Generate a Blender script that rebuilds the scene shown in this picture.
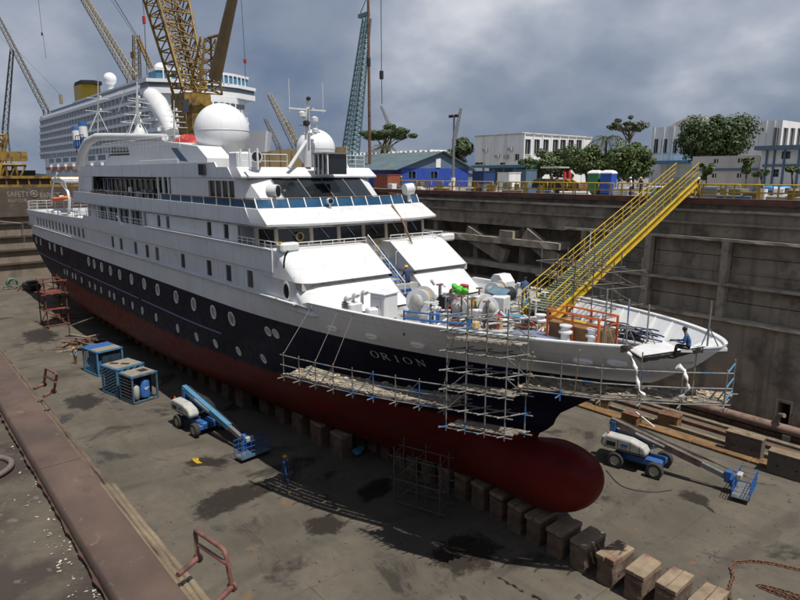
import bpy, bmesh, math, random
from mathutils import Vector, Matrix, Euler
random.seed(7)
for o in list(bpy.data.objects): bpy.data.objects.remove(o)
SC = bpy.context.scene
COL = SC.collection
PI = math.pi
# ------------------------------------------------------------------ camera
# the camera was solved from the ship's real size (102 m x 14.2 m): X runs along
# the keel to the bow, Y to port (the far quay), Z up from the dock floor.
FPX, PITCH, YAW = 623.47, math.radians(11.425), math.radians(139.83)
CAM = Vector((112.56, -25.566, 19.02))
_F = Vector((math.cos(YAW), math.sin(YAW), 0)); _R = Vector((math.sin(YAW), -math.cos(YAW), 0)); _U = Vector((0, 0, 1))
FWD = _F*math.cos(PITCH) - _U*math.sin(PITCH); UPV = _U*math.cos(PITCH) + _F*math.sin(PITCH)
cd = bpy.data.cameras.new('camera'); cam = bpy.data.objects.new('camera', cd); COL.objects.link(cam)
cd.sensor_width = 36.0; cd.lens = 36.0*FPX/800.0; cd.clip_start = 0.1; cd.clip_end = 6000
cam.matrix_world = Matrix.Translation(CAM) @ Matrix((_R, UPV, -FWD)).transposed().to_4x4()
SC.camera = cam
SC.render.resolution_x, SC.render.resolution_y = 1024, 768
# ------------------------------------------------------------------ sky and sun
SUNV = Vector((0.45, 0.035, 1.0)).normalized()
EL = math.asin(SUNV.z); AZ = math.atan2(SUNV.x, SUNV.y)
w = bpy.data.worlds.new('World'); SC.world = w; w.use_nodes = True
nt = w.node_tree; nt.nodes.clear()
def N(t, **k):
    n = nt.nodes.new(t)
    for a, b in k.items(): setattr(n, a, b)
    return n
def L(a, b): nt.links.new(a, b)
wo = N('ShaderNodeOutputWorld'); bg = N('ShaderNodeBackground'); L(bg.outputs[0], wo.inputs[0])
bg.inputs[1].default_value = 0.1
sky = N('ShaderNodeTexSky', sky_type='NISHITA', sun_disc=False, sun_elevation=EL, sun_rotation=AZ)
sky.air_density = 1.0; sky.dust_density = 1.5
tc = N('ShaderNodeTexCoord'); sp = N('ShaderNodeSeparateXYZ'); L(tc.outputs['Generated'], sp.inputs[0])
zz = N('ShaderNodeMath', operation='MAXIMUM'); L(sp.outputs[2], zz.inputs[0]); zz.inputs[1].default_value = 0.0
za = N('ShaderNodeMath', operation='ADD'); L(zz.outputs[0], za.inputs[0]); za.inputs[1].default_value = 0.5
dx = N('ShaderNodeMath', operation='DIVIDE'); L(sp.outputs[0], dx.inputs[0]); L(za.outputs[0], dx.inputs[1])
dy = N('ShaderNodeMath', operation='DIVIDE'); L(sp.outputs[1], dy.inputs[0]); L(za.outputs[0], dy.inputs[1])
cv = N('ShaderNodeCombineXYZ'); L(dx.outputs[0], cv.inputs[0]); L(dy.outputs[0], cv.inputs[1])
n1 = N('ShaderNodeTexNoise'); n1.inputs['Scale'].default_value = 1.9; n1.inputs['Detail'].default_value = 9; n1.inputs['Roughness'].default_value = 0.49; n1.inputs['Distortion'].default_value = 0.0
mpn = N('ShaderNodeMapping'); mpn.inputs['Location'].default_value = (3.1, 4.8, 0.4); L(cv.outputs[0], mpn.inputs[0]); L(mpn.outputs[0], n1.inputs['Vector'])
cr = N('ShaderNodeValToRGB'); L(n1.outputs[0], cr.inputs[0])
e = cr.color_ramp.elements
e[0].position = 0.34; e[0].color = (1.22, 1.66, 2.55, 1)
e[1].position = 0.50; e[1].color = (2.25, 2.62, 3.35, 1)
x = e.new(0.585); x.color = (3.5, 3.8, 4.5, 1)
x = e.new(0.70); x.color = (6.4, 6.5, 6.8, 1)
n2 = N('ShaderNodeTexNoise'); n2.inputs['Scale'].default_value = 0.35; n2.inputs['Detail'].default_value = 3; L(mpn.outputs[0], n2.inputs['Vector'])
gm = N('ShaderNodeMapRange'); L(n2.outputs[0], gm.inputs[0]); gm.inputs[1].default_value = 0.35; gm.inputs[2].default_value = 0.68; gm.inputs[3].default_value = 0.99; gm.inputs[4].default_value = 0.9
mx = N('ShaderNodeMix', data_type='RGBA'); L(gm.outputs[0], mx.inputs[0]); L(sky.outputs[0], mx.inputs[6]); L(cr.outputs[0], mx.inputs[7])
L(mx.outputs[2], bg.inputs[0])
sd = bpy.data.lights.new('sun', 'SUN'); so = bpy.data.objects.new('sun', sd); COL.objects.link(so)
sd.energy = 4.2; sd.angle = math.radians(0.53); sd.color = (1.0, 0.95, 0.87)
so.rotation_euler = SUNV.to_track_quat('Z', 'Y').to_euler(); so.location = (60, 0, 120)
SC.view_settings.view_transform = 'Standard'; SC.view_settings.look = 'None'
SC.view_settings.exposure = 0.22; SC.view_settings.gamma = 1.0
# ------------------------------------------------------------------ helpers
def ray(px, py): return FWD + _R*((px-400)/FPX) + UPV*((300-py)/FPX)
def at(px, py, ax, v):
    d = ray(px, py); i = 'xyz'.index(ax)
    return CAM + d*((v-CAM[i])/d[i])
def tag(o, label=None, cat=None, group=None, kind=None):
    if label: o['label'] = label
    if cat: o['category'] = cat
    if group: o['group'] = group
    if kind: o['kind'] = kind
    return o
def thing(name, label, cat, loc=(0, 0, 0), rz=0.0, group=None):
    o = bpy.data.objects.new(name, None); COL.objects.link(o)
    o.location = loc; o.rotation_euler = (0, 0, rz); o.empty_display_size = 0.3
    return tag(o, label, cat, group)
def copy_tree(o, parent=None):
    c = o.copy(); COL.objects.link(c); c.parent = parent
    for ch in o.children: copy_tree(ch, c)
    return c
def inst(name, mesh, parent, loc=(0, 0, 0), rot=(0, 0, 0), sc=(1, 1, 1)):
    o = bpy.data.objects.new(name, mesh); COL.objects.link(o); o.parent = parent
    o.location = loc; o.rotation_euler = rot; o.scale = sc
    return o
class MB:
    def __init__(s): s.v = []; s.f = []; s.m = []
    def add(s, vs, fs, m=0):
        b = len(s.v); s.v += [tuple(p) for p in vs]
        for f in fs: s.f.append([b+i for i in f]); s.m.append(m)
        return s
    def box(s, x0, x1, y0, y1, z0, z1, m=0):
        return s.add([(x0,y0,z0),(x1,y0,z0),(x1,y1,z0),(x0,y1,z0),(x0,y0,z1),(x1,y0,z1),(x1,y1,z1),(x0,y1,z1)],
                     [(0,3,2,1),(4,5,6,7),(0,1,5,4),(1,2,6,5),(2,3,7,6),(3,0,4,7)], m)
    def cbox(s, c, d, ch=0.03, rz=0.0, m=0, rx=0.0, ry=0.0):
        bm = bmesh.new(); bmesh.ops.create_cube(bm, size=1.0)
        for v in bm.verts: v.co = Vector((v.co.x*d[0], v.co.y*d[1], v.co.z*d[2]))
        if ch > 0: bmesh.ops.bevel(bm, geom=list(bm.edges), offset=ch, segments=1, affect='EDGES', profile=0.5)
        R = Euler((rx, ry, rz)).to_matrix(); c = Vector(c)
        bm.verts.index_update()
        s.add([R @ v.co + c for v in bm.verts], [[v.index for v in f.verts] for f in bm.faces], m); bm.free()
        return s
    def bar(s, p, q, wd, h, m=0, up=(0, 0, 1)):
        p = Vector(p); q = Vector(q); d = (q-p)
        if d.length < 1e-6: return s
        d.normalize(); up = Vector(up)
        if abs(d.dot(up)) > 0.98: up = Vector((1, 0, 0))
        r = d.cross(up).normalized()*wd/2; u = r.cross(d).normalized()*h/2
        vs = [a+sx*r+sz*u for a in (p, q) for sx, sz in ((-1,-1),(1,-1),(1,1),(-1,1))]
        return s.add(vs, [(3,2,1,0),(4,5,6,7),(0,1,5,4),(1,2,6,5),(2,3,7,6),(3,0,4,7)], m)
    def cyl(s, p, q, r, n=8, r2=None, m=0, caps=True):
        p = Vector(p); q = Vector(q); r2 = r if r2 is None else r2
        d = (q-p)
        if d.length < 1e-6: return s
        d.normalize(); a = Vector((0, 0, 1)) if abs(d.z) < 0.9 else Vector((1, 0, 0))
        u = d.cross(a).normalized(); v = d.cross(u)
        vs = []
        for c, rr in ((p, r), (q, r2)):
            for i in range(n):
                t = 2*PI*i/n; vs.append(c+(u*math.cos(t)+v*math.sin(t))*rr)
        fs = [(i, (i+1) % n, n+(i+1) % n, n+i) for i in range(n)]
        if caps: fs += [tuple(range(n-1, -1, -1)), tuple(range(n, 2*n))]
        return s.add(vs, fs, m)
    def tube(s, pts, r, n=6, m=0, closed=False):
        pts = [Vector(p) for p in pts]; K = len(pts); vs = []
        prev = None
        for i, p in enumerate(pts):
            if closed: d = pts[(i+1) % K]-pts[i-1]
            else: d = pts[min(i+1, K-1)]-pts[max(i-1, 0)]
            d.normalize()
            if prev is None:
                a = Vector((0, 0, 1)) if abs(d.z) < 0.9 else Vector((1, 0, 0)); u = d.cross(a).normalized()
            else: u = (prev-d*prev.dot(d)).normalized()
            prev = u; v = d.cross(u)
            rr = r[i] if isinstance(r, (list, tuple)) else r
            for j in range(n):
                t = 2*PI*j/n; vs.append(p+(u*math.cos(t)+v*math.sin(t))*rr)
        fs = []
        for i in range(K if closed else K-1):
            a, b = i*n, ((i+1) % K)*n
            for j in range(n): fs.append((a+j, a+(j+1) % n, b+(j+1) % n, b+j))
        if not closed: fs += [tuple(range(n-1, -1, -1)), tuple(range((K-1)*n, K*n))]
        return s.add(vs, fs, m)
    def lathe(s, prof, n=24, c=(0, 0, 0), m=0, axis='z', caps=True):
        vs = []; c = Vector(c)
        for r, h in prof:
            for j in range(n):
                t = 2*PI*j/n; a, b = r*math.cos(t), r*math.sin(t)
                p = Vector((a, b, h)) if axis == 'z' else (Vector((h, a, b)) if axis == 'x' else Vector((b, h, a)))
                vs.append(c+p)
        fs = []
        for i in range(len(prof)-1):
            for j in range(n): fs.append((i*n+j, i*n+(j+1) % n, (i+1)*n+(j+1) % n, (i+1)*n+j))
        if caps: fs += [tuple(range(n-1, -1, -1)), tuple(range((len(prof)-1)*n, len(prof)*n))]
        return s.add(vs, fs, m)
    def prism(s, poly, z0, z1, axis='z', m=0):
        n = len(poly)
        def P(a, b, h): return (a, b, h) if axis == 'z' else ((a, h, b) if axis == 'y' else (h, a, b))
        vs = [P(a, b, z0) for a, b in poly]+[P(a, b, z1) for a, b in poly]
        return s.add(vs, [tuple(range(n-1, -1, -1)), tuple(range(n, 2*n))]+[(i, (i+1) % n, n+(i+1) % n, n+i) for i in range(n)], m)
    def loft(s, rings, m=0, caps=True, closed=True):
        n = len(rings[0]); vs = [p for r in rings for p in r]; fs = []
        for i in range(len(rings)-1):
            for j in range(n if closed else n-1): fs.append((i*n+j, i*n+(j+1) % n, (i+1)*n+(j+1) % n, (i+1)*n+j))
        if caps and closed: fs += [tuple(range(n-1, -1, -1)), tuple(range((len(rings)-1)*n, len(rings)*n))]
        return s.add(vs, fs, m)
    def mesh(s, name, mats, smooth=False, ang=35, fix=False):
        me = bpy.data.meshes.new(name); me.from_pydata(s.v, [], s.f)
        for mt in (mats if isinstance(mats, (list, tuple)) else [mats]): me.materials.append(mt)
        if any(s.m): me.polygons.foreach_set('material_index', s.m)
        if fix:
            bm = bmesh.new(); bm.from_mesh(me); bmesh.ops.recalc_face_normals(bm, faces=bm.faces); bm.to_mesh(me); bm.free()
        if smooth:
            me.polygons.foreach_set('use_smooth', [True]*len(me.polygons))
            me.set_sharp_from_angle(angle=math.radians(ang))
        me.update(); return me
    def build(s, name, mats, parent=None, smooth=False, loc=(0, 0, 0), ang=35, fix=False):
        o = bpy.data.objects.new(name, s.mesh(name, mats, smooth, ang, fix)); COL.objects.link(o)
        o.parent = parent; o.location = loc; return o
def wall_holes(mb, a0, a1, b0, b1, holes, P, th=0.15, m=0):
    """wall in an (a,b) plane with real rectangular openings; P(a,b,d) gives the point at depth d."""
    A = sorted(set([a0, a1]+[min(max(h[i], a0), a1) for h in holes for i in (0, 1)]))
    B = sorted(set([b0, b1]+[min(max(h[i], b0), b1) for h in holes for i in (2, 3)]))
    def hole(i, j):
        if i < 0 or j < 0 or i >= len(A)-1 or j >= len(B)-1: return None
        ca, cb = (A[i]+A[i+1])/2, (B[j]+B[j+1])/2
        return any(h[0] < ca < h[1] and h[2] < cb < h[3] for h in holes)
    for i in range(len(A)-1):
        for j in range(len(B)-1):
            if hole(i, j): continue
            x0, x1, y0, y1 = A[i], A[i+1], B[j], B[j+1]
            mb.add([P(x0,y0,0),P(x1,y0,0),P(x1,y1,0),P(x0,y1,0)], [(0,1,2,3)], m)
            mb.add([P(x0,y0,th),P(x1,y0,th),P(x1,y1,th),P(x0,y1,th)], [(3,2,1,0)], m)
            for di, dj, e0, e1 in ((-1,0,(x0,y1),(x0,y0)),(1,0,(x1,y0),(x1,y1)),(0,-1,(x0,y0),(x1,y0)),(0,1,(x1,y1),(x0,y1))):
                if hole(i+di, j+dj) is not False:
                    mb.add([P(*e0,0),P(*e1,0),P(*e1,th),P(*e0,th)], [(3,2,1,0)], m)
    return mb
def sc3(a, s): return (a[0]*s, a[1]*s, a[2]*s)
MATS = {}
def mat(name, col, rough=0.6, metal=0.0, var=0.18, scale=1.0, bump=0.0, bscale=8.0, dirt=None, streak=None, spec=0.5, coat=0.0, detail=6, seams=None):
    """Principled material with colour mottling, optional dirt patches (col, scale, lo, hi) and vertical streaks (col, scale, amount)."""
    if name in MATS: return MATS[name]
    m = bpy.data.materials.new(name); m.use_nodes = True; t = m.node_tree; nd = t.nodes; lk = t.links
    b = nd['Principled BSDF']; b.inputs['Roughness'].default_value = rough; b.inputs['Metallic'].default_value = metal
    b.inputs['Specular IOR Level'].default_value = spec
    if coat: b.inputs['Coat Weight'].default_value = coat; b.inputs['Coat Roughness'].default_value = 0.12
    g = nd.new('ShaderNodeNewGeometry')
    def noise(sc, det=detail, vec=None, rg=0.6):
        n = nd.new('ShaderNodeTexNoise'); n.inputs['Scale'].default_value = sc; n.inputs['Detail'].default_value = det; n.inputs['Roughness'].default_value = rg
        lk.new(vec or g.outputs['Position'], n.inputs['Vector']); return n
    def mixc(fac, a, bcol):
        x = nd.new('ShaderNodeMix'); x.data_type = 'RGBA'; lk.new(fac, x.inputs[0])
        if hasattr(a, 'default_value'): lk.new(a, x.inputs[6])
        else: x.inputs[6].default_value = (*a, 1)
        if hasattr(bcol, 'default_value'): lk.new(bcol, x.inputs[7])
        else: x.inputs[7].default_value = (*bcol, 1)
        return x.outputs[2]
    def rng(src, lo, hi, a=0.0, c=1.0):
        r = nd.new('ShaderNodeMapRange'); lk.new(src, r.inputs[0]); r.inputs[1].default_value = lo; r.inputs[2].default_value = hi
        r.inputs[3].default_value = a; r.inputs[4].default_value = c; return r.outputs[0]
    n = noise(scale)
    out = mixc(rng(n.outputs[0], 0.3, 0.7), sc3(col, 1-var), sc3(col, 1+var))
    if streak:
        mp = nd.new('ShaderNodeMapping'); mp.inputs['Scale'].default_value = (1, 1, 0.06); lk.new(g.outputs['Position'], mp.inputs[0])
        ns = noise(streak[1], 5, mp.outputs[0]); out = mixc(rng(ns.outputs[0], 0.5, 0.78, 0, streak[2]), out, streak[0])
    if dirt:
        for dcol, dsc, lo, hi in (dirt if isinstance(dirt, list) else [dirt]):
            d = noise(dsc, 8); out = mixc(rng(d.outputs[0], lo, hi), out, dcol)
    if seams:
        sx = nd.new('ShaderNodeSeparateXYZ'); lk.new(g.outputs['Position'], sx.inputs[0]); sa = nd.new('ShaderNodeMath'); sa.operation = 'ADD'; lk.new(sx.outputs[0], sa.inputs[0]); lk.new(sx.outputs[1], sa.inputs[1])
        cx = nd.new('ShaderNodeCombineXYZ'); lk.new(sa.outputs[0], cx.inputs[0]); lk.new(sx.outputs[2], cx.inputs[1])
        bk = nd.new('ShaderNodeTexBrick'); lk.new(cx.outputs[0], bk.inputs['Vector']); bk.inputs['Scale'].default_value = 1.0; bk.inputs['Brick Width'].default_value = seams[0]; bk.inputs['Row Height'].default_value = seams[1]; bk.inputs['Mortar Size'].default_value = seams[2]; bk.inputs['Mortar Smooth'].default_value = 0.6
        out = mixc(rng(bk.outputs['Fac'], 0, 1, 0, seams[3]), out, sc3(col, 0.45))
    lk.new(out, b.inputs['Base Color'])
    rr = rng(n.outputs[0], 0.3, 0.7, max(0.03, rough-0.1), min(1, rough+0.1)); lk.new(rr, b.inputs['Roughness'])
    if bump:
        bp = nd.new('ShaderNodeBump'); bp.inputs['Strength'].default_value = bump; bp.inputs['Distance'].default_value = 0.05
        bn = noise(bscale, 8); lk.new(bn.outputs[0], bp.inputs['Height']); lk.new(bp.outputs[0], b.inputs['Normal'])
    MATS[name] = m; return m
RUST = (0.13, 0.05, 0.022); SOOT = (0.03, 0.028, 0.025)
M_WHITE = mat('ship_white_paint', (0.62, 0.63, 0.64), 0.38, var=0.05, scale=0.5, streak=((0.46, 0.40, 0.33), 2.2, 0.4), seams=(3.1, 1.35, 0.012, 0.45), dirt=((0.5, 0.45, 0.38), 1.3, 0.62, 0.8))
M_GREYW = mat('ship_side_paint', (0.66, 0.68, 0.71), 0.36, var=0.05, scale=0.4, streak=((0.42, 0.38, 0.34), 2.4, 0.5), seams=(4.2, 1.45, 0.012, 0.5), dirt=((0.48, 0.46, 0.43), 0.9, 0.6, 0.8))
M_GLASSD = mat('dark_glass', (0.012, 0.015, 0.018), 0.08, var=0.3, scale=0.7, spec=0.6)
M_BLUEG = mat('blue_glass', (0.018, 0.065, 0.13), 0.12, var=0.25, scale=0.8)
M_RAIL = mat('white_rail', (0.72, 0.72, 0.71), 0.45, var=0.06)
M_TAN = mat('tan_frame', (0.36, 0.31, 0.25), 0.55, var=0.08)
M_DECK = mat('deck_grey', (0.36, 0.37, 0.38), 0.75, var=0.2, scale=0.8, dirt=((0.15, 0.13, 0.11), 1.1, 0.48, 0.66))
M_BLACK = mat('black_rubber', (0.018, 0.018, 0.02), 0.7, var=0.2, scale=4)
M_YEL = mat('yellow_paint', (0.40, 0.27, 0.016), 0.55, var=0.16, scale=1.6, dirt=(RUST, 2.4, 0.62, 0.74))
M_YELR = mat('yellow_crane_paint', (0.25, 0.155, 0.025), 0.65, var=0.3, scale=0.9, dirt=((0.09, 0.05, 0.03), 0.8, 0.46, 0.62))
M_BLUE = mat('blue_paint', (0.03, 0.11, 0.33), 0.45, var=0.15, scale=2, dirt=((0.06, 0.06, 0.06), 3, 0.6, 0.75))
M_LBLUE = mat('light_blue_paint', (0.07, 0.21, 0.35), 0.45, var=0.15, scale=2, dirt=((0.2, 0.2, 0.19), 3, 0.58, 0.72))
M_RUST = mat('rusty_steel', (0.15, 0.075, 0.045), 0.85, var=0.3, scale=2.5, bump=0.3, bscale=14, dirt=((0.06, 0.035, 0.025), 1.7, 0.5, 0.7))
M_STEEL = mat('dull_steel', (0.26, 0.27, 0.28), 0.5, 0.6, var=0.2, scale=5, dirt=((0.12, 0.08, 0.05), 5, 0.56, 0.72))
M_SCAF = mat('scaffold_pole', (0.20, 0.195, 0.185), 0.6, 0.2, var=0.35, scale=3, dirt=[((0.05, 0.14, 0.30), 0.9, 0.58, 0.61), ((0.16, 0.09, 0.05), 2.6, 0.6, 0.7)])
M_PLANK = mat('dusty_plank', (0.24, 0.215, 0.175), 0.9, var=0.35, scale=1.4, bump=0.4, bscale=12, dirt=((0.10, 0.085, 0.07), 2.1, 0.5, 0.64))
M_WOOD = mat('weathered_timber', (0.18, 0.138, 0.09), 0.9, var=0.3, scale=2.2, bump=0.4, bscale=16, dirt=((0.09, 0.07, 0.055), 1.6, 0.52, 0.68))
M_CRATE = mat('pale_plywood', (0.50, 0.36, 0.17), 0.8, var=0.16, scale=1.4, dirt=((0.28, 0.2, 0.11), 1.2, 0.55, 0.72))
M_ORANGE = mat('orange_paint', (0.55, 0.11, 0.025), 0.5, var=0.15, scale=3)
M_RED = mat('red_paint', (0.36, 0.03, 0.025), 0.5, var=0.2, scale=3)
M_REDFR = mat('dull_red_steel', (0.17, 0.045, 0.03), 0.7, var=0.3, scale=2.5, dirt=((0.07, 0.04, 0.03), 2, 0.52, 0.68))
M_GREY = mat('grey_machine_paint', (0.40, 0.40, 0.38), 0.5, var=0.1, scale=2, dirt=((0.2, 0.18, 0.15), 2.5, 0.56, 0.74))
M_CONC = mat('stained_concrete', (0.295, 0.25, 0.195), 0.92, var=0.25, scale=0.45, bump=0.5, bscale=5, streak=((0.09, 0.078, 0.065), 1.3, 0.85), dirt=[((0.13, 0.11, 0.09), 0.5, 0.5, 0.66), ((0.2, 0.12, 0.07), 0.8, 0.64, 0.76)])
M_CONCL = mat('pale_concrete', (0.36, 0.31, 0.245), 0.9, var=0.2, scale=0.7, bump=0.3, bscale=6, streak=((0.14, 0.115, 0.09), 1.2, 0.6), dirt=((0.16, 0.13, 0.1), 0.8, 0.52, 0.7))
M_TIRE = mat('tyre_rubber', (0.035, 0.034, 0.033), 0.9, var=0.2, scale=6, bump=0.2, bscale=20)
M_RIM = mat('pale_rim', (0.45, 0.42, 0.37), 0.6, var=0.15, scale=4)
M_SKIN = mat('skin', (0.20, 0.11, 0.07), 0.55, var=0.08, scale=8)
M_HAIR = mat('black_hair', (0.012, 0.01, 0.009), 0.6, var=0.2, scale=20)
M_COVER = mat('blue_coverall', (0.035, 0.09, 0.24), 0.85, var=0.25, scale=6)
M_NAVY = mat('navy_coverall', (0.022, 0.035, 0.11), 0.85, var=0.25, scale=6)
M_HELMY = mat('yellow_helmet', (0.75, 0.5, 0.03), 0.4, var=0.05)
M_HELMO = mat('orange_helmet', (0.75, 0.26, 0.02), 0.4, var=0.05)
M_BOOT = mat('work_boot', (0.10, 0.07, 0.03), 0.8, var=0.2, scale=8)
# ================================================================== the dock
QZ = 17.15      # far quay level
NZ = 16.2       # near quay coping level
WY = 25.0       # face of the far dock wall
def floor_material():
    m = bpy.data.materials.new('dock_floor_concrete'); m.use_nodes = True; t = m.node_tree; nd = t.nodes; lk = t.links
    b = nd['Principled BSDF']; g = nd.new('ShaderNodeNewGeometry')
    def noise(s, d=8, mp=None, rg=0.6, dist=0.0):
        n = nd.new('ShaderNodeTexNoise'); n.inputs['Scale'].default_value = s; n.inputs['Detail'].default_value = d; n.inputs['Roughness'].default_value = rg; n.inputs['Distortion'].default_value = dist
        if mp:
            q = nd.new('ShaderNodeMapping'); q.inputs['Scale'].default_value = mp; lk.new(g.outputs['Position'], q.inputs[0]); lk.new(q.outputs[0], n.inputs['Vector'])
        else: lk.new(g.outputs['Position'], n.inputs['Vector'])
        return n.outputs[0]
    def rng(s, lo, hi, a=0.0, c=1.0):
        r = nd.new('ShaderNodeMapRange'); lk.new(s, r.inputs[0])
        for i, v in enumerate((lo, hi, a, c)): r.inputs[i+1].default_value = v
        return r.outputs[0]
    def mix(f, a, c):
        x = nd.new('ShaderNodeMix'); x.data_type = 'RGBA'; lk.new(f, x.inputs[0])
        for i, v in ((6, a), (7, c)):
            if isinstance(v, tuple): x.inputs[i].default_value = (*v, 1)
            else: lk.new(v, x.inputs[i])
        return x.outputs[2]
    c = mix(rng(noise(0.22), 0.32, 0.68), (0.070, 0.060, 0.046), (0.130, 0.112, 0.086))
    c = mix(rng(noise(1.3, 12, None, 0.76), 0.44, 0.64, 0, 0.5), c, (0.07, 0.06, 0.046))
    c = mix(rng(noise(0.5, 9, (0.22, 1, 1), 0.65), 0.52, 0.70, 0, 0.75), c, (0.062, 0.056, 0.046))
    c = mix(rng(noise(0.16, 9, None, 0.66, 0.8), 0.565, 0.625, 0, 0.8), c, (0.034, 0.029, 0.025))
    c = mix(rng(noise(0.33, 6, None, 0.6, 0.4), 0.64, 0.72, 0, 0.6), c, (0.17, 0.10, 0.045))
    v = nd.new('ShaderNodeTexVoronoi'); v.inputs['Scale'].default_value = 1.6; lk.new(g.outputs['Position'], v.inputs['Vector'])
    c = mix(rng(v.outputs['Distance'], 0.05, 0.09, 0.5, 0.0), c, (0.05, 0.045, 0.04))
    bk = nd.new('ShaderNodeTexBrick'); lk.new(g.outputs['Position'], bk.inputs['Vector']); bk.inputs['Scale'].default_value = 1.0; bk.inputs['Brick Width'].default_value = 9.0; bk.inputs['Row Height'].default_value = 6.0; bk.inputs['Mortar Size'].default_value = 0.035; bk.inputs['Mortar Smooth'].default_value = 0.5; bk.offset = 0.0
    jm = nd.new('ShaderNodeMath'); jm.operation = 'MULTIPLY'; lk.new(bk.outputs['Fac'], jm.inputs[0]); lk.new(rng(noise(0.7, 6), 0.42, 0.6, 0.0, 0.7), jm.inputs[1])
    c = mix(jm.outputs[0], c, (0.04, 0.035, 0.029))
    wv = nd.new('ShaderNodeTexWave'); wv.inputs['Scale'].default_value = 0.05; wv.inputs['Distortion'].default_value = 9.0; wv.inputs['Detail'].default_value = 2.0; wv.inputs['Detail Scale'].default_value = 0.35; lk.new(g.outputs['Position'], wv.inputs['Vector'])
    tm = nd.new('ShaderNodeMath'); tm.operation = 'MULTIPLY'; lk.new(rng(wv.outputs['Fac'], 0.93, 0.985, 0.0, 0.55), tm.inputs[0]); lk.new(rng(noise(0.3, 4), 0.45, 0.6), tm.inputs[1])
    c = mix(tm.outputs[0], c, (0.05, 0.044, 0.036))
    lk.new(c, b.inputs['Base Color'])
    lk.new(rng(noise(0.16, 9, None, 0.66, 0.8), 0.58, 0.63, 0.92, 0.45), b.inputs['Roughness'])
    bp = nd.new('ShaderNodeBump'); bp.inputs['Strength'].default_value = 0.6; bp.inputs['Distance'].default_value = 0.06
    lk.new(noise(5.0, 10, None, 0.7), bp.inputs['Height']); lk.new(bp.outputs[0], b.inputs['Normal'])
    return m
M_FLOOR = floor_material()
M_STAIN = mat('dark_wet_stain', (0.028, 0.022, 0.019), 0.4, var=0.3, scale=1.5)
M_BROWN = mat('brown_coping_paint', (0.084, 0.054, 0.040), 0.68, var=0.3, scale=1.3, bump=0.18, bscale=9, dirt=[((0.065, 0.036, 0.028), 2.2, 0.54, 0.7), ((0.15, 0.115, 0.09), 7.0, 0.64, 0.74), ((0.08, 0.12, 0.11), 1.4, 0.685, 0.7)])
M_QUAY = mat('near_quay_dirt', (0.088, 0.074, 0.054), 0.95, var=0.35, scale=2.2, bump=0.7, bscale=18, dirt=[((0.045, 0.032, 0.026), 0.9, 0.48, 0.6), ((0.14, 0.125, 0.09), 9, 0.62, 0.74)])
M_QUAYF = mat('far_quay_concrete', (0.23, 0.21, 0.18), 0.9, var=0.25, scale=0.4, bump=0.3, bscale=4, dirt=((0.10, 0.085, 0.07), 0.25, 0.5, 0.65))
M_WATER = mat('harbour_water', (0.05, 0.07, 0.08), 0.12, var=0.2, scale=0.2, bump=0.5, bscale=0.9)
M_RUSTED = mat('rusty_quay_edge', (0.13, 0.058, 0.042), 0.8, var=0.3, scale=1.2, dirt=((0.05, 0.035, 0.03), 0.7, 0.5, 0.68))
M_OCHRE = mat('ochre_rust_kerb', (0.18, 0.10, 0.042), 0.9, var=0.35, scale=1.1, bump=0.4, bscale=9, dirt=((0.09, 0.05, 0.03), 1.2, 0.52, 0.68))
M_PIPE = mat('pinkish_brown_pipe', (0.22, 0.145, 0.115), 0.7, var=0.2, scale=0.9, dirt=((0.10, 0.06, 0.045), 1.1, 0.5, 0.7))
def sheet(name, x0, x1, y0, y1, z, m, nx=1, ny=1, jit=0.0):
    b = MB(); vs = []
    for i in range(nx+1):
        for j in range(ny+1):
            vs.append((x0+(x1-x0)*i/nx, y0+(y1-y0)*j/ny, z+(random.uniform(-jit, jit) if jit else 0)))
    b.add(vs, [(i*(ny+1)+j, (i+1)*(ny+1)+j, (i+1)*(ny+1)+j+1, i*(ny+1)+j+1) for i in range(nx) for j in range(ny)])
    return tag(b.build(name, m, None, smooth=bool(jit)), kind='structure')
sheet('dock_floor', -26, 150, -24.4, 25.6, 0.0, M_FLOOR)
sheet('far_quay_ground', -26, 3000, 24.9, 3000, 16.95, M_QUAYF)
NY0 = at(115, 600, 'z', NZ).y; NY1 = at(193, 600, 'z', NZ).y      # the coping's two edges
sheet('near_quay_ground', -400, 200, -900, NY0+0.1, NZ-0.16, M_QUAY)
sheet('water', -3000, -30, -3000, 3000, 12.6, M_WATER)
# ---- near coping, ledge and wall
t = thing('steel_coping', 'wide brown painted steel coping running along the near quay edge', 'kerb')
for i, x in enumerate(range(-26, 150, 11)):                       # lengths of coping butted together
    b = MB(); L0 = 11-0.012
    rnd = random.Random(i)
    pts = [(NY0, NZ-0.10), (NY0+0.012, NZ-0.012), (NY0+0.03, NZ), (NY1-0.05, NZ+0.002), (NY1-0.014, NZ-0.012), (NY1, NZ-0.06), (NY1, NZ-0.25), (NY0+0.05, NZ-0.25)]
    b.prism(pts, x, x+L0, axis='x'); b.build('coping_length', M_BROWN, t, smooth=True, ang=50)
b = MB(); rnd = random.Random(3)
n = 360; vs = []
for i in range(n+1):
    X = 90+25*i/n
    vs += [(X, NY0-0.004-abs(rnd.gauss(0, 0.012)), NZ-0.11), (X, NY0+0.05, NZ-0.075+rnd.uniform(-.01, .01)), (X, NY0+0.03, NZ-0.16)]
b.add(vs, [(i*3+j, (i+1)*3+j, (i+1)*3+(j+1) % 3, i*3+(j+1) % 3) for i in range(n) for j in range(3)])
b.build('rust_scale_edge', mat('dark_rust_scale', (.075, .038, .024), .9, var=.35, scale=6, bump=.5, bscale=20), t)
dw = thing('near_dock_wall', 'stepped concrete wall of the dock below the brown coping', 'wall')
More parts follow.
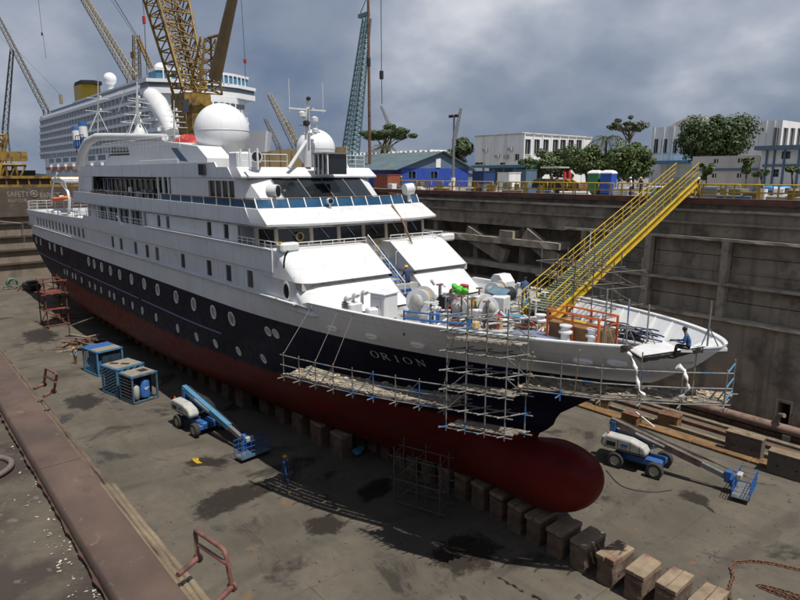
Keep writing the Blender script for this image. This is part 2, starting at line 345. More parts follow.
b = MB(); b.prism([(-30, 0), (NY1+0.07, 0), (NY1+0.07, NZ-0.33), (NY1-0.1, NZ-0.27), (-30, NZ-0.27)], -26, 150, axis='x'); b.build('wall_face', M_CONC, dw)
# rough fender timbers fixed just outside the coping
M_LEDGE = mat('earthy_ledge', (.11, .078, .055), .95, var=.35, scale=4, bump=.6, bscale=14)
TX = at(99, 470, 'z', NZ).x
ft = thing('fender_timbers', 'weathered split timbers bolted outside the brown coping', 'timber')
for k in range(3):
    for j, (xa, xb) in enumerate(((99.0, TX), (TX+.05, 116.0), (88.0, 98.9))):
        b = MB(); rings = []; rnd = random.Random(k*9+j); yb = NY1+0.012+k*0.055; ns = 40
        for i in range(ns+1):
            X = xa+(xb-xa)*i/ns; a = rnd.uniform(-.006, .006); h = NZ-(0.12 if j == 1 else 0.2)-0.02*k+rnd.uniform(-.006, .006)
            rings.append([(X, yb+a, h-.09), (X, yb+.05+a, h-.09), (X, yb+.05+a, h-.008), (X, yb+.035+a, h+rnd.uniform(0, .006)), (X, yb+.012+a, h+rnd.uniform(0, .006)), (X, yb+a, h-.01)])
        b.loft(rings); b.build('timber', M_WOOD if j == 1 else M_LEDGE, ft, smooth=True, ang=40)
# mooring handles: two pipe stubs and a bent loop
M_HANDLE = mat('faded_red_pipe', (0.17, 0.072, 0.055), 0.65, var=0.25, scale=8, dirt=((0.065, 0.035, 0.026), 9, 0.48, 0.64))
def handle(px, label):
    (a0, a1), (b0, b1), top0, top1, m0, m1 = px
    zb = NZ+0.02
    A0, A1 = at(*a0, 'z', zb), at(*a1, 'z', zb); B1 = at(*b1, 'z', zb); B0 = B1+(A0-A1)
    tt = thing('mooring_ring', label, 'handle', tuple((A1+B1)/2), group='pipe handles on the quay edge')
    O = (A1+B1)/2
    ym = A1.y
    T0, T1, m0, m1 = at(*top0, 'y', ym+0.02), at(*top1, 'y', ym+0.02), at(*m0, 'y', ym+0.01), at(*m1, 'y', ym+0.01)
    for p, q in ((A0, A1), (B0, B1)):
        b = MB(); b.cyl(p-O, q-O, 0.021, 10); b.build('stub_pipe', M_HANDLE, tt, smooth=True)
        b = MB(); d = (q-p).normalized(); b.cyl(q-O-d*.006, q-O+d*.012, 0.038, 14); b.build('flange', M_HANDLE, tt, smooth=True)
    c0 = T0.lerp(A1, .12); c1 = T0.lerp(T1, .08); c2 = T1.lerp(T0, .12); c3 = T1.lerp(B1, .16)
    b = MB(); b.tube([A1-O, c0-O, T0.lerp((c0+c1)/2, .4)-O, c1-O, c2-O, T1.lerp((c2+c3)/2, .4)-O, c3-O, B1-O], 0.0165, 10); b.build('loop', M_HANDLE, tt, smooth=True, ang=60)
    b = MB(); b.tube([m0-O, m1-O], 0.014, 8); b.build('cross_bar', M_HANDLE, tt, smooth=True)
handle((((178, 575), (198, 558)), ((215, 606), (232, 587)), (195, 530), (225, 550), (199, 545), (230, 566)), 'faded red pipe handle beside the split timbers on the coping')
handle((((34, 389), (44, 384)), ((45, 396), (54, 391)), (46, 368), (57, 374), (45, 376), (56, 382)), 'faded red pipe handle beyond the split timbers, over the dock floor')
# hose loop and paint flakes on the near ground
hz = NZ-0.16+0.03; hc = at(-14, 468, 'z', hz); r0 = (at(12, 465, 'z', hz)-hc).length
b = MB(); b.tube([(hc.x+r0*math.cos(a)*1.25, hc.y+r0*math.sin(a)*0.95, hz+0.01*math.sin(a*2)) for a in [2*PI*i/48 for i in range(48)]], 0.03, 8, closed=True)
tag(b.build('hose', mat('grey_brown_hose', (0.13, 0.10, 0.085), 0.7, var=0.2, scale=8), None, smooth=True, ang=60), 'grey brown hose loop lying on the near quay ground', 'hose')
b = MB(); rnd = random.Random(5)
for i in range(130):
    px, py = rnd.gauss(0, 1), rnd.random()
    c = at(20+py*70+px*14, 440+py*165, 'z', NZ-0.155); s = rnd.uniform(.003, .011)
    a = rnd.random()*6; u = Vector((math.cos(a), math.sin(a), 0))*s*rnd.uniform(.7, 1.8); v2 = Vector((-math.sin(a), math.cos(a), 0))*s
    h = Vector((0, 0, rnd.uniform(.002, .01)))
    b.add([c-u-v2, c+u-v2*.6+h*.4, c+u*.8+v2+h, c-u*.7+v2*.8], [(0, 1, 2, 3)])
tag(b.build('paint_flakes', mat('pale_paint_flake', (0.36, 0.34, 0.28), 0.8, var=0.5, scale=30), None), 'pale paint flakes scattered on the near quay ground', 'debris', kind='stuff')
# ---- far dock wall
fw = thing('far_dock_wall', 'tall stained concrete dock wall with pilasters, ledges and recesses', 'wall')
XR = 150
b = MB(); b.prism([(24.45, 0), (28, 0), (28, 7.8), (24.45, 7.75)], -26, XR, axis='x')
# a low doorway near the floor is cut by building the lower wall in runs
b = MB(); dA, dB = at(776, 422, 'y', 24.45), at(791, 405, 'y', 24.45)
wall_holes(b, -26, XR, 0, 7.75, [(dA.x, dB.x, 0.35, dB.z)], lambda a, c, d: (a, 24.45+d, c), th=1.1)
b.build('lower_wall', M_CONC, fw)
b = MB(); b.box(dA.x-.2, dB.x+.2, 25.5, 25.56, 0, 4); b.build('door_recess', M_BLACK, fw)
b = MB(); b.box(dA.x-.16, dA.x-0.002, 24.38, 24.449, 0.3, dB.z+.15); b.box(dB.x+.002, dB.x+.16, 24.38, 24.449, 0.3, dB.z+.15); b.box(dA.x-.16, dB.x+.16, 24.38, 24.449, dB.z+.152, dB.z+.3); b.build('door_surround', M_CONCL, fw)
rnd = random.Random(11)
def rough_ledge(name, x0, x1, y0, y1, z0, z1, m, step=0.8, j=0.05):
    j *= .45
    b = MB(); rings = []; n = max(2, int((x1-x0)/step))
    for i in range(n+1):
        X = x0+(x1-x0)*i/n; q = lambda: rnd.uniform(-j, j)
        rings.append([(X, y0+q(), z0+q()), (X, y1, z0), (X, y1, z1), (X, y0+q()+j, z1+q()*.5)])
    b.loft(rings); return b.build(name, m, fw)
rough_ledge('ledge', -26, XR, 24.15, 26, 7.76, 8.0, M_CONCL)
SPL = 77.5
PX = [at(650, 260, 'y', WY).x, at(725, 280, 'y', WY).x]; PD = PX[1]-PX[0]
xs = [PX[0]+PD*k for k in range(-1, 10)]
xs = [v for v in xs if v < XR]
pil = MB(); pil.prism([(-.32, -.02), (.32, -.02), (.26, -.6), (-.26, -.6)], 7.7, 13.98); pilm = pil.mesh('pilaster', M_CONCL)
for i, X in enumerate(xs):
    inst('pilaster', pilm, fw, (X, WY, 0.0))
    x1 = xs[i+1] if i+1 < len(xs) else XR
    for z0, z1, dy in ((8.02, 9.2, 0.0), (9.26, 10.5, 0.06), (10.72, 11.55, 0.05), (11.62, 12.7, 0.12), (12.75, 13.9, 0.17)):
        b = MB(); b.box(X+.32, x1-.32, WY+dy, WY+2.5, z0, z1); b.build('concrete_panel', M_CONC, fw)
rough_ledge('ledge', SPL, XR, 24.32, 27, 10.5, 10.7, M_CONCL, j=.03)
rough_ledge('ledge', SPL, XR, 24.92, 27, 11.55, 11.62, M_CONC, j=.02)
rough_ledge('ledge', SPL, XR, 24.36, 27, 13.92, 14.14, M_CONCL, j=.035)
b = MB(); b.box(-26, XR, 24.98, 27.5, 14.16, 15.1); b.build('upper_course', M_CONC, fw)
rough_ledge('ledge', -26, XR, 24.6, 27, 15.12, 15.3, M_CONC, j=.03)
b = MB(); b.box(-26, XR, 25.02, 27.5, 15.3, 16.1); b.build('upper_course', M_CONC, fw)
rough_ledge('ledge', -26, XR, 24.62, 27, 16.1, 16.3, M_CONCL, j=.04)
b = MB(); b.box(-26, XR, 25.3, 27.5, 16.3, 16.8); b.build('rail_trough', M_CONC, fw)
for k, x in enumerate(range(-26, XR, 8)):
    b = MB(); b.box(x, x+7.97, 24.7, 25.4, 16.78, QZ+.02); b.box(x, x+7.97, 24.64, 24.698, 16.7, 16.98); b.build('steel_edge_beam', M_RUSTED, fw)
# recessed bay with broken beams and raking buttresses beside the bow
b = MB(); b.box(-26, SPL, 27.6, 28.5, 0, 15.1); b.build('recess_wall', M_CONC, fw)
for X in (52, 58.5, 65.0, 71.5):
    b = MB(); b.box(X-.35, X+.35, 25.6, 27.6, 8.0, 15.1); b.build('column', M_CONC, fw)
rough_ledge('beam', 40, SPL-.3, 24.05, 25.9, 11.9, 12.55, M_CONCL, j=.08)
rough_ledge('beam', 48, SPL-.3, 24.0, 25.7, 9.35, 9.85, M_CONCL, j=.08)
rough_ledge('beam', 40, SPL-.3, 24.9, 25.6, 13.75, 14.2, M_CONC, j=.06)
for (p0, p1, wd) in (((468, 232), (506, 257), 1.5), ((526, 234), (560, 262), 1.4), ((400, 234), (428, 262), 1.4)):
    a, c = at(*p0, 'y', 24.7), at(*p1, 'y', 24.7)
    b = MB(); b.bar(a, c, 0.8, wd, up=(0, 1, 0)) if False else b.bar(a, c, wd, 0.7, up=(0, 1, 0)); b.build('raking_buttress', M_CONC, fw)
rc = at(512, 210, 'y', 25.0)
b = MB(); b.box(rc.x-.9, rc.x+.9, 24.15, 25.6, 12.56, 13.3); b.build('broken_block', M_CONCL, fw)
# pipe along the wall foot
pp = thing('drain_pipe', 'long pinkish brown pipe lying along the foot of the dock wall', 'pipe')
pa, pb = at(640, 384, 'z', 0.75), at(800, 430, 'z', 0.75); py = 23.5
for k, x in enumerate(range(40, 148, 9)):
    b = MB(); b.lathe([(.3, 0), (.36, .002), (.36, 8.86), (.4, 8.862), (.4, 8.99)], 16, (x, py, .75), axis='x', caps=False); b.build('pipe_length', M_PIPE, pp, smooth=True)
    b = MB(); b.box(x+4, x+4.5, py-.4, py+.4, 0, .42); b.build('cradle', M_CONC, pp)
e0 = at(778, 414, 'y', py); b = MB(); b.tube([(e0.x, py, 1.0), (e0.x, py, 1.5), (e0.x+.15, py-.1, 1.75), (e0.x+.5, py-.25, 1.85)], .17, 10); b.build('elbow', M_PIPE, pp, smooth=True)
# longitudinal sleepers / rails at the wall foot
for k, (a, c, wd, h, m, lab) in enumerate((((600, 398), (800, 470), .34, .28, M_WOOD, 'timber'), ((600, 392), (800, 458), .3, .3, M_RUST, 'rail'), ((612, 390), (800, 449), .4, .22, M_WOOD, 'timber'), ((640, 392), (800, 443), .25, .3, M_RUST, 'rail'))):
    Y = (at(*a, 'z', .25).y+at(*c, 'z', .25).y)/2
    tt = thing('floor_'+lab, ('long pale timber runner on the dock floor, %s' % ('outer one next to the ochre kerb' if k == 0 else 'between the two rusty rails')) if lab == 'timber' else ('long rusty rail on the dock floor, %s' % ('one between the pale timbers' if k == 1 else 'one closest to the brown pipe')), lab)
    for x in range(60, 148, 6):
        b = MB(); q = rnd.uniform(-.03, .03); b.cbox((x+2.98, Y+q, h/2+.002), (5.9, wd, h), .03); b.build('length', m, tt)
tk = thing('ochre_kerb', 'low rust stained ochre kerb strip across the dock floor', 'kerb')
ka, kb = at(600, 412, 'z', .1), at(735, 452, 'z', .1)
for x in range(70, 148, 4):
    b = MB(); b.cbox((x+1.98, (ka.y+kb.y)/2, .09), (3.95, 1.0, .2), .03); b.build('kerb_length', M_OCHRE, tk)
# ---- dock gate at the far end, with painted safety lettering
GX = -22.0
cg = thing('dock_gate', 'brown steel dock gate with painted safety slogan behind the stern', 'gate')
M_GATE = mat('gate_brown', (0.085, 0.062, 0.05), 0.8, var=0.2, scale=0.4, streak=((0.04, 0.03, 0.025), 0.7, 0.7), dirt=((0.16, 0.13, 0.1), 0.5, 0.56, 0.75))
M_GATEL = mat('gate_grey_brown', (0.21, 0.17, 0.13), 0.85, var=0.25, scale=0.5, streak=((0.07, 0.06, 0.05), 0.7, 0.8))
b = MB(); b.box(GX-6, GX, -24.3, 25, 0, 16.0); b.build('gate_body', M_GATEL, cg)
b = MB(); b.box(GX+.002, GX+.6, -24.3, 25, 11.3, 16.6); b.build('upper_band', M_GATE, cg)
for z in (2.5, 5, 7.5, 10.0):
    b = MB(); b.box(GX+.002, GX+.5, -24.3, 25, z, z+.35); b.build('girder', M_GATE, cg)
for z in (16.62, 18.2):
    b = MB(); b.box(GX-.5, GX+.62, -24.3, 25, z, z+.5); b.build('walkway_beam', M_YELR, cg)
for k in range(28):
    b = MB(); y = -24+k*1.8; b.box(GX+.2, GX+.4, y, y+.3, 17.125, 18.198); b.build('walkway_post', M_YELR, cg)
b = MB(); b.box(GX-.2, GX-.1, -24.3, 25, 17.0, 18.2); b.build('walkway_backing', M_GATE, cg)
M_PAINTW = mat('faded_white_lettering', (0.26, 0.24, 0.20), 0.8, var=0.3, scale=1.5)
def text_mesh(s, size, m, name, extr=0.01, sx=1.0):
    cu = bpy.data.curves.new(name, 'FONT'); cu.body = s; cu.size = size; cu.extrude = extr; cu.align_x = 'CENTER'; cu.align_y = 'CENTER'
    o = bpy.data.objects.new(name, cu); COL.objects.link(o); bpy.context.view_layer.update()
    me = bpy.data.meshes.new_from_object(o.evaluated_get(bpy.context.evaluated_depsgraph_get())); bpy.data.objects.remove(o)
    me.materials.clear(); me.materials.append(m); me.transform(Matrix.Diagonal((sx, 1, 1, 1))); return me
def gate_text(s, pxa, pxb, py, hpx):
    a, c = at(pxa, py, 'x', GX+.62), at(pxb, py, 'x', GX+.62)
    me = text_mesh(s, 1.0, M_PAINTW, 'lettering')
    xs_ = [v.co.x for v in me.vertices]; ys_ = [v.co.y for v in me.vertices]
    kx = abs(c.y-a.y)/(max(xs_)-min(xs_)); kz = hpx/5.6/(max(ys_)-min(ys_))
    o = inst('lettering', me, cg, (GX+.62, (a.y+c.y)/2, (a.z+c.z)/2), (PI/2, 0, PI/2), (kx, kz, 1))
gate_text('SAFETY', 7, 29, 194.5, 5.5); gate_text('FIRST', 40, 60, 195.5, 5.5)
gate_text('KEEP OUR', 8, 27, 200.8, 3.6); gate_text('YARD', 38, 52, 201.5, 3.6)
ec = at(34, 194, 'x', GX+.63); b = MB(); b.tube([(ec.x, ec.y+.55*math.cos(a), ec.z+.55*math.sin(a)) for a in [2*PI*i/20 for i in range(20)]], .09, 6, closed=True); b.tube([(ec.x, ec.y+.2*math.cos(a), ec.z+.2*math.sin(a)) for a in [2*PI*i/12 for i in range(12)]], .12, 6, closed=True); b.build('emblem', M_PAINTW, cg)
# ---- keel blocks
kb0 = thing('keel_block', 'concrete keel block with timber cap in the line under the keel', 'keel block', group='keel blocks under the ship')
M_BLOCK = mat('keel_block_concrete', (0.15, 0.108, 0.08), 0.92, var=0.3, scale=1.5, bump=0.4, bscale=8, streak=((0.07, 0.055, 0.045), 1.5, 0.7), dirt=[((0.10, 0.06, 0.045), 1.3, 0.5, 0.62), ((0.18, 0.06, 0.045), 0.7, 0.62, 0.7)])
M_CAP = mat('block_timber_cap', (0.23, 0.175, 0.12), 0.9, var=0.35, scale=1.1, bump=0.4, bscale=10, dirt=((0.16, 0.075, 0.055), 0.6, 0.56, 0.66))
b = MB(); b.cbox((0, 0, .64), (.78, 1.75, 1.28), .05); b.build('concrete_base', M_BLOCK, kb0)
b = MB(); b.cbox((0, 0, 1.395), (.8, 1.78, .23), .02); b.build('timber_cap', M_CAP, kb0)
b = MB(); b.box(.474, .482, -.45, -.33, .5, .62); b.box(.474, .482, .33, .45, .5, .62); b.build('lifting_hole', M_BLACK, kb0)
rv = random.Random(61); BV = []; CV = []
for k in range(5):        # chipped, uneven variants of the block and its split timber cap
    b = MB(); nz = 5; rings = []
    for i in range(nz+1):
        z = 1.28*i/nz; P = [(-.47, -.8), (-.47, 0), (-.47, .8), (-.41, .875), (.41, .875), (.47, .8), (.47, 0), (.47, -.8), (.41, -.875), (-.41, -.875)]
        rings.append([(x+rv.uniform(-.025, .02)*(1 if x > 0 else -1), y+rv.uniform(-.03, .02)*(1 if y > 0 else -1), z-(rv.uniform(0, .07) if i == nz else 0)) for x, y in P])
    b.loft(rings); BV.append(b.mesh('concrete_base', M_BLOCK))
    b = MB()
    for j in range(2): b.cbox((-.24+.48*j+rv.uniform(-.015, .015), rv.uniform(-.06, .06), 1.385+rv.uniform(-.015, .015)), (.465, 1.78+rv.uniform(-.08, .05), .23), .025, rv.uniform(-.03, .03), rx=rv.uniform(-.015, .015))
    CV.append(b.mesh('timber_cap', M_CAP))
rnd = random.Random(21); first = True
bx = [at(*q, 'z', 1.5) for q in ((587, 538), (617, 548), (643, 563), (675, 579), (708, 594))]
sp_ = (bx[4].x-bx[0].x)/4
X = bx[4].x+sp_*3; yb = sum(v.y for v in bx)/5
while X > 3:
    o = kb0 if first else copy_tree(kb0); first = False
    for ch in o.children:
        if ch.name.startswith('concrete_base'): ch.data = rnd.choice(BV)
        if ch.name.startswith('timber_cap'): ch.data = rnd.choice(CV)
    o.location = (X+rnd.uniform(-.06, .06), yb*min(1, max(0, (X-90)/6))+rnd.uniform(-.06, .06), 0); o.rotation_euler.z = rnd.uniform(-.03, .03); o.scale.z = rnd.uniform(.97, 1.02) if X > 95 else 1.04
    tag(o, 'keel block with timber cap in the line under the keel', group='keel blocks under the ship')
    if X > 97.8: tag(o, 'keel block standing clear ahead of the red bulb', group='keel blocks ahead of the bow')
    X -= sp_
for yy in (-3.6, 3.6):
    X = 22
    while X < 80:
        o = copy_tree(kb0); o.location = (X, yy*(1 if X < 68 else .75), 0); o.rotation_euler.z = PI/2; o.scale = (1, .8, 1.08)
        tag(o, 'bilge block under the turn of the hull beside the keel line', group='bilge blocks under the ship'); X += 2.6
# loose steel-and-concrete blocks on the right of the floor
M_BLK2 = mat('dark_block_concrete', (0.12, 0.10, 0.085), 0.9, var=0.3, scale=1.4, bump=0.4, bscale=8, dirt=((0.06, 0.05, 0.04), 1.4, 0.5, 0.66))
for k, (px, py, lab) in enumerate(((742, 456, 'dark concrete block with two lifting holes next to the ochre kerb'), (786, 478, 'dark concrete block with two lifting holes behind the blue work basket'))):
    p = at(px, py, 'z', 0); tt = thing('concrete_block', lab, 'block', (p.x, p.y, 0), math.radians(3))
    b = MB(); b.cbox((0, .3, .72), (2.3, .8, 1.44), .04); b.build('block_body', M_BLK2, tt)
    b = MB(); b.cbox((0, .3, 1.5), (2.36, .86, .12), .02); b.build('block_cap', M_WOOD, tt)
    b = MB()
    for sx in (-.55, .55): b.box(sx-.08, sx+.08, -.105, -.095, .62, .74)
    b.build('lifting_hole', M_BLACK, tt)
for k, (px, py, lab, sz) in enumerate(((630, 424, 'rusty steel box under the bow scaffold with a white pole leaning on it', (1.3, .9, .8)), (668, 426, 'rusty steel box with a pale board on top beside the long rails', (1.5, 1.0, .9)), (602, 407, 'small rusty steel box at the end of the ochre kerb', (1.1, .8, .7)))):
    p = at(px, py, 'z', 0); tt = thing('steel_box', lab, 'box', (p.x, p.y, 0), math.radians(8*k))
    b = MB(); b.cbox((0, .2, sz[2]/2), sz, .03); b.build('box_body', M_OCHRE, tt)
    b = MB(); b.cbox((.05, .2, sz[2]+.04), (sz[0]+.06, sz[1]+.06, .07), .015); b.build('lid', M_RUST, tt)
p0, p1 = at(636, 412, 'z', 1.0), at(656, 428, 'z', .1)
tag(MB().cyl(p0, p1, .05, 8).build('white_pole', M_RAIL, None, smooth=True), 'thin white pole leaning on a rusty steel box', 'pole')
# ---- chain at lower right
def chain(name, pts, label, link=0.16):
    tt = thing(name, label, 'chain', tuple(pts[0]))
    lm = MB(); lp = [(.11*math.cos(a)+(.05 if math.cos(a) > 0 else -.05), .07*math.sin(a), 0) for a in [2*PI*i/10 for i in range(10)]]
    lm.tube(lp, .026, 6, closed=True); me = lm.mesh('chain_link', M_RUST, True, 60)
    segs = []; P = [Vector(p) for p in pts]
    # resample
    out = [P[0]]; acc = 0
    for i in range(len(P)-1):
        d = (P[i+1]-P[i]); n = max(1, int(d.length/link))
        for k in range(1, n+1): out.append(P[i]+d*k/n)
    for k in range(len(out)-1):
        d = out[k+1]-out[k]; a = math.atan2(d.y, d.x)
        inst('chain_link', me, tt, out[k]-P[0]+Vector((0, 0, .05 if k % 2 else .04)), (math.radians(75 if k % 2 else 12), 0, a))
def zp(l, z=0.0): return [at(x, y, 'z', z) for x, y in l]
chain('anchor_chain', zp([(731, 604), (729, 590), (733, 578), (731, 568), (737, 563), (752, 562), (770, 564), (788, 568), (806, 572)]), 'rusty anchor chain curving round on the dock floor')
chain('chain_heap', zp([(760, 586.5), (772, 589), (790, 594), (808, 600), (806, 603), (790, 596), (772, 591), (762, 588.5), (770, 592), (788, 599), (800, 605)]), 'rusty chain heaped double inside the curve of the long chain', .15)
# grit, chips and scraps scattered on the floor
rf = random.Random(41); b = MB()
CL = [(rf.uniform(0, 800), rf.uniform(340, 600), rf.uniform(15, 70)) for _ in range(26)]
for k in range(1500):
    q_ = rf.choice(CL); px, py = (rf.gauss(q_[0], q_[2]), rf.gauss(q_[1], q_[2]*.5)) if k % 4 else (rf.uniform(0, 800), rf.uniform(330, 600))
    if py < 330: continue
    c = at(px, py, 'z', .0)
    if not (-24 < c.y < 22) or c.x > 125: continue
    s_ = rf.uniform(.015, .07)*(2.2 if rf.random() < .05 else 1); a = rf.random()*6; u = Vector((math.cos(a), math.sin(a), 0))*s_*rf.uniform(.8, 2.6); v2 = Vector((-math.sin(a), math.cos(a), 0))*s_; h = Vector((0, 0, s_*rf.uniform(.3, .8)))
    b.add([c-u-v2, c+u-v2*.7, c+u*.8+v2, c-u*.6+v2*.8, c+h], [(0, 1, 4), (1, 2, 4), (2, 3, 4), (3, 0, 4)], rf.choice([0, 0, 0, 0, 0, 2]))
tag(b.build('floor_grit', [mat('grit_dark', (.05, .043, .036), .9), mat('grit_pale', (.2, .175, .14), .9), mat('grit_rust', (.13, .07, .04), .9)], None), 'small stones, chips and scraps scattered on the dock floor', 'debris', kind='stuff')
def floor_hose(pts, r, m, name, label):
    P = [at(x, y, 'z', r) for x, y in pts]; F = []
    for i in range(len(P)-1):
        p0, p1, p2, p3 = P[max(i-1, 0)], P[i], P[i+1], P[min(i+2, len(P)-1)]
        for k in range(8):
            t = k/8; F.append(.5*((2*p1)+(p2-p0)*t+(2*p0-5*p1+4*p2-p3)*t*t+(3*p1-p0-3*p2+p3)*t**3))
    b = MB(); b.tube(F+[P[-1]], r, 7); tag(b.build(name, m, None, smooth=True, ang=60), label, 'hose')
floor_hose([(606, 470), (622, 486), (650, 492), (672, 490)], .028, M_BLACK, 'power_cable', 'thin black power cable on the floor in front of the dusty boom lift')
# dark spill stains: thin sheets with ragged outlines on the floor
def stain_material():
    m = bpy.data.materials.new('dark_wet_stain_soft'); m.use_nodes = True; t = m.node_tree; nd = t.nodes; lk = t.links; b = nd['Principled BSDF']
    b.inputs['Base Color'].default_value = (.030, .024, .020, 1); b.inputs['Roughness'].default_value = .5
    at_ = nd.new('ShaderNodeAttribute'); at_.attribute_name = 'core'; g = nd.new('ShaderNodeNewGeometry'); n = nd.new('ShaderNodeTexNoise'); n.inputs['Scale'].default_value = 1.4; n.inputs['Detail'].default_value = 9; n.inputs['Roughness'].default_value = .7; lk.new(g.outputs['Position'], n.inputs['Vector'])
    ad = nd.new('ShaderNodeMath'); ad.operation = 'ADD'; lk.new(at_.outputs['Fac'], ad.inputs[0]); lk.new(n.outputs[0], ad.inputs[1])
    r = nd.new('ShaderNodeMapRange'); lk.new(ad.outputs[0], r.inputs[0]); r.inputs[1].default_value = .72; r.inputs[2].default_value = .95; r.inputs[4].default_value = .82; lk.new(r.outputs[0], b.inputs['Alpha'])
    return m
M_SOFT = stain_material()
def stain(pts, name, label, z=0.004):
    P = [at(x, y, 'z', 0) for x, y in pts]; c = sum(P, Vector())/len(P); P = [c+(p-c)*1.25 for p in P]; out = []
    for i in range(len(P)):
        for k in range(4): out.append(P[i].lerp(P[(i+1) % len(P)], k/4))
    K = len(out); mid = [c+(p-c)*.5 for p in out]
    b = MB(); b.add([(p.x, p.y, z) for p in out]+[(p.x, p.y, z) for p in mid]+[(c.x, c.y, z)], [(i, (i+1) % K, K+(i+1) % K, K+i) for i in range(K)]+[(K+i, K+(i+1) % K, 2*K) for i in range(K)])
    o = b.build(name, M_SOFT, None, fix=True); ca_ = o.data.attributes.new('core', 'FLOAT', 'POINT'); ca_.data.foreach_set('value', [0.0]*K+[.45]*K+[.6]); tag(o, label, 'stain')
stain([(673, 493), (683, 489), (695, 490), (708, 497), (711, 507), (716, 512), (719, 517), (712, 512), (706, 508), (690, 502), (678, 499)], 'oil_stain', 'dark oil spill on the floor below the long boom')
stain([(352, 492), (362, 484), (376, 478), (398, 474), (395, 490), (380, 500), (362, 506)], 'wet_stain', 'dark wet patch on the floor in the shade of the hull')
stain([(188, 508), (214, 489), (240, 484), (270, 476), (282, 487), (262, 498), (228, 512), (206, 522), (192, 522)], 'puddle_stain', 'large dark puddle stain in front of the worker with orange helmet')
stain([(180, 462), (205, 455), (232, 460), (226, 468), (205, 466), (188, 468)], 'tyre_stain', 'dark smear on the floor under the near boom')
stain([(60, 398), (92, 392), (108, 400), (90, 412), (66, 410)], 'grease_stain', 'dark grease patch on the floor before the slatted cage')
stain([(20, 332), (45, 326), (62, 334), (50, 344), (24, 344)], 'damp_stain', 'dark damp patch on the floor at the foot of the red tower')
stain([(430, 540), (470, 530), (510, 545), (500, 570), (455, 578), (425, 562)], 'rusty_water_stain', 'dark water stain on the floor in front of the keel blocks')
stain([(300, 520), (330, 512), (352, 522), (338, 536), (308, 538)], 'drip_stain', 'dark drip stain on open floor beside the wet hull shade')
# ================================================================== the ship in dock
ship = thing('cruise_ship', 'white expedition cruise ship with navy hull and red bottom in the dry dock', 'ship')
HB = 7.1
def lerp_tab(tab, x):
    if x <= tab[0][0]: return tab[0][1]
    for (a, va), (c, vc) in zip(tab, tab[1:]):
        if x <= c: return va+(vc-va)*(x-a)/(c-a)
    return tab[-1][1]
STEM = [(1.5, 92.3), (3.0, 92.8), (5.6, 93.7), (6.2, 94.5), (7.0, 94.8), (8.3, 96.6), (9.94, 99.6), (11.2, 101.5), (12.3, 102.6)]
ENT = [(1.5, 48.0), (5.6, 57.0), (9.9, 69.0), (12.2, 78.0)]
EXA = [(1.5, 1.9), (5.6, 2.1), (9.9, 2.35), (12.2, 2.6)]
EXB = [(1.5, 1.05), (5.6, 1.0), (9.9, 0.85), (12.2, 0.65)]
def zk(X): return 1.62 if X > 26 else 1.62+4.9*((26-X)/25.0)**1.7
def hb(X, z):
    xs, xe = lerp_tab(STEM, z), lerp_tab(ENT, z)
    W = HB
    if X < 22: W = HB-0.55*((22-X)/21.0)**2
    if X > xe:
        t_ = min(1.0, (X-xe)/(xs-xe)); W = HB*max(0.0, 1-t_**lerp_tab(EXA, z))**lerp_tab(EXB, z)
    f0 = 0.74
    if X < 26: f0 = 0.74-0.5*((26-X)/25.0)
    q = min(1.0, max(0.0, (z-zk(X))/2.5))
    return W*(f0+(1-f0)*(1-(1-q)**2.4))
def ztop(X, side=-1):
    z = lerp_tab([(0, 11.5), (81.3, 11.5), (82.2, 11.74), (90, 11.86), (97, 12.06), (102.7, 12.25)], X)
    if side < 0 and 99.9 < X < 102.0: z -= 0.62*min(1, (X-99.9)/.15)*(102.0-X)/2.1
    return z
def hull_hit(px, py):
    d = ray(px, py); t_ = 15.0
    while t_ < 110:
        P = CAM+d*t_
        if 1 < P.x < 103 and zk(P.x) <= P.z <= 12.3 and abs(P.y) <= hb(P.x, P.z): return P
        t_ += 0.04
    return None
def hull_frame(X, z, side=-1):
    """point, outward normal, along-hull tangent, up tangent on the hull side"""
    y = side*hb(X, z); e = .05
    tx = Vector((2*e, side*(hb(X+e, z)-hb(X-e, z)), 0)).normalized(); tz = Vector((0, side*(hb(X, z+e)-hb(X, z-e)), 2*e)).normalized()
    n = tx.cross(tz); n = n if n.y*side > 0 else -n
    return Vector((X, y, z)), n.normalized(), tx, tz
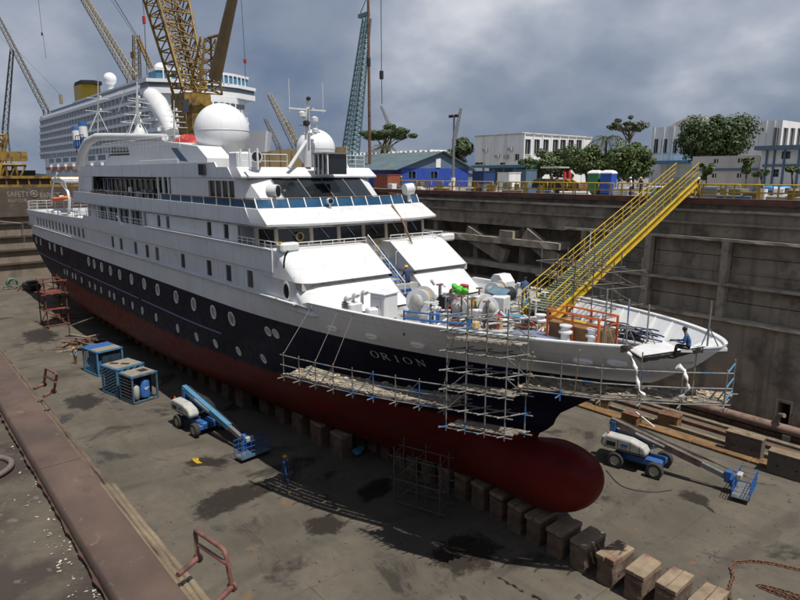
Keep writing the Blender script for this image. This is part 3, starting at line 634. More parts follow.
def hull_material(bulb=False):
    m = bpy.data.materials.new('bulb_red_paint' if bulb else 'ship_hull_paint'); m.use_nodes = True; t = m.node_tree; nd = t.nodes; lk = t.links
    b = nd['Principled BSDF']; g = nd.new('ShaderNodeNewGeometry'); s = nd.new('ShaderNodeSeparateXYZ'); lk.new(g.outputs['Position'], s.inputs[0])
    def noise(sc, d=6, mp=None):
        n = nd.new('ShaderNodeTexNoise'); n.inputs['Scale'].default_value = sc; n.inputs['Detail'].default_value = d
        q = nd.new('ShaderNodeMapping'); q.inputs['Scale'].default_value = mp or (1, 1, 1); lk.new(g.outputs['Position'], q.inputs[0]); lk.new(q.outputs[0], n.inputs['Vector']); return n.outputs[0]
    def rng(src, lo, hi, a=0.0, c=1.0):
        r = nd.new('ShaderNodeMapRange'); lk.new(src, r.inputs[0])
        for i, v in enumerate((lo, hi, a, c)): r.inputs[i+1].default_value = v
        return r.outputs[0]
    def mix(f, a, c):
        x = nd.new('ShaderNodeMix'); x.data_type = 'RGBA'; lk.new(f, x.inputs[0])
        for i, v in ((6, a), (7, c)):
            if isinstance(v, tuple): x.inputs[i].default_value = (*v, 1)
            else: lk.new(v, x.inputs[i])
        return x.outputs[2]
    red = mix(rng(noise(.5, 8, (.5, .5, 1.4)), .35, .7), (0.155, 0.012, 0.012), (0.105, 0.015, 0.013))
    sx_ = rng(s.outputs[0], 80.0, 92.0, 0.75, 0.0); fm_ = nd.new('ShaderNodeMath'); fm_.operation = 'MULTIPLY'; lk.new(sx_, fm_.inputs[0]); lk.new(rng(noise(.35, 8, (.5, .5, 1.6)), .35, .6), fm_.inputs[1]); red = mix(fm_.outputs[0], red, (0.105, 0.034, 0.022))
    red = mix(rng(noise(1.6, 8, (.4, .4, 1.6)), .55, .72, 0, .6), red, (0.05, 0.014, 0.013))
    navy = mix(rng(noise(.3, 5), .35, .65), (0.005, 0.007, 0.022), (0.009, 0.011, 0.030))
    navy = mix(rng(noise(1.2, 6, (1, 1, .15)), .6, .8, 0, .3), navy, (0.016, 0.016, 0.022))
    grey = mix(rng(noise(.25, 5), .35, .65), (0.64, 0.66, 0.69), (0.70, 0.72, 0.75))
    grey = mix(rng(noise(2.2, 6, (1, 1, .07)), .52, .8, 0, .4), grey, (0.42, 0.40, 0.37))
    wob = nd.new('ShaderNodeMath'); wob.operation = 'MULTIPLY_ADD'; lk.new(noise(1.3, 6, (1, 1, .3)), wob.inputs[0]); wob.inputs[1].default_value = -1.0; lk.new(s.outputs[2], wob.inputs[2])
    f1 = rng(wob.outputs[0], 4.85+20*bulb, 5.2+20*bulb)
    f2 = rng(s.outputs[2], 9.915, 9.93)
    c = mix(f1, red, navy); c = mix(f2, c, grey)
    cx = nd.new('ShaderNodeCombineXYZ'); lk.new(s.outputs[0], cx.inputs[0]); lk.new(s.outputs[2], cx.inputs[1])
    bk = nd.new('ShaderNodeTexBrick'); lk.new(cx.outputs[0], bk.inputs['Vector']); bk.inputs['Scale'].default_value = 1.0; bk.inputs['Brick Width'].default_value = 5.2; bk.inputs['Row Height'].default_value = 1.62; bk.inputs['Mortar Size'].default_value = .014; bk.inputs['Mortar Smooth'].default_value = .6
    mv = nd.new('ShaderNodeMix'); mv.data_type = 'RGBA'; mv.blend_type = 'MULTIPLY'; lk.new(rng(bk.outputs['Fac'], 0, 1, 0, .5), mv.inputs[0]); lk.new(c, mv.inputs[6]); mv.inputs[7].default_value = (.35, .33, .3, 1); c = mv.outputs[2]
    pn = rng(noise(.9, 3, (.6, .6, .6)), .6, .63, 0, .35); c = mix(pn, c, (0.045, 0.03, 0.03)) if False else c
    lk.new(c, b.inputs['Base Color'])
    lk.new(rng(noise(2.2, 5), .3, .7, .40, .56), b.inputs['Roughness']); b.inputs['Specular IOR Level'].default_value = .12
    bp = nd.new('ShaderNodeBump'); bp.inputs['Strength'].default_value = .12; bp.inputs['Distance'].default_value = .05; lk.new(noise(.55, 3), bp.inputs['Height']); lk.new(bp.outputs[0], b.inputs['Normal'])
    return m
M_HULL = hull_material()
# ---- hull shell
us = [1.0+(50-1.0)*i/34 for i in range(35)]
ss = [1-(1-i/70)**1.45 for i in range(1, 71)]
NV = 30
def hull_side(side):
    rows = []
    for k in range(NV+1):
        row = []
        for u in us+[None]*0:
            z0, z1 = zk(u), 11.5; z = z0+(z1-z0)*(k/NV)**1.25
            row.append(Vector((u, side*hb(u, z), z)))
        for s_ in ss:
            v = (k/NV)**1.25
            zt = 12.25; X = 0
            zt = 11.5
            for it in range(5):
                z = 1.62+(zt-1.62)*v; X = 50+(lerp_tab(STEM, z)-50)*s_; zt = ztop(X, side)
            row.append(Vector((X, side*(hb(X, z) if s_ < 1 else 0.0), z)))
        rows.append(row)
    return rows
b = MB()
for side in (-1, 1):
    rows = hull_side(side); n = len(rows[0]); vs = [p for r in rows for p in r]
    fs = [(i*n+j, i*n+j+1, (i+1)*n+j+1, (i+1)*n+j) for i in range(NV) for j in range(n-1)]
    if side > 0: fs = [f[::-1] for f in fs]
    b.add(vs, fs)
    bot = rows[0]; b.add([p for p in bot]+[Vector((p.x, 0, p.z)) for p in bot], [((j+1, j, n+j, n+j+1) if side < 0 else (j, j+1, n+j+1, n+j)) for j in range(n-1)])
tr = [(1.0, -hb(1.0, z), z) for z in [zk(1)+(11.5-zk(1))*k/12 for k in range(13)]]
b.add(tr+[(1.0, -y, z) for _, y, z in tr], [(i, i+1, 13+i+1, 13+i) for i in range(12)])
b.build('hull', M_HULL, ship, smooth=True, ang=50)
# bulb
b = MB(); prof = []
for i in range(33):
    q = i/32; X = 85.0+(97.45-85.0)*(1-(1-q)**1.6)
    prof.append(X)
rings = []
for X in prof:
    q = max(0.0, (X-88.0)/(97.45-88.0)); sh = max(0.0, 1-max(0, (X-93.6)/(97.46-93.6))**3.0)**.5
    nk = .84+.16*min(1, max(0, (X-92.5)/2.2))**.8; ry, rz = 1.72*sh*nk, 1.95*sh*nk; cz = 3.58-.28*(1-nk)/.16+.5*max(0, (X-93)/4.4)**2
    ry *= .45+.55*min(1, max(0, (X-85)/6))
    rings.append([(X, ry*math.cos(a), cz+rz*math.sin(a)) for a in [2*PI*k/28 for k in range(28)]])
b.loft(rings); b.build('bulbous_bow', hull_material(True), ship, smooth=True, ang=60, fix=True)
# inner bulwark, cap rail and foredeck
DK = 10.95
for side in (-1, 1):
    outer = []; N_ = 60
    for i in range(N_+1):
        X = 82.3+(102.5-82.3)*(1-(1-i/N_)**1.4); outer.append((X, hb(X, ztop(X, side)), ztop(X, side)))
    b = MB(); th = .16
    vs = []
    for X, y, z in outer:
        yi = max(0.0, y-th*1.3); zd_ = DK-.02 if X < 100.4 else DK-.02+(X-100.4)*.62; yd = max(0.0, min(yi, hb(X, zd_)-th)); vs += [(X, side*(y-.005), z-.01), (X, side*yi, z-.01), (X, side*yd, zd_)]
    b.add(vs, [((i*3+j, (i+1)*3+j, (i+1)*3+j+1, i*3+j+1) if side < 0 else (i*3+j+1, (i+1)*3+j+1, (i+1)*3+j, i*3+j)) for i in range(N_) for j in range(2)])
    b.build('inner_bulwark', M_WHITE, ship)
    b = MB(); vs = []
    for X, y, z in outer: vs += [(X, side*(y+.05), z-.012), (X, side*(y+.05), z+.05), (X, side*max(0.0, y-.26), z+.05), (X, side*max(0.0, y-.26), z-.012)]
    b.add(vs, [(i*4+j, (i+1)*4+j, (i+1)*4+(j+1) % 4, i*4+(j+1) % 4) for i in range(N_) for j in range(4)])
    b.build('cap_rail', M_WHITE, ship, fix=True)
    for k in range(15):
        X = 84.2+k*1.12; y0 = hb(X, DK)-.16; y1 = hb(X, ztop(X, side))-.2; zt = ztop(X, side)-.03
        if X > 99.6: continue
        b = MB(); b.prism([(side*y0, DK), (side*y1, zt), (side*(y1-.13), zt), (side*(y0-.42), DK)], X-.02, X+.02, axis='x'); b.build('bulwark_stay', M_WHITE, ship, fix=True)
b = MB(); pts = [(82.0, -hb(82, DK)+.1)]+[(82+18.3*i/30, -max(.02, hb(82+18.3*i/30, DK)-.1)) for i in range(1, 31)]
poly = pts+[(x, -y) for x, y in pts[::-1]]
b.prism(poly, DK-.12, DK-.03); b.build('foredeck', M_DECK, ship, fix=True)
# beak platform at the very bow
pts = []
for i in range(17):
    X = 101.5+1.12*(1-(1-i/16)**1.6); pts.append((X, -max(0.0, hb(X, 12.2)-.02)))
pts = [p for p in pts if p[1] < -.01]+[(102.62, 0)]
b = MB(); b.prism(pts+[(x, -y) for x, y in pts[::-1][1:]], 12.06, 12.17); b.build('bow_platform', M_WHITE, ship, fix=True)
b = MB(); b.prism([(98.6, -2.3), (100.4, -1.2), (101.5, -.5), (101.5, .5), (100.4, 1.2), (98.6, 2.3)], 11.3, 11.36); b.build('bow_plating', M_WHITE, ship)
for k in range(4):
    b = MB(); X = 98.7+k*.66; b.box(X-.03, X+.03, -hb(X, 11.2)+.3, hb(X, 11.2)-.3, 10.95, 11.2); b.build('deck_beam', M_WHITE, ship)
# torn dark edge where bulwark plate has been cut away (starboard bow)
b = MB(); rnd = random.Random(2); vs = []
for i in range(25):
    X = 99.7+2.4*i/24; z = ztop(X, -1); y = -hb(X, z); vs += [(X, y-.03, z-.14-rnd.uniform(0, .1)), (X, y-.055, z+.056), (X, y+.2, z+.058), (X, y+.24, z-.1)]
b.add(vs, [(i*4+j, (i+1)*4+j, (i+1)*4+j+1, i*4+j+1) for i in range(24) for j in range(3)]); b.build('cut_plate_edge', mat('burnt_steel', (0.05, 0.042, 0.038), .8, var=.3, scale=4), ship, fix=True)
# stripe
b = MB()
for xa, xb in ((1.2, 26.6), (27.6, 52.3), (53.1, 69.9)):
    n = 24; vs = []
    for i in range(n+1):
        X = xa+(xb-xa)*i/n
        for z in (7.42, 7.53): P, nn, _, _ = hull_frame(X, z); vs.append(P+nn*.012)
    b.add(vs, [(2*i, 2*i+2, 2*i+3, 2*i+1) for i in range(n)])
b.build('blue_stripe', mat('pale_blue_stripe', (0.16, 0.20, 0.46), .4, var=.06), ship)
# portholes
def disc(mb, P, n, tx, tz, ra, rb, off, m=0, k=18):
    c = P+n*off; mb.add([c+tx*ra*math.cos(a)+tz*rb*math.sin(a) for a in [2*PI*i/k for i in range(k)]], [tuple(range(k))], m)
def porthole(px, py, ra, rb, small=False):
    h = hull_hit(px, py)
    if not h: return
    P, n, tx, tz = hull_frame(h.x, h.z)
    k = 18; mb = MB(); vs = []
    prof_ = ((1.0, .0), (1.0, .045), (.86, .055), (.74, .02), (.74, .006))
    for f, o in prof_:
        vs += [P+tx*ra*f*math.cos(a)+tz*rb*f*math.sin(a)+n*o for a in [2*PI*i/k for i in range(k)]]
    mb.add(vs, [(i*k+j, i*k+(j+1) % k, (i+1)*k+(j+1) % k, (i+1)*k+j) for i in range(len(prof_)-1) for j in range(k)])
    o = mb.build('porthole', M_DOMEW, ship, smooth=True, ang=60, fix=True)
    g = MB(); disc(g, P, n, tx, tz, ra*.75, rb*.75, .012); g.build('pane', M_DEADL if small else M_PANE, o, fix=True)
M_PANE = mat('porthole_pane', (0.26, 0.28, 0.30), .12, var=.6, scale=1.6)  # pale grey paints in the white glare reflected by the glass
M_DOMEW = mat('porthole_rim_white', (.68, .68, .67), .4, var=.12, scale=1.5)
M_DEADL = mat('porthole_deadlight', (0.42, 0.44, 0.46), .5, var=.3, scale=.6)
for px, py in ((36.5, 240.5), (41, 242), (50, 246), (55, 247.8), (62, 251), (89, 261.5), (94.5, 264), (102, 267.2), (110.8, 270.7), (120, 274.6), (131.8, 279.2), (144.5, 283.8), (158, 289.7), (176.5, 297), (194, 304.2), (213.7, 312), (232, 318.8)):
    porthole(px, py, .46, .54)
for px, py in ((64.8, 271.5), (67.5, 272.6), (73, 275.6), (76, 276.8), (82, 280), (90, 284.3), (95.5, 287.2), (101.5, 290), (109.8, 294), (114.5, 296.5), (123.8, 301), (133, 305.5), (142.8, 310.5), (156.5, 317.3), (178, 328.3), (197, 336.8), (216, 343.5), (239, 351), (264, 358.6)):
    porthole(px, py, .27, .38, True)
for px, py, ra in ((268.5, 331.2, .33), (276, 333.5, .33)): porthole(px, py, ra, .36, True)
# fairleads (white oval plates with slot) in the grey bulwark
for px, py in ((333, 327.5), (372, 335.5), (418, 344), (583, 360), (617.5, 361.5)):
    h = hull_hit(px, py)
    if not h: continue
    P, n, tx, tz = hull_frame(h.x, h.z); mb = MB(); k = 20; vs = []
    for f, o_ in ((1, 0), (1, .12), (.8, .14), (.55, .06)):
        vs += [P+tx*.42*f*math.copysign(abs(math.cos(a))**.7, math.cos(a))+tz*.16*f*math.sin(a)+n*o_ for a in [2*PI*i/k for i in range(k)]]
    mb.add(vs, [(i*k+j, i*k+(j+1) % k, (i+1)*k+(j+1) % k, (i+1)*k+j) for i in range(3) for j in range(k)]); o = mb.build('fairlead', mat('sky_sheen_white', (.85, .85, .85), .25, var=.02), ship, smooth=True, fix=True)  # brighter white than the bulwark, painting in sky reflected by the metal
    g = MB(); disc(g, P, n, tx, tz, .3, .1, .062); g.build('slot', M_GREYW, o, fix=True)
# ORION lettering laid on the flared bow
M_LET = mat('white_lettering', (0.62, 0.62, 0.60), .5, var=.1, scale=5)
def glyph(ch):
    S = []
    if ch == 'O': S.append(('ring', .5, .5, .42, .5))
    if ch in 'RIN': pass
    if ch == 'I': S += [(.5, 0, .5, 1, .13), (.3, .02, .7, .02, .05), (.3, .98, .7, .98, .05)]
    if ch == 'R': S += [(.2, 0, .2, 1, .13), (.05, .02, .4, .02, .05), (.05, .98, .55, .98, .06), (.55, .98, .75, .86, .09), (.75, .86, .75, .64, .12), (.75, .64, .55, .5, .09), (.55, .5, .2, .5, .05), (.45, .5, .95, .02, .13)]
    if ch == 'N': S += [(.15, 0, .15, 1, .06), (.0, .02, .3, .02, .05), (.0, .98, .2, .98, .05), (.15, .98, .85, .02, .14), (.85, 0, .85, 1, .06), (.7, .98, 1, .98, .05)]
    return S
for ch, px, py in (('O', 375, 354), ('R', 385.5, 356.4), ('I', 397, 358.6), ('O', 408, 360.4), ('N', 421, 362.6)):
    h = hull_hit(px, py)
    P, n, tx, tz = hull_frame(h.x, h.z); s_ = .56; mb = MB()
    if tx.x < 0: tx = -tx
    def Q(u, v): return P+tx*(u-.5)*s_*1.0+tz*(v-.5)*s_+tx*(v-.5)*s_*.12+n*.016
    for g in glyph(ch):
        if g[0] == 'ring':
            k = 24; vs = []
            for i in range(k):
                a = 2*PI*i/k; thk = .05+.09*abs(math.cos(a)); vs += [Q(.5+.5*math.cos(a), .5+.5*math.sin(a)), Q(.5+(.5-thk)*math.cos(a), .5+(.5-.05)*math.sin(a))]
            mb.add(vs, [(2*i, 2*((i+1) % k), 2*((i+1) % k)+1, 2*i+1) for i in range(k)])
        else:
            x0, y0, x1, y1, wd = g; l = math.hypot(x1-x0, y1-y0); nx, ny = -(y1-y0)/l*wd/2, (x1-x0)/l*wd/2
            mb.add([Q(x0+nx, y0+ny), Q(x0-nx, y0-ny), Q(x1-nx, y1-ny), Q(x1+nx, y1+ny)], [(0, 1, 2, 3)])
    mb.build('letter', M_LET, ship, fix=True)
# ---- superstructure -------------------------------------------------------
def sideP(y, inw=1): return lambda a, c, d: (a, y+d*inw, c)
GLS = [M_GLASSD, M_GLASSD, mat('blue_tint_glass', (.03, .05, .07), .08, var=.4, scale=.8), mat('curtained_glass', (.10, .10, .095), .15, var=.5, scale=2.5)]; WRND = random.Random(6)
def window(x0, x1, z0, z1, y, frame=.05, deep=.1, m=None, parent=ship, bars=0):
    f = MB()
    for bx_ in ((x0-frame, x0, z0-frame, z1+frame), (x1, x1+frame, z0-frame, z1+frame), (x0, x1, z0-frame, z0), (x0, x1, z1, z1+frame)): f.box(bx_[0], bx_[1], y-.03, y+.02, bx_[2], bx_[3])
    for k in range(bars): xx = x0+(x1-x0)*(k+1)/(bars+1); f.box(xx-.03, xx+.03, y+.01, y+deep-.005, z0, z1)
    o = f.build('window', M_RAIL, parent)
    gm_ = m or WRND.choice(GLS)
    g = MB(); g.box(x0-.01, x1+.01, y+deep, y+deep+.02, z0-.01, z1+.01); g.build('pane', gm_, o); return o
# deck 3 wall with windows
Y3 = -6.98; h3 = []
for k in range(14):                      # open slots near the stern
    xa = at(37+k*4.05, 0, 'y', Y3).x if False else 8.4+k*1.92
    h3.append((xa, xa+.95, 11.75, 12.85))
for px in (113, 121.5, 136, 147.5, 157.5, 183.3, 209.5, 229, 250.5):
    xc = at(px, 175+(px+137)*.268, 'y', Y3).x; h3.append((xc-.42, xc+.42, 11.68, 12.82))
b = MB(); wall_holes(b, 2.6, 80.95, 11.5, 13.05, h3, sideP(Y3)); b.build('deck_house_side', M_GREYW, ship)
for i, (xa, xb, za, zb) in enumerate(h3):
    window(xa, xb, za, zb, Y3, .05, .05)
xo = at(287, 291, 'y', Y3); mb = MB(); P = Vector((xo.x, Y3, xo.z)); vs = []
for f, o_ in ((1, 0), (1, .08), (.8, .1), (.7, .02)): vs += [P+Vector((.5*f*math.cos(a), -o_, .62*f*math.sin(a))) for a in [2*PI*i/20 for i in range(20)]]
mb.add(vs, [(i*20+j, i*20+(j+1) % 20, (i+1)*20+(j+1) % 20, (i+1)*20+j) for i in range(3) for j in range(20)]); o = mb.build('oval_window', M_RAIL, ship, smooth=True, fix=True)
g = MB(); disc(g, P, Vector((0, -1, 0)), Vector((1, 0, 0)), Vector((0, 0, 1)), .36, .45, .03); g.build('pane', M_GLASSD, o, fix=True)
b = MB(); b.box(2.6, 80.95, 6.9, 7.0, 11.5, 13.05); b.build('deck_house_side', M_GREYW, ship)
b = MB(); b.box(2.3, 2.6, -7.0, 7.0, 11.5, 13.05); b.build('stern_wall', M_GREYW, ship)
b = MB(); b.box(1.0, 82.5, -7.06, 7.06, 11.34, 11.49); b.build('main_deck', M_DECK, ship)
for s_ in (-1, 1):
    b = MB(); b.box(6.5, 81.2, min(s_*7.0, s_*7.3), max(s_*7.0, s_*7.3), 11.47, 11.56); b.build('rubbing_strake', M_WHITE, ship)
# deck 4 band (bulwark)
b = MB(); band = [(2.0, 13.06), (78.5, 13.06), (78.5, 14.46), (35.2, 14.46), (34.4, 14.0), (2.0, 13.7)]
for s_ in (-1, 1):
    b = MB(); b.prism(band, s_*7.1, s_*6.98, axis='y'); b.build('bulwark_band', M_GREYW, ship, fix=True)
    b = MB(); b.box(56, 78.4, min(s_*7.27, s_*6.95), max(s_*7.27, s_*6.95), 14.462, 14.53); b.build('cap_rail', M_WHITE, ship)
b = MB(); b.box(1.8, 2.0, -7.1, 7.1, 13.06, 13.7); b.build('stern_bulwark', M_GREYW, ship)
b = MB(); b.box(2.0, 79.2, -6.97, 6.97, 13.1, 13.25); b.build('bridge_deck', M_DECK, ship)
# deck 4 wall
Y4 = -6.86; h4 = []
for px in (157.5, 166.5, 207.8, 224.8):
    xc = at(px, 200, 'y', Y4).x; h4.append((xc-.38, xc+.38, 14.62, 15.62))
X4o = at(147, 222, 'y', Y4).x
xr4 = at(238, 240, 'y', Y4).x
b = MB(); wall_holes(b, X4o, xr4, 14.3, 15.82, h4, sideP(Y4)); b.build('deck_house_side', M_GREYW, ship)
for w_ in h4: window(*w_, Y4, .05, .05)
# recessed gallery aft with rails
b = MB(); Yr = -5.3; hr = [(35.6+k*1.75, 35.6+k*1.75+(.9 if k % 3 else 1.2), 13.4, 15.5) for k in range(12)]
wall_holes(b, 33, X4o+.1, 13.25, 15.82, hr, sideP(Yr)); b.build('gallery_wall', M_WHITE, ship)
for w_ in hr: window(*w_, Yr, .06, .1)
b = MB(); b.box(X4o-.1, X4o, Yr, Y4, 13.3, 15.82); b.build('gallery_end', M_GREYW, ship)
for k in range(6):
    X = 37.0+k*3.6
    if X < X4o-.5: b = MB(); b.box(X-.16, X+.16, -7.0, -6.8, 14.46, 15.8); b.build('gallery_post', M_GREYW, ship)
def railing(pts, h, name='railing', rails=3, r=.022, post=1.3, m=None, parent=ship, lean=(0, 0, 0), mid=None):
    """posts and rails are separate sub-parts of one railing"""
    P = [Vector(p) for p in pts]; ln = Vector(lean)
    root = None; b = MB()
    for k in range(rails):
        q = (k+1)/rails; b.tube([p+Vector((0, 0, h*q))+ln*q for p in P], r*(1.25 if k == rails-1 else .8), 6)
    root = b.build(name, m or M_RAIL, parent, smooth=True)
    for a, c in zip(P, P[1:]):
        n = max(1, round((c-a).length/post))
        for i in range(n+1):
            p = a.lerp(c, i/n)
            b = MB(); b.cyl(p, p+Vector((0, 0, h))+ln, r*1.15, 6); b.build('post', m or M_RAIL, root, smooth=True)
    return root
b = MB()
railing([(36.0, -7.0, 14.47), (47.5, -7.0, 14.47)], .75, post=.85); railing([(49.2, -7.0, 14.0), (X4o-.3, -7.0, 14.0)], 1.0, post=.85)
b = MB(); b.tube([(47.5, -7.05, 14.95), (48.3, -7.08, 14.9), (48.6, -7.08, 14.5), (49.2, -7.08, 14.1)], .1, 8); b.build('gate_frame', M_RAIL, ship, smooth=True)
# side doors and walkway up to the bridge wing
Yd = -5.75
dh = []
for px, w2, z0, z1 in ((259, .38, 13.5, 15.55), (246, .35, 14.75, 15.35), (267, .2, 14.8, 15.4)):
    xc = at(px, 228, 'y', Yd).x; dh.append((xc-w2, xc+w2, z0, z1))
b = MB(); wall_holes(b, xr4-.2, 77.4, 13.25, 15.82, dh, sideP(Yd)); b.build('wheelhouse_side', M_WHITE, ship)
for i, w_ in enumerate(dh): window(*w_, Yd, .05, .1)
b = MB(); b.box(xr4-.12, xr4, Y4+.1, Yd, 13.25, 15.82); b.build('wing_wall', M_WHITE, ship)
b = MB(); b.box(xr4-.2, 77.4, -Yd, -Yd+.15, 13.25, 15.82); b.build('wheelhouse_side', M_WHITE, ship)
b = MB(); b.box(33, 76.4, 6.7, 6.86, 14.4, 15.82); b.build('deck_house_side', M_GREYW, ship)
railing([(xr4, -6.95, 14.53), (79.0, -6.95, 14.53)], .42, rails=2, post=.8)
# bridge front: tan mullions between dark raked windows, wrapped round in plan
front = [(76.55, -7.0), (77.55, -6.2), (78.15, -4.0), (78.35, -2.0), (78.4, 0), (78.35, 2.0), (78.15, 4.0), (77.55, 6.2), (76.55, 7.0)]
def fpt(i, f): a, c = front[i], front[i+1]; return Vector((a[0]+(c[0]-a[0])*f, a[1]+(c[1]-a[1])*f, 0))
bf = MB(); vs = []
for X, y in front: vs += [(X-.25, y, 13.2), (X+.05, y, 14.62)]
bf.add(vs, [(2*i, 2*i+2, 2*i+3, 2*i+1) for i in range(8)]); bf.build('bridge_front', M_TAN, ship, fix=True)
bf = MB(); vs = []
for X, y in front: vs += [(X-.05, y, 15.62), (X-.0, y, 15.86)]
bf.add(vs, [(2*i, 2*i+2, 2*i+3, 2*i+1) for i in range(8)]); bf.build('bridge_header', M_TAN, ship, fix=True)
segs = 0
for i in range(8):
    nW = 1 if i in (0, 7) else 1
    a, c = fpt(i, 0), fpt(i, 1)
    for k in range(nW):
        p, q = a.lerp(c, .06), a.lerp(c, .94); d = (c-a).normalized()
        g = MB(); g.add([p+Vector((0, 0, 14.62)), q+Vector((0, 0, 14.62)), q+Vector((-.08, 0, 15.64)), p+Vector((-.08, 0, 15.64))], [(0, 1, 2, 3)])
        o = g.build('bridge_window', M_GLASSD, ship, fix=True)
        wp = MB(); m0 = p.lerp(q, .3)+Vector((.07, 0, 15.6)); m1 = p.lerp(q, .62)+Vector((.1, 0, 14.95)); wp.cyl(m1, m0, .02, 6); wp.build('wiper', M_STEEL, o)
    mu = MB(); mu.bar(a+Vector((.04, 0, 14.6)), a+Vector((-.04, 0, 15.66)), .22, .14, up=(1, 0, 0)); mu.build('mullion', M_TAN, ship)
mu = MB(); a = fpt(7, 1); mu.bar(a+Vector((.04, 0, 14.6)), a+Vector((-.04, 0, 15.66)), .22, .14, up=(1, 0, 0)); mu.build('mullion', M_TAN, ship)
b = MB(); b.box(70, 76.9, -5.5, 5.5, 13.25, 15.6); b.build('wheelhouse_interior', mat('dim_interior', (.05, .045, .04), .9), ship)
g = MB(); lr = at(300, 236.5, 'x', 78.2); g.tube([(lr.x, lr.y+.25*math.cos(a), lr.z+.25*math.sin(a)) for a in [2*PI*i/16 for i in range(16)]], .05, 6, closed=True); g.build('clear_view_ring', mat('brass', (.35, .24, .08), .4, .6), ship, smooth=True)
# deck 5 band: grey sides, white raked visor round the front
b = MB()
for s_ in (-1, 1):
    b = MB(); b.prism([(31.0, 15.83), (76.0, 15.83), (75.2, 16.88), (31.6, 17.05)], s_*7.1, s_*6.98, axis='y'); b.build('bulwark_band', M_GREYW, ship, fix=True)
vis_b = [(75.9, -7.12), (78.05, -7.12), (78.75, -5), (79.05, -2.5), (79.1, 0), (79.05, 2.5), (78.75, 5), (78.05, 7.12), (75.9, 7.12)]
vis_t = [(75.1, -7.05), (76.6, -6.95), (77.2, -4.9), (77.45, -2.5), (77.5, 0), (77.45, 2.5), (77.2, 4.9), (76.6, 6.95), (75.1, 7.05)]
b = MB(); vs = []
for (xb_, yb_), (xt_, yt_) in zip(vis_b, vis_t): vs += [(xb_-.25, yb_*.985, 15.8), (xb_, yb_, 15.84), (xb_+.03, yb_, 15.97), (xt_, yt_, 16.86), (xt_-.14, yt_*.985, 16.88), (xt_-.2, yt_*.975, 16.3)]
n = 6; b.add(vs, [(i*n+j, (i+1)*n+j, (i+1)*n+j+1, i*n+j+1) for i in range(8) for j in range(n-1)]); b.build('bridge_visor', M_WHITE, ship, fix=True, smooth=True, ang=30)
b = MB(); b.prism([(31, -6.97), (76.5, -6.97), (78.6, -4.5), (78.9, 0), (78.6, 4.5), (76.5, 6.97), (31, 6.97)], 15.7, 15.82); b.build('lounge_deck', M_DECK, ship)
# deck 5 house, half-breadth 5.85
Y5 = -5.85
a0, a1 = at(90, 178, 'y', Y5).x, at(172, 200, 'y', Y5).x
w0, w1 = at(208, 178, 'y', Y5).x, at(244, 190, 'y', Y5).x
b = MB(); X5a = at(80, 190, 'y', Y5).x
b.prism([(X5a-1.5, 15.83), (a0-.2, 15.83), (a0+.6, 18.75), (X5a, 18.75)], Y5, Y5+.2, axis='y'); b.build('aft_pillar', M_GREYW, ship, fix=True)
b = MB(); wall_holes(b, a1, 71.4, 15.83, 18.75, [(w0, min(w1, 71.3), 16.3, 18.55)], sideP(Y5)); b.build('lounge_side', M_WHITE, ship)
window(w0, min(w1, 71.3), 16.3, 18.55, Y5, .06, .12, bars=3)
b = MB(); Yv = -4.6
hv = [(a0-1+k*1.62, a0-1+k*1.62+1.45, 16.0, 18.5) for k in range(int((a1-a0+.5)/1.62))]
wall_holes(b, a0-2.2, a1+.1, 15.83, 18.75, hv, sideP(Yv)); b.build('verandah_wall', mat('dark_mullion', (.06, .055, .05), .6), ship)
rr = random.Random(4)
for w_ in hv: window(*w_, Yv, .03, .1)
for k in range(9):   # clutter behind the verandah rail: pale bundles, poles
    X = a0+.8+k*2.1+rr.uniform(-.4, .4); mb = MB()
    mb.cyl((X, -5.3, 15.9), (X+rr.uniform(-.3, .3), -5.2, 18.3), .04, 6); mb.build('scaffold_prop', M_STEEL, ship)
    mb = MB(); mb.cbox((X+.7, -5.1, 17.2+rr.uniform(-.2, .5)), (rr.uniform(.4, 1.1), .3, rr.uniform(.2, .6)), .05, rr.uniform(-.2, .2)); mb.build('stored_bundle', rr.choice([M_GREY, M_STEEL, M_WOOD, M_GREYW]), ship)
b = MB(); b.box(a0-.3, a0+5, Y5-.02, Y5+.03, 16.95, 17.12); b.build('red_canvas_strip', M_REDFR, ship)
for k in range(3):
    X = at(158+k*5.2, 190, 'y', Y5).x; b = MB(); b.box(X-.12, X+.12, Y5-.01, Y5+.1, 16, 18.75); b.build('white_post', M_WHITE, ship)
railing([(a0-.3, -6.9, 16.95), (a1+.3, -6.9, 16.95)], .42, rails=1, post=.95, m=M_STEEL)
# blue glass windbreak and teak rail, starboard side and round the front
def glass_run(pts, h, nper, lean=(0, 0, 0), m=None):
    P = [Vector(p) for p in pts]; ln = Vector(lean)
    for a, c in zip(P, P[1:]):
        n = max(1, round((c-a).length/nper))
        for i in range(n):
            p, q = a.lerp(c, (i+.04)/n), a.lerp(c, (i+.96)/n); g = MB(); nn = (q-p).cross(Vector((0, 0, 1))).normalized()*.012
            g.add([p-nn, q-nn, q-nn+ln+Vector((0, 0, h)), p-nn+ln+Vector((0, 0, h)), p+nn, q+nn, q+nn+ln+Vector((0, 0, h)), p+nn+ln+Vector((0, 0, h))], [(0, 1, 2, 3), (7, 6, 5, 4), (0, 4, 5, 1), (3, 2, 6, 7)]); g.build('windbreak_pane', m or M_BLUEG, ship)
            s_ = MB(); s_.bar(a.lerp(c, i/n), a.lerp(c, i/n)+ln*1.1+Vector((0, 0, h*1.1)), .07, .07); s_.build('stanchion', M_RAIL, ship)
    s_ = MB(); s_.tube([p+ln*1.12+Vector((0, 0, h*1.1)) for p in P], .035, 6); s_.build('handrail', mat('teak_rail', (.2, .1, .05), .5), ship)
glass_run([(a1+.4, -6.9, 16.9), (75.0, -6.95, 16.9)], .5, 2.2)
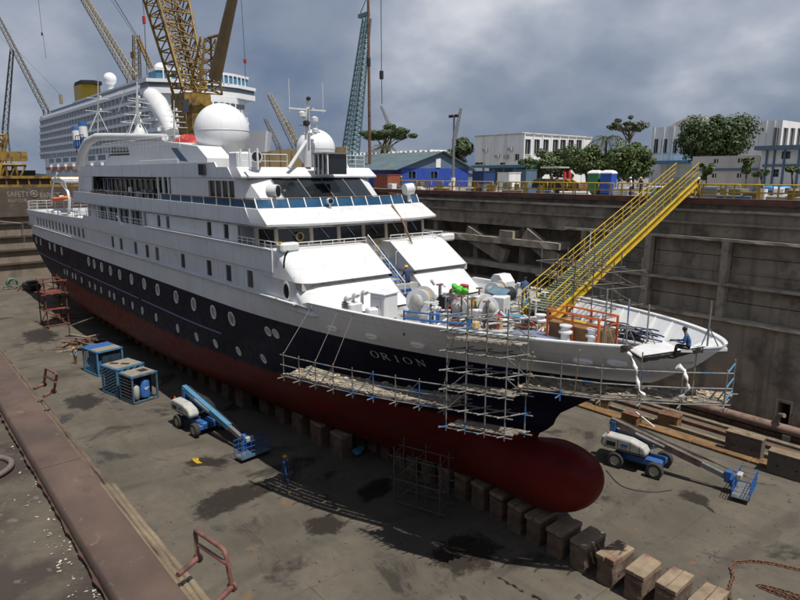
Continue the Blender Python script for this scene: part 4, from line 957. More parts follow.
glass_run([(75.0, -6.95, 16.9), (76.4, -6.85, 16.88), (77.0, -4.85, 16.88), (77.25, -2.5, 16.88), (77.3, 0, 16.88), (77.25, 2.5, 16.88), (77.0, 4.85, 16.88), (76.4, 6.85, 16.88), (73, 6.9, 16.9)], .55, 1.25, lean=(-.28, 0, 0))
# raked panoramic windows
gb = [(74.6, -5.0), (75.7, -3.75), (76.1, -1.9), (76.2, 0), (76.1, 1.9), (75.7, 3.75), (74.6, 5.0)]; gt = [(71.9, -5.2), (72.8, -3.9), (73.15, -1.95), (73.25, 0), (73.15, 1.95), (72.8, 3.9), (71.9, 5.2)]
for i in range(6):
    c = []
    for (p, z, j) in ((gb, 16.5, i), (gb, 16.5, i+1), (gt, 18.7, i+1), (gt, 18.7, i)): c.append(Vector((p[j][0], p[j][1], z)))
    m_ = M_WHITE if i in (0, 5) else M_GLASSD
    g = MB(); g.add(c, [(0, 1, 2, 3)]); o = g.build('panorama_window' if 0 < i < 5 else 'window_cheek', m_, ship, fix=True)
    if 0 < i < 5:
        s_ = MB(); s_.bar(c[0]+Vector((.02, 0, 0)), c[3]+Vector((.02, 0, 0)), .06, .05, up=(1, 0, 0)); s_.build('mullion', M_STEEL, o)
        md = MB(); md.bar(c[0].lerp(c[3], .36)+Vector((.02, 0, 0)), c[1].lerp(c[2], .36)+Vector((.02, 0, 0)), .04, .04); md.build('transom', M_STEEL, o)
for s_ in (-1, 1):
    b = MB(); b.add([(71.35, s_*5.85, 15.83), (74.6, s_*5.0, 16.4), (71.9, s_*5.2, 18.72), (71.35, s_*5.85, 18.75), (74.6, s_*5.0, 15.83)], [(0, 1, 2, 3), (0, 4, 1)]); b.build('lounge_shoulder', M_WHITE, ship, fix=True)
b = MB(); b.box(a1, 70.9, 5.7, 5.85, 15.83, 18.75); b.box(X5a, a1, 4.6, 4.75, 15.83, 18.75); b.build('lounge_side', M_WHITE, ship)
# roof band
X6 = at(82, 170, 'y', Y5).x
for s_ in (-1, 1):
    b = MB(); b.prism([(X6-.5, 18.76), (71.2, 18.76), (70.4, 19.5), (68.6, 19.52), (68.3, 19.86), (X6-.2, 19.9)], s_*5.92, s_*5.8, axis='y'); b.build('roof_band', M_GREYW, ship, fix=True)
rb = [(71.0, -5.92), (72.4, -5.85), (72.9, -4), (73.3, -2), (73.4, 0), (73.3, 2), (72.9, 4), (72.4, 5.85), (71.0, 5.92)]
b = MB(); vs = []
for X, y in rb: vs += [(X-.4, y*.98, 18.72), (X, y, 18.76), (X+.02, y, 18.86), (X-.85, y*.985, 19.5), (X-1.0, y*.975, 19.5), (X-1.0, y*.97, 19.0)]
b.add(vs, [(i*6+j, (i+1)*6+j, (i+1)*6+j+1, i*6+j+1) for i in range(8) for j in range(5)]); b.build('roof_visor', M_WHITE, ship, fix=True, smooth=True, ang=30)
b = MB(); b.prism([(X6-.6, -5.79), (71.3, -5.79), (72.5, -3.5), (72.8, 0), (72.5, 3.5), (71.3, 5.79), (X6-.6, 5.79)], 18.77, 18.92); b.build('sun_deck', M_DECK, ship)
b = MB(); b.box(X6-.6, X6-.4, -5.8, 5.8, 15.83, 18.76); b.build('aft_wall', M_GREYW, ship)
# ---- foredeck house: two raked white tiers split by a stair slot
def tier(zt, zb, xt, xb, ya, yb, name, r=1.0):
    """raked block whose outer corner (the larger |y|) is rounded in plan"""
    def outline(x, oy):
        s_ = -1 if abs(ya) > abs(yb) else 1; o_ = s_*oy; i_ = yb if s_ < 0 else ya
        pts = [(79.0-2.2 if zt > 13 else 79.6, o_)]+[(x-r+r*math.sin(a), o_-s_*(r-r*math.cos(a))) for a in [PI/2*k/8 for k in range(9)]]+[(x, i_), (79.0-2.2 if zt > 13 else 79.6, i_)]
        return pts
    oy = max(abs(ya), abs(yb)); rings = []
    for z, x, y in ((zb, xb-.12, oy+.02), (zb+.05, xb, oy+.06), (zt-.08, xt+.08, oy), (zt, xt-.06, oy-.06)): rings.append([(px_, py_, z) for px_, py_ in outline(x, y)])
    b = MB(); b.loft(rings); return b.build(name, M_WHITE, ship, fix=True, smooth=True, ang=32)
SL0, SL1 = -0.35, 1.55
tier(14.46, 12.72, 79.45, 81.95, -6.98, SL0, 'raked_tier'); tier(14.46, 12.72, 79.45, 81.95, SL1, 6.98, 'raked_tier')
tier(12.52, DK+.05, 81.75, 83.6, -6.96, SL0, 'raked_tier', 1.3); tier(12.52, DK+.05, 81.75, 83.6, SL1, 6.96, 'raked_tier', 1.3)
b = MB(); b.box(79.3, 81.6, -6.9, SL0-.05, 12.3, 12.75); b.box(79.3, 81.6, SL1+.05, 6.9, 12.3, 12.75); b.build('tier_recess', M_GREY, ship)
b = MB(); b.box(77.6, 79.3, -6.8, 6.8, 13.26, 13.32); b.build('bridge_walkway', M_TAN, ship)
railing([(79.3, -6.7, 14.46), (79.3, SL0-.1, 14.46)], .42, rails=2, post=.95); railing([(79.3, SL1+.1, 14.46), (79.3, 6.6, 14.46)], .42, rails=2, post=.95)
railing([(79.4, SL0-.02, 14.3), (83.2, SL0-.02, 11.6)], .75, rails=3, post=.95); 
# stairs in the slot
nst = 12
for k in range(nst):
    q = k/nst; b = MB(); X = 79.4+q*3.7; z = 13.9-q*2.9; b.box(X, X+.32, SL0+.2, SL0+1.1, z-.04, z); b.build('stair_tread', M_NAVYM if False else M_BLUE, ship)
b = MB(); b.bar((79.3, SL0+.16, 13.95), (83.2, SL0+.16, 10.95), .05, .2); b.bar((79.3, SL0+1.14, 13.95), (83.2, SL0+1.14, 10.95), .05, .2); b.build('stair_stringer', M_BLUE, ship)
b = MB(); b.box(78.9, 79.3, SL0+.1, SL0+1.0, 13.35, 13.9); b.build('yellow_step_box', M_YEL, ship)
b = MB(); b.box(77.0, 82.3, SL0-.04, SL1+.04, 10.95, 12.0); b.build('slot_floor', M_GREY, ship)
# pipes and ladder hooks on the tier faces
lh = [at(q[0], q[1], 'x', 80.2) for q in ((396, 265), (396, 252), (399, 250), (402, 252), (402, 254))]
b = MB(); b.tube(lh, .025, 6); b.build('goose_pipe', M_RAIL, ship, smooth=True)
# ---- sun-deck equipment (parts of the ship)
def dome(px, py, rpx, Y, name, ped):
    c = at(px, py, 'y', Y); dpt = (c-CAM).dot(FWD); r = rpx*dpt/FPX
    b = MB(); prof = [(r*math.sin(a)+.0, -r*math.cos(a)*1.0) for a in [math.radians(28+152*i/26) for i in range(27)]]
    prof = [(max(p[0], .001), p[1]) for p in prof]; b.lathe(prof, 40, c); o = b.build(name, M_DOME, ship, smooth=True, ang=60)
    b = MB(); b.lathe([(r*1.004, -.06), (r*1.012, -.03), (r*1.012, .03), (r*1.004, .06)], 40, c, caps=False); b.build('seam_band', M_WHITE, o, smooth=True)
    for k in range(4):
        a0 = PI*k/4+.35; b = MB(); b.tube([c+Vector((math.cos(a0)*r*1.002*math.sin(t2), math.sin(a0)*r*1.002*math.sin(t2), -r*1.002*math.cos(t2))) for t2 in [math.radians(30+300*i/40) for i in range(41)]], .012, 4); b.build('seam_rib', M_GREYW, o)
    b = MB(); b.lathe([(r*.55, -r*.8), (r*.5, ped-c.z)], 20, c); b.build('pedestal', M_WHITE, o, smooth=True)
    return c, r
M_DOME = mat('radome_white', (0.74, 0.75, 0.77), .35, var=.02, scale=.4, streak=((.6, .6, .6), 1.5, .15))
dc, dr = dome(222, 131, 26.5, 0, 'radome', 18.9); dome(316, 149, 19, 1.0, 'radome', 18.9)
s1 = at(200.5, 127.5, 'y', -2.2); b = MB(); b.cbox((dc.x-1.9, dc.y-1.6, dc.z+.3), (.35, .05, .2), .02, rz=.7); b.build('radome_badge', M_BLUE, ship)
# shallow dish beside the big radome
# casing with louvres
Yc = -3.2
def cz(px, py): q = at(px, py, 'y', Yc); return (q.x, q.z)
P = [cz(104, 166), cz(116, 147), cz(130, 141), cz(168, 142), cz(197, 146), cz(207, 158), (at(207, 158, 'y', Yc).x, 18.9), (at(104, 166, 'y', Yc).x, 18.9)]
b = MB(); b.prism(P, Yc, -1.0, axis='y'); o = b.build('engine_casing', M_WHITE, ship, fix=True)
for k in range(3):
    (xa, za), (xb, zb) = cz(112.5-k*.8, 149+k*3.0), cz(128+k*.7, 148.2+k*3.0)
    b = MB(); b.bar((xa, Yc-.03, za), (xb, Yc-.03, zb), .08, .17); b.build('louvre', M_BLACK, o)
(xa, za), (xb, zb) = cz(171, 148), cz(180, 162)
b = MB(); b.add([(xa, Yc-.02, za), (xa+1.5, Yc-.02, za-.05), (xb+1.9, Yc-.02, zb), (xb+.1, Yc-.02, zb+.1)], [(0, 1, 2, 3)]); b.build('casing_recess', M_BLUEG, o, fix=True)
# goalpost arch
ar = [at(px, py, 'y', -2.8) for px, py in ((80, 168), (83, 152), (88, 142), (97, 137), (112, 136.5), (165, 137.5))]
b = MB(); b.tube(ar, [.62, .6, .55, .48, .4, .35], 14); b.build('radar_arch', M_WHITE, ship, smooth=True, ang=60)
b = MB(); b.tube([Vector((p.x, 3.0, p.z)) for p in ar], [.62, .6, .55, .48, .4, .35], 14); b.build('radar_arch', M_WHITE, ship, smooth=True, ang=60)
for k, (px, pt, pb, Y, r) in enumerate(((98, 45, 132, -2, .07), (137, 82, 136, -2, .16), (174, 100, 136, 1, .08))):
    a, c = at(px, pb, 'y', Y), at(px, pt, 'y', Y)
    b = MB(); b.cyl(a, c, r*1.5, 8, r*.4); o = b.build('signal_mast', M_RAIL, ship, smooth=True)
    for q in (.25, .4, .55, .7):
        m0 = a.lerp(c, q); wd = 1.5*(1-q)+.4
        if k == 0 and q > .45: continue
        b = MB(); b.bar(m0-Vector((0, wd, 0)), m0+Vector((0, wd, 0)), .05, .05); b.bar(m0-Vector((wd*.8, 0, 0)), m0+Vector((wd*.8, 0, 0)), .05, .05); b.build('yard_arm', M_RAIL, o)
        b = MB(); b.cbox(m0+Vector((wd*.8, 0, .1)), (.2, .2, .25), .03); b.build('aerial_box', M_RAIL, o)
    for dx_, dy_ in ((1.4, .8), (-1.2, -.9), (.9, -1.2)):
        if k == 2: continue
        b = MB(); b.cyl(a+Vector((dx_, dy_, 0)), a.lerp(c, .45 if k else .25), .035, 6); b.build('mast_stay', M_RAIL, o)
p = at(140, 134, 'y', -2); b = MB(); b.lathe([(.75, -.7), (.7, .1), (.35, .7), (.16, 1.1)], 18, p); b.build('mast_foot', M_WHITE, ship, smooth=True)
for pts in (((118, 112), (125, 90), (118, 92)), ((128, 100), (150, 104)), ((120, 122), (150, 118))):
    b = MB(); b.tube([at(x, y, 'y', -1.5) for x, y in pts], .05, 6); b.build('mast_brace', M_RAIL, ship, smooth=True)
rl = [at(px, 134, 'y', -3.5) for px in (100, 178)]; railing([(rl[0].x, -3.4, 21.4), (rl[1].x, -3.4, 21.4)], 1.1, post=1.1)
railing([(at(140, 160, 'y', -5).x, -5.0, 19.1), (at(178, 160, 'y', -5).x, -5.0, 19.1)], 1.15, rails=2, post=1.9)
# twin striped exhaust pipes aft of the arch
for px, py0, py1 in ((75.5, 148, 127), (82, 146, 122)):
    a_, c_ = at(px+3, py0, 'y', 1.5), at(px, py1, 'y', 1.5); b = MB(); b.cyl(a_, c_, .62, 16); o = b.build('exhaust_pipe', M_BLUE, ship, smooth=True); b = MB(); b.cyl(a_.lerp(c_, .35), a_.lerp(c_, .8), .635, 16, caps=False); b.build('white_band', M_WHITE, o, smooth=True)
q_ = at(80, 146, 'y', .6); b = MB()
for dz in (0, .8, 1.6): b.bar((q_.x-2.2, .6, q_.z+dz), (q_.x+2.4, .6, q_.z+dz), .09, .09)
for dx_ in (-2.2, -.7, .8, 2.4): b.bar((q_.x+dx_, .6, q_.z-1.5), (q_.x+dx_, .6, q_.z+1.6), .09, .09)
b.build('exhaust_frame', M_BLACK, ship)
# fat white exhaust duct
du = [at(px, py, 'y', 2.5) for px, py in ((172, 133), (166, 118), (158, 104), (152, 97), (150, 94))]
b = MB(); b.tube(du, [.8, .95, 1.15, 1.1, .8], 18); b.build('exhaust_duct', M_WHITE, ship, smooth=True, ang=60)
# red tarpaulin pile
rnd = random.Random(8); tp = at(188, 139, 'y', 0)
b = MB(); nx, ny = 26, 10; vs = []
for i in range(nx+1):
    for j in range(ny+1):
        u, v = i/nx*2-1, j/ny*2-1; h = max(0, (1-u*u))**.5*max(0, 1-v*v)**.5
        vs.append((tp.x+u*2.6, tp.y+v*1.0, tp.z-.5+h*(.75+.25*math.sin(i*1.7+j))+rnd.uniform(-.07, .07)*h))
b.add(vs, [(i*(ny+1)+j, (i+1)*(ny+1)+j, (i+1)*(ny+1)+j+1, i*(ny+1)+j+1) for i in range(nx) for j in range(ny)]); b.build('red_tarpaulin', M_RED, ship, smooth=True, ang=60)
# plywood hoarding on the sun deck
for k in range(8):
    px0 = 259+k*11; a = at(px0, 168, 'y', 3.6); c = at(px0+10.6, 148, 'y', 3.6)
    b = MB(); b.box(a.x, c.x-.03, 3.58, 3.64, 19.0, 21.05+(k % 3)*.08); b.build('plywood_panel', M_CRATE, ship)
    b = MB(); b.box(a.x, a.x+.09, 3.52, 3.578, 19.0, 21.1); b.build('batten', M_WOOD, ship)
# foremast with radars
b = MB(); mx_, my_ = at(308, 167, 'y', -.6), at(307, 100, 'y', -.6)
b.tube([mx_, mx_.lerp(my_, .5), my_], [.26, .2, .14], 10); fm = b.build('foremast', M_WHITE, ship, smooth=True)
for q, wd, ax in ((.86, 1.55, 1), (.86, .8, 0), (.62, .8, 1), (.5, .7, 0)):
    m0 = mx_.lerp(my_, q); d = Vector((0, wd, 0)) if ax else Vector((wd, 0, 0)); b = MB(); b.bar(m0-d, m0+d, .14, .1); b.build('crosstree', M_WHITE, fm)
for q, dy_, r in ((.78, -.55, .3), (.72, .5, .26), (.66, -.2, .24), (.55, .55, .25), (1.02, 0, .16)):
    m0 = mx_.lerp(my_, q)+Vector((.2, dy_, 0)); b = MB(); b.lathe([(.05, -r), (r, -r*.5), (r, r*.4), (.05, r*.8)], 12, m0); b.build('lamp_housing', M_BLACK if q > .95 or q == .66 else M_WHITE, fm, smooth=True)
for dy_ in (-1.45, 1.35): b = MB(); b.cyl(my_+Vector((0, dy_, -.9)), my_+Vector((0, dy_, 1.3)), .02, 5); b.build('whip_aerial', M_RAIL, fm)
b = MB(); b.cyl(at(289, 168, 'y', -2.5), mx_.lerp(my_, .42), .13, 8); b.build('mast_leg', M_WHITE, fm, smooth=True); b = MB(); b.cyl(mx_+Vector((-2.2, 1.6, .1)), mx_.lerp(my_, .45), .1, 8); b.build('mast_leg', M_WHITE, fm, smooth=True)
# glazed booth beside the mast
p = at(331, 167, 'y', .2); b = MB(); b.box(p.x-.8, p.x+.8, -.6, 1.0, 19.0, 20.4); b.build('deck_booth', M_GLASSD, ship); b = MB(); b.box(p.x-.95, p.x+.95, -.8, 1.2, 20.402, 20.5); b.build('booth_roof', M_STEEL, ship)
for dx_ in (-.85, -.28, .28, .85): b = MB(); b.box(p.x+dx_-.04, p.x+dx_+.04, -.69, -.61, 19, 20.4); b.build('booth_post', M_RAIL, ship)
# front-edge stanchions and rails on the sun deck
def roof_edge(px): return None
for k, px in enumerate((241, 250, 258)): p = at(px, 168, 'y', -5.4); b = MB(); b.cyl((p.x, -5.4, 19.3), (p.x, -5.4, 20.7), .07, 8); b.build('deck_stanchion', M_RAIL, ship, smooth=True)
railing([(71.3, -5.2, 19.45), (72.0, -2, 19.45)], .95, rails=2, post=1.6); railing([(72.1, .6, 19.45), (71.4, 5.4, 19.45)], 1.0, rails=3, post=1.0)
def searchlight(c, d, r, name='searchlight'):
    c = Vector(c); d = Vector(d).normalized(); b = MB(); b.cyl(c-d*r*.9, c+d*r*.7, r, 18); o = b.build(name, M_WHITE, ship, smooth=True)
    b = MB(); b.cyl(c+d*r*.7, c+d*r*.74, r*.85, 18); b.build('lens', M_GLASSD, o); b = MB(); b.cyl(c-Vector((0, 0, r*2.2)), c, r*.3, 8); b.build('yoke', M_RAIL, o)
searchlight(at(257, 157, 'y', -4.6), (.8, -.5, .1), .38); p = at(274, 191, 'x', 76.1); searchlight(p, (.75, .5, 0), .42); p = at(409, 189, 'x', 77.0); searchlight(p, (.2, 1, .1), .42); p = at(330, 201, 'x', 77.6); searchlight(p, (1, -.2, 0), .2)
p = at(239, 160, 'y', -4.5); b = MB(); b.cbox((p.x-.2, -4.3, 19.8), (1.4, 1.2, 1.6), .1); b.build('ventilator', M_GREYW, ship); p = at(203, 166, 'y', -5.93)
b = MB(); b.box(p.x-.5, p.x+.5, -6.12, -5.94, 18.95, 19.75); b.build('side_lamp_box', M_BLACK, ship)
# dangling hose and rope over the bridge front
hp = [at(px, py, 'x', X) for px, py, X in ((392, 205, 77.6), (402, 220, 79.1), (409, 236, 79.5), (414, 250, 79.9), (420, 263, 80.6), (420, 270, 81.2), (412, 275, 81.9))]
b = MB(); b.tube(hp, .07, 7); b.build('hose', mat('brown_hose', (.16, .10, .07), .7), ship, smooth=True, ang=60)
hp = [at(px, py, 'x', X) for px, py, X in ((409, 241, 79.7), (418, 252, 80.1), (424, 262, 80.5), (422, 272, 81.3))]; b = MB(); b.tube(hp, .035, 6); b.build('hose', M_RAIL, ship, smooth=True, ang=60)
hp = [at(px, py, 'x', X) for px, py, X in ((436, 238, 79.4), (424, 241, 79.5), (428, 246, 79.9), (434, 247, 79.9), (436, 242, 79.6))]; b = MB(); b.tube(hp, .04, 6); b.build('hose', M_BLACK, ship, smooth=True, ang=60)
for px, py in ((288, 247), (446, 237)): # white wing consoles
    c = at(px, py, 'x', 79.2); b = MB(); b.cbox((c.x, c.y, c.z), (.7, 1.3, .55), .12); b.build('wing_console', M_WHITE, ship, smooth=True)
c = at(281, 247, 'x', 79.2); b = MB(); b.cbox(c, (.4, .25, .6), .08); b.build('life_ring_light', M_YEL, ship); hp = [at(px, py, 'y', -7.16) for px, py in ((288, 251), (285, 256), (284, 262), (284, 268))]; b = MB(); b.tube(hp, .06, 6); b.build('dangling_hose', M_BLACK, ship, smooth=True)
# wiping gear: vents and mooring gear on the foredeck
M_BLUEB0 = mat('slate_hatch', (.09, .15, .19), .5, var=.2, scale=2)
def dk(px, py, z=DK): return at(px, py, 'z', z)
M_ROPE = mat('hemp_rope', (.36, .29, .2), .9, var=.2, scale=10)
def winch(px, py, r, wd, ang, nm='mooring_winch'):
    c = dk(px, py); R = Matrix.Rotation(ang, 3, 'Z')
    o = thing_part = MB(); o.cbox(c+Vector((0, 0, .15)), (r*2.2, wd*1.5, .3), .05, ang); w_ = o.build(nm, M_GREY, ship)
    ax = R @ Vector((0, 1, 0)); cc = c+Vector((0, 0, r+.25))
    for s_ in (-1, 1):
        b = MB(); b.cyl(cc+ax*(s_*wd*.5), cc+ax*(s_*(wd*.5+.08)), r, 26); b.build('drum_flange', M_GREYW, w_, smooth=True)
    b = MB()
    for k in range(10): b.tube([cc+ax*(-wd*.42+wd*.84*k/9)+(R @ Vector((math.cos(a), 0, math.sin(a))))*(r*.68) for a in [2*PI*i/20 for i in range(20)]], wd*.055, 6, closed=True)
    b.cyl(cc-ax*wd*.5, cc+ax*wd*.5, r*.6, 16); b.build('rope_coil', M_ROPE, w_, smooth=True, ang=60)
    b = MB(); b.cyl(cc+ax*(wd*.5+.1), cc+ax*(wd*.5+.55), r*.45, 16); b.cyl(cc+ax*(wd*.5+.5), cc+ax*(wd*.5+.6), r*.6, 16); b.build('warping_head', M_RUST, w_, smooth=True)
    b = MB(); b.lathe([(r*.3, -.2), (r*.62, -.16), (r*.66, .1), (r*.5, .2), (.05, .24)], 16, (0, 0, 0)); b.v = [tuple(cc+ax*(-wd*.5-.3)+Matrix.Rotation(PI/2, 3, 'X') @ Vector(p)) for p in b.v]; b.build('gear_housing', M_GREY, w_, smooth=True, ang=40); b = MB(); b.cbox(cc+ax*(-wd*.5-.3)-Vector((0, 0, r*.75)), (r*.7, .35, r*.6), .05, ang); b.build('gear_foot', M_GREY, w_)
winch(421, 316, .72, 1.0, .5); winch(462, 318, .5, .8, .35); winch(487, 319, .55, .9, .9); winch(496, 304, .6, .8, .2)
def box_part(px, py, d, name, m, rz=0, ch=.06, z=DK, dz=0):
    c = dk(px, py, z); b = MB(); b.cbox(c+Vector((0, 0, d[2]/2+dz)), d, ch, rz); return b.build(name, m, ship)
box_part(384, 318, (1.1, 1.2, 1.45), 'ventilation_trunk', M_WHITE, .2); box_part(352, 316, (.9, .9, .8), 'deck_locker', M_WHITE, .1)
box_part(372, 324, (.6, .6, .9), 'deck_locker', M_WHITE, -.3); box_part(339, 308, (.7, .9, .6), 'deck_locker', M_WHITE, .1)
c = dk(495, 300); pr = [(-.5, 0), (.6, 0), (.6, .7), (.2, 1.15), (-.3, 1.15), (-.5, .9)]
b = MB(); b.prism([(c.x+x, c.z+.5+z) for x, z in pr], c.y+.1, c.y+1.2, axis='y'); o = b.build('crane_hood', M_WHITE, ship, fix=True); b = MB(); b.cyl(c+Vector((0, .6, 0)), c+Vector((0, .6, .6)), .5, 16); b.build('hood_pedestal', M_WHITE, o, smooth=True)
b = MB(); c = dk(498, 312); b.cbox(c+Vector((0, 0, 1.25)), (1.1, .95, .1), .02, .3, rx=.35, ry=.2); b.build('hatch_cover', M_BLUEB0, ship)
box_part(500, 314, (.9, .9, 1.1), 'hatch_coaming', M_WHITE, .3); box_part(513, 320, (1.4, .5, .3), 'light_blue_case', M_LBLUE, .4); box_part(465, 311, (1.1, .6, .75), 'light_blue_case', M_LBLUE, .3)
box_part(474, 316, (.5, .35, 1.0), 'yellow_valve', M_YEL, .3); box_part(464, 300, (.55, .35, .95), 'red_hose_cabinet', M_RED, .2, dz=.1)
c = at(454, 293, 'x', 84.6); b = MB(); b.tube([(c.x, c.y+.36*math.cos(a), c.z+.36*math.sin(a)) for a in [2*PI*i/24 for i in range(24)]], .09, 8, closed=True); lr_ = b.build('life_ring', M_ORANGE, ship, smooth=True, ang=60)
for a in (.4, 2.0, 3.6, 5.1): b = MB(); b.tube([(c.x+.01, c.y+.36*math.cos(a+d), c.z+.36*math.sin(a+d)) for d in (0, .12, .24, .36)], .096, 8); b.build('white_band', M_RAIL, lr_, smooth=True)
c = dk(461, 303); rnd = random.Random(14); b = MB()
for k in range(7): b.cbox(c+Vector((rnd.uniform(-.4, .4), rnd.uniform(-.4, .4), .55+rnd.uniform(0, .5))), (.6, .45, .35), .14, rnd.random()*3, rx=rnd.random(), ry=rnd.random())
b.build('green_tarpaulin', mat('bright_green_sheet', (.08, .42, .03), .6, var=.2, scale=5), ship, smooth=True, ang=70)
c = dk(447, 312); b = MB(); b.cyl(c+Vector((0, -.35, .6)), c+Vector((0, .35, .6)), .5, 20); b.build('black_fender', M_BLACK, ship, smooth=True)
c = dk(507, 305); b = MB(); b.cyl(c+Vector((0, -.35, .7)), c+Vector((0, .35, .7)), .45, 20); b.build('black_fender', M_BLACK, ship, smooth=True)
def bollard(px, py, s=1.0):
    c = dk(px, py); b = MB(); b.lathe([(.42*s, 0), (.42*s, .06), (.27*s, .12), (.25*s, .55*s), (.4*s, .6*s), (.4*s, .7*s), (.28*s, .76*s), (.26*s, .95*s), (.36*s, .98*s), (.36*s, 1.06*s), (.05, 1.09*s)], 22, c); b.build('bollard', M_WHITE, ship, smooth=True, ang=40)
for q in ((565, 343), (592, 347)): bollard(*q, .85)
bollard(540, 330, .8); bollard(477, 325, .8)
for k in range(8):   # misc small fittings
    px, py = 425+rnd.random()*110, 300+rnd.random()*22; c = dk(px, py)
    b = MB(); b.lathe([(.16, 0), (.14, .4), (.28, .48), (.3, .62), (.06, .72)], 14, c); b.build('deck_ventilator', rnd.choice([M_WHITE, M_WHITE, M_GREY]), ship, smooth=True)
for px, py in ((516, 300), (440, 300), (430, 296)): c = dk(px, py); b = MB(); b.tube([c, c+Vector((0, 0, .9)), c+Vector((.12, 0, 1.1)), c+Vector((.35, 0, 1.1)), c+Vector((.45, 0, .95))], .1, 10); b.build('goose_neck_vent', M_WHITE, ship, smooth=True)
c = dk(384, 318); b = MB(); b.cbox(c+Vector((0, 0, 1.5)), (1.25, 1.35, .1), .03, .2); b.build('trunk_lid', M_GREYW, ship); b = MB(); b.cbox(c+Vector((.05, -.62, .72)), (.6, .06, 1.0), .02, .2); o = b.build('trunk_door', M_WHITE, ship); b = MB(); b.cbox(c+Vector((.25, -.67, .75)), (.06, .06, .2), .01, .2); b.build('handle', M_STEEL, o)
# dense small gear on the foredeck: hoses, valves, toolboxes, rails
gx_ = random.Random(99)
for k in range(90):
    px, py = gx_.uniform(426, 545), gx_.uniform(298, 330); c = dk(px, py); kk = k % 4
    if abs(c.y) > hb(c.x, DK)-.4: continue
    if kk == 0: b = MB(); b.cbox(c+Vector((0, 0, .2)), (gx_.uniform(.3, .8), gx_.uniform(.2, .5), gx_.uniform(.25, .7)), .04, gx_.random()*3); b.build('tool_box', gx_.choice([M_GREY, M_WHITE, M_STEEL, M_LBLUE, M_BLUE, M_CRATE]), ship)
    elif kk == 1: h_ = gx_.uniform(.6, 1.5); b = MB(); b.cyl(c, c+Vector((0, 0, h_)), .05, 8); b.tube([c+Vector((.2*math.cos(a), .2*math.sin(a), h_)) for a in [2*PI*i/12 for i in range(12)]], .03, 6, closed=True); b.build('valve_wheel', gx_.choice([M_RED, M_WHITE, M_STEEL, M_RUST]), ship, smooth=True)
    elif kk == 2: r = gx_.uniform(.25, .5); b = MB(); [b.tube([c+Vector((r*math.cos(a)*(1+.1*j), r*math.sin(a), .05+.07*j)) for a in [2*PI*i/16 for i in range(16)]], .04, 6, closed=True) for j in range(3)]; b.build('coiled_hose', gx_.choice([M_ROPE, M_BLACK, M_RUST, M_STEEL]), ship, smooth=True, ang=60)
    else: a = gx_.random()*3; d_ = Vector((math.cos(a), math.sin(a), 0))*gx_.uniform(.5, 1.2); b = MB(); b.cyl(c-d_+Vector((0, 0, .3)), c+d_+Vector((0, 0, .4)), .06, 8); b.cyl(c-d_, c-d_+Vector((0, 0, .35)), .05, 6); b.cyl(c+d_, c+d_+Vector((0, 0, .45)), .05, 6); b.build('deck_pipe', gx_.choice([M_STEEL, M_WHITE, M_GREY]), ship, smooth=True)
for px, py, d_, m_ in ((385, 318, (.62, .02, .5), M_GREY), (352, 316, (.5, .02, .3), M_BLACK)):
    c = dk(px, py); b = MB(); [b.cbox(c+Vector((0, -.64 if px > 360 else -.49, .5+.12*q)), (d_[0], .03, .06), .005, .15) for q in range(4)]; b.build('louvre', m_, ship)
for px, py in ((345, 300), (353, 297), (362, 294)):
    c = at(px, py, 'x', 83.7); b = MB(); b.tube([c+Vector((0, 0, -.6)), c, c+Vector((.1, 0, .15)), c+Vector((.3, 0, .2)), c+Vector((.42, 0, .1))], [.1, .1, .11, .15, .18], 10); b.build('cowl_vent', M_WHITE, ship, smooth=True, ang=60)
# ---- stern fittings
railing([(2.2, -6.8, 13.7), (2.2, 6.6, 13.7)], 1.3, post=1.2); railing([(2.3, -6.95, 13.7), (9, -6.95, 13.72)], 1.2, post=1.2); railing([(27, -6.95, 13.95), (33, -6.95, 13.98)], .9, post=1.2)
sd_ = [at(x, y, 'y', -5.5) for x, y in ((69, 216), (69.5, 200), (68, 192), (63, 185), (58, 178))]
b = MB(); b.tube(sd_, [.2, .19, .17, .14, .1], 10); dv = b.build('boat_davit', M_WHITE, ship, smooth=True, ang=60)
b = MB(); b.tube([sd_[1], sd_[3]+Vector((1.2, 0, .4)), sd_[4]], .1, 8); b.build('davit_ram', M_STEEL, dv, smooth=True)
sd_ = [at(x, y, 'y', -3.5) for x, y in ((52, 205), (52, 192), (54, 180), (57, 173))]; b = MB(); b.tube(sd_, [.14, .14, .11, .08], 10); b.build('boat_davit', M_WHITE, ship, smooth=True, ang=60)
# inflatable boat on the stern deck
bc = at(62, 197, 'y', -4.5); bt = thing('inflatable_boat', 'orange grey inflatable boat stowed on the stern deck of the white ship', 'boat', (bc.x, -4.5, bc.z-.3))
prf = []
for a in [PI*2*i/36 for i in range(36)]: prf.append((2.3*math.cos(a)*(1 if math.cos(a) > 0 else .9), 1.0*math.sin(a)*(1-.25*max(0, math.cos(a))**2), .25*max(0, math.cos(a))**3))
b = MB(); b.tube(prf, .27, 10, closed=True); b.build('buoyancy_tube', M_ORANGE, bt, smooth=True, ang=60)
b = MB(); b.prism([(-1.9, -.75), (1.5, -.75), (2.1, 0), (1.5, .75), (-1.9, .75)], -.32, -.12); b.build('boat_floor', M_GREY, bt); b = MB(); b.cbox((-2.2, 0, .2), (.35, .4, .7), .08); b.build('outboard_motor', M_BLACK, bt); b = MB(); b.cbox((-.3, 0, .2), (.5, .6, .6), .08); b.build('console', M_WHITE, bt)
for k in range(6):
    X = 8+k*3.6; b = MB(); b.cbox((X, -5.6+rnd.uniform(-.4, .8), 13.55), (rnd.uniform(.8, 1.6), .8, rnd.uniform(.5, 1.0)), .12, rnd.uniform(-.3, .3)); b.build('deck_locker', M_WHITE, ship)
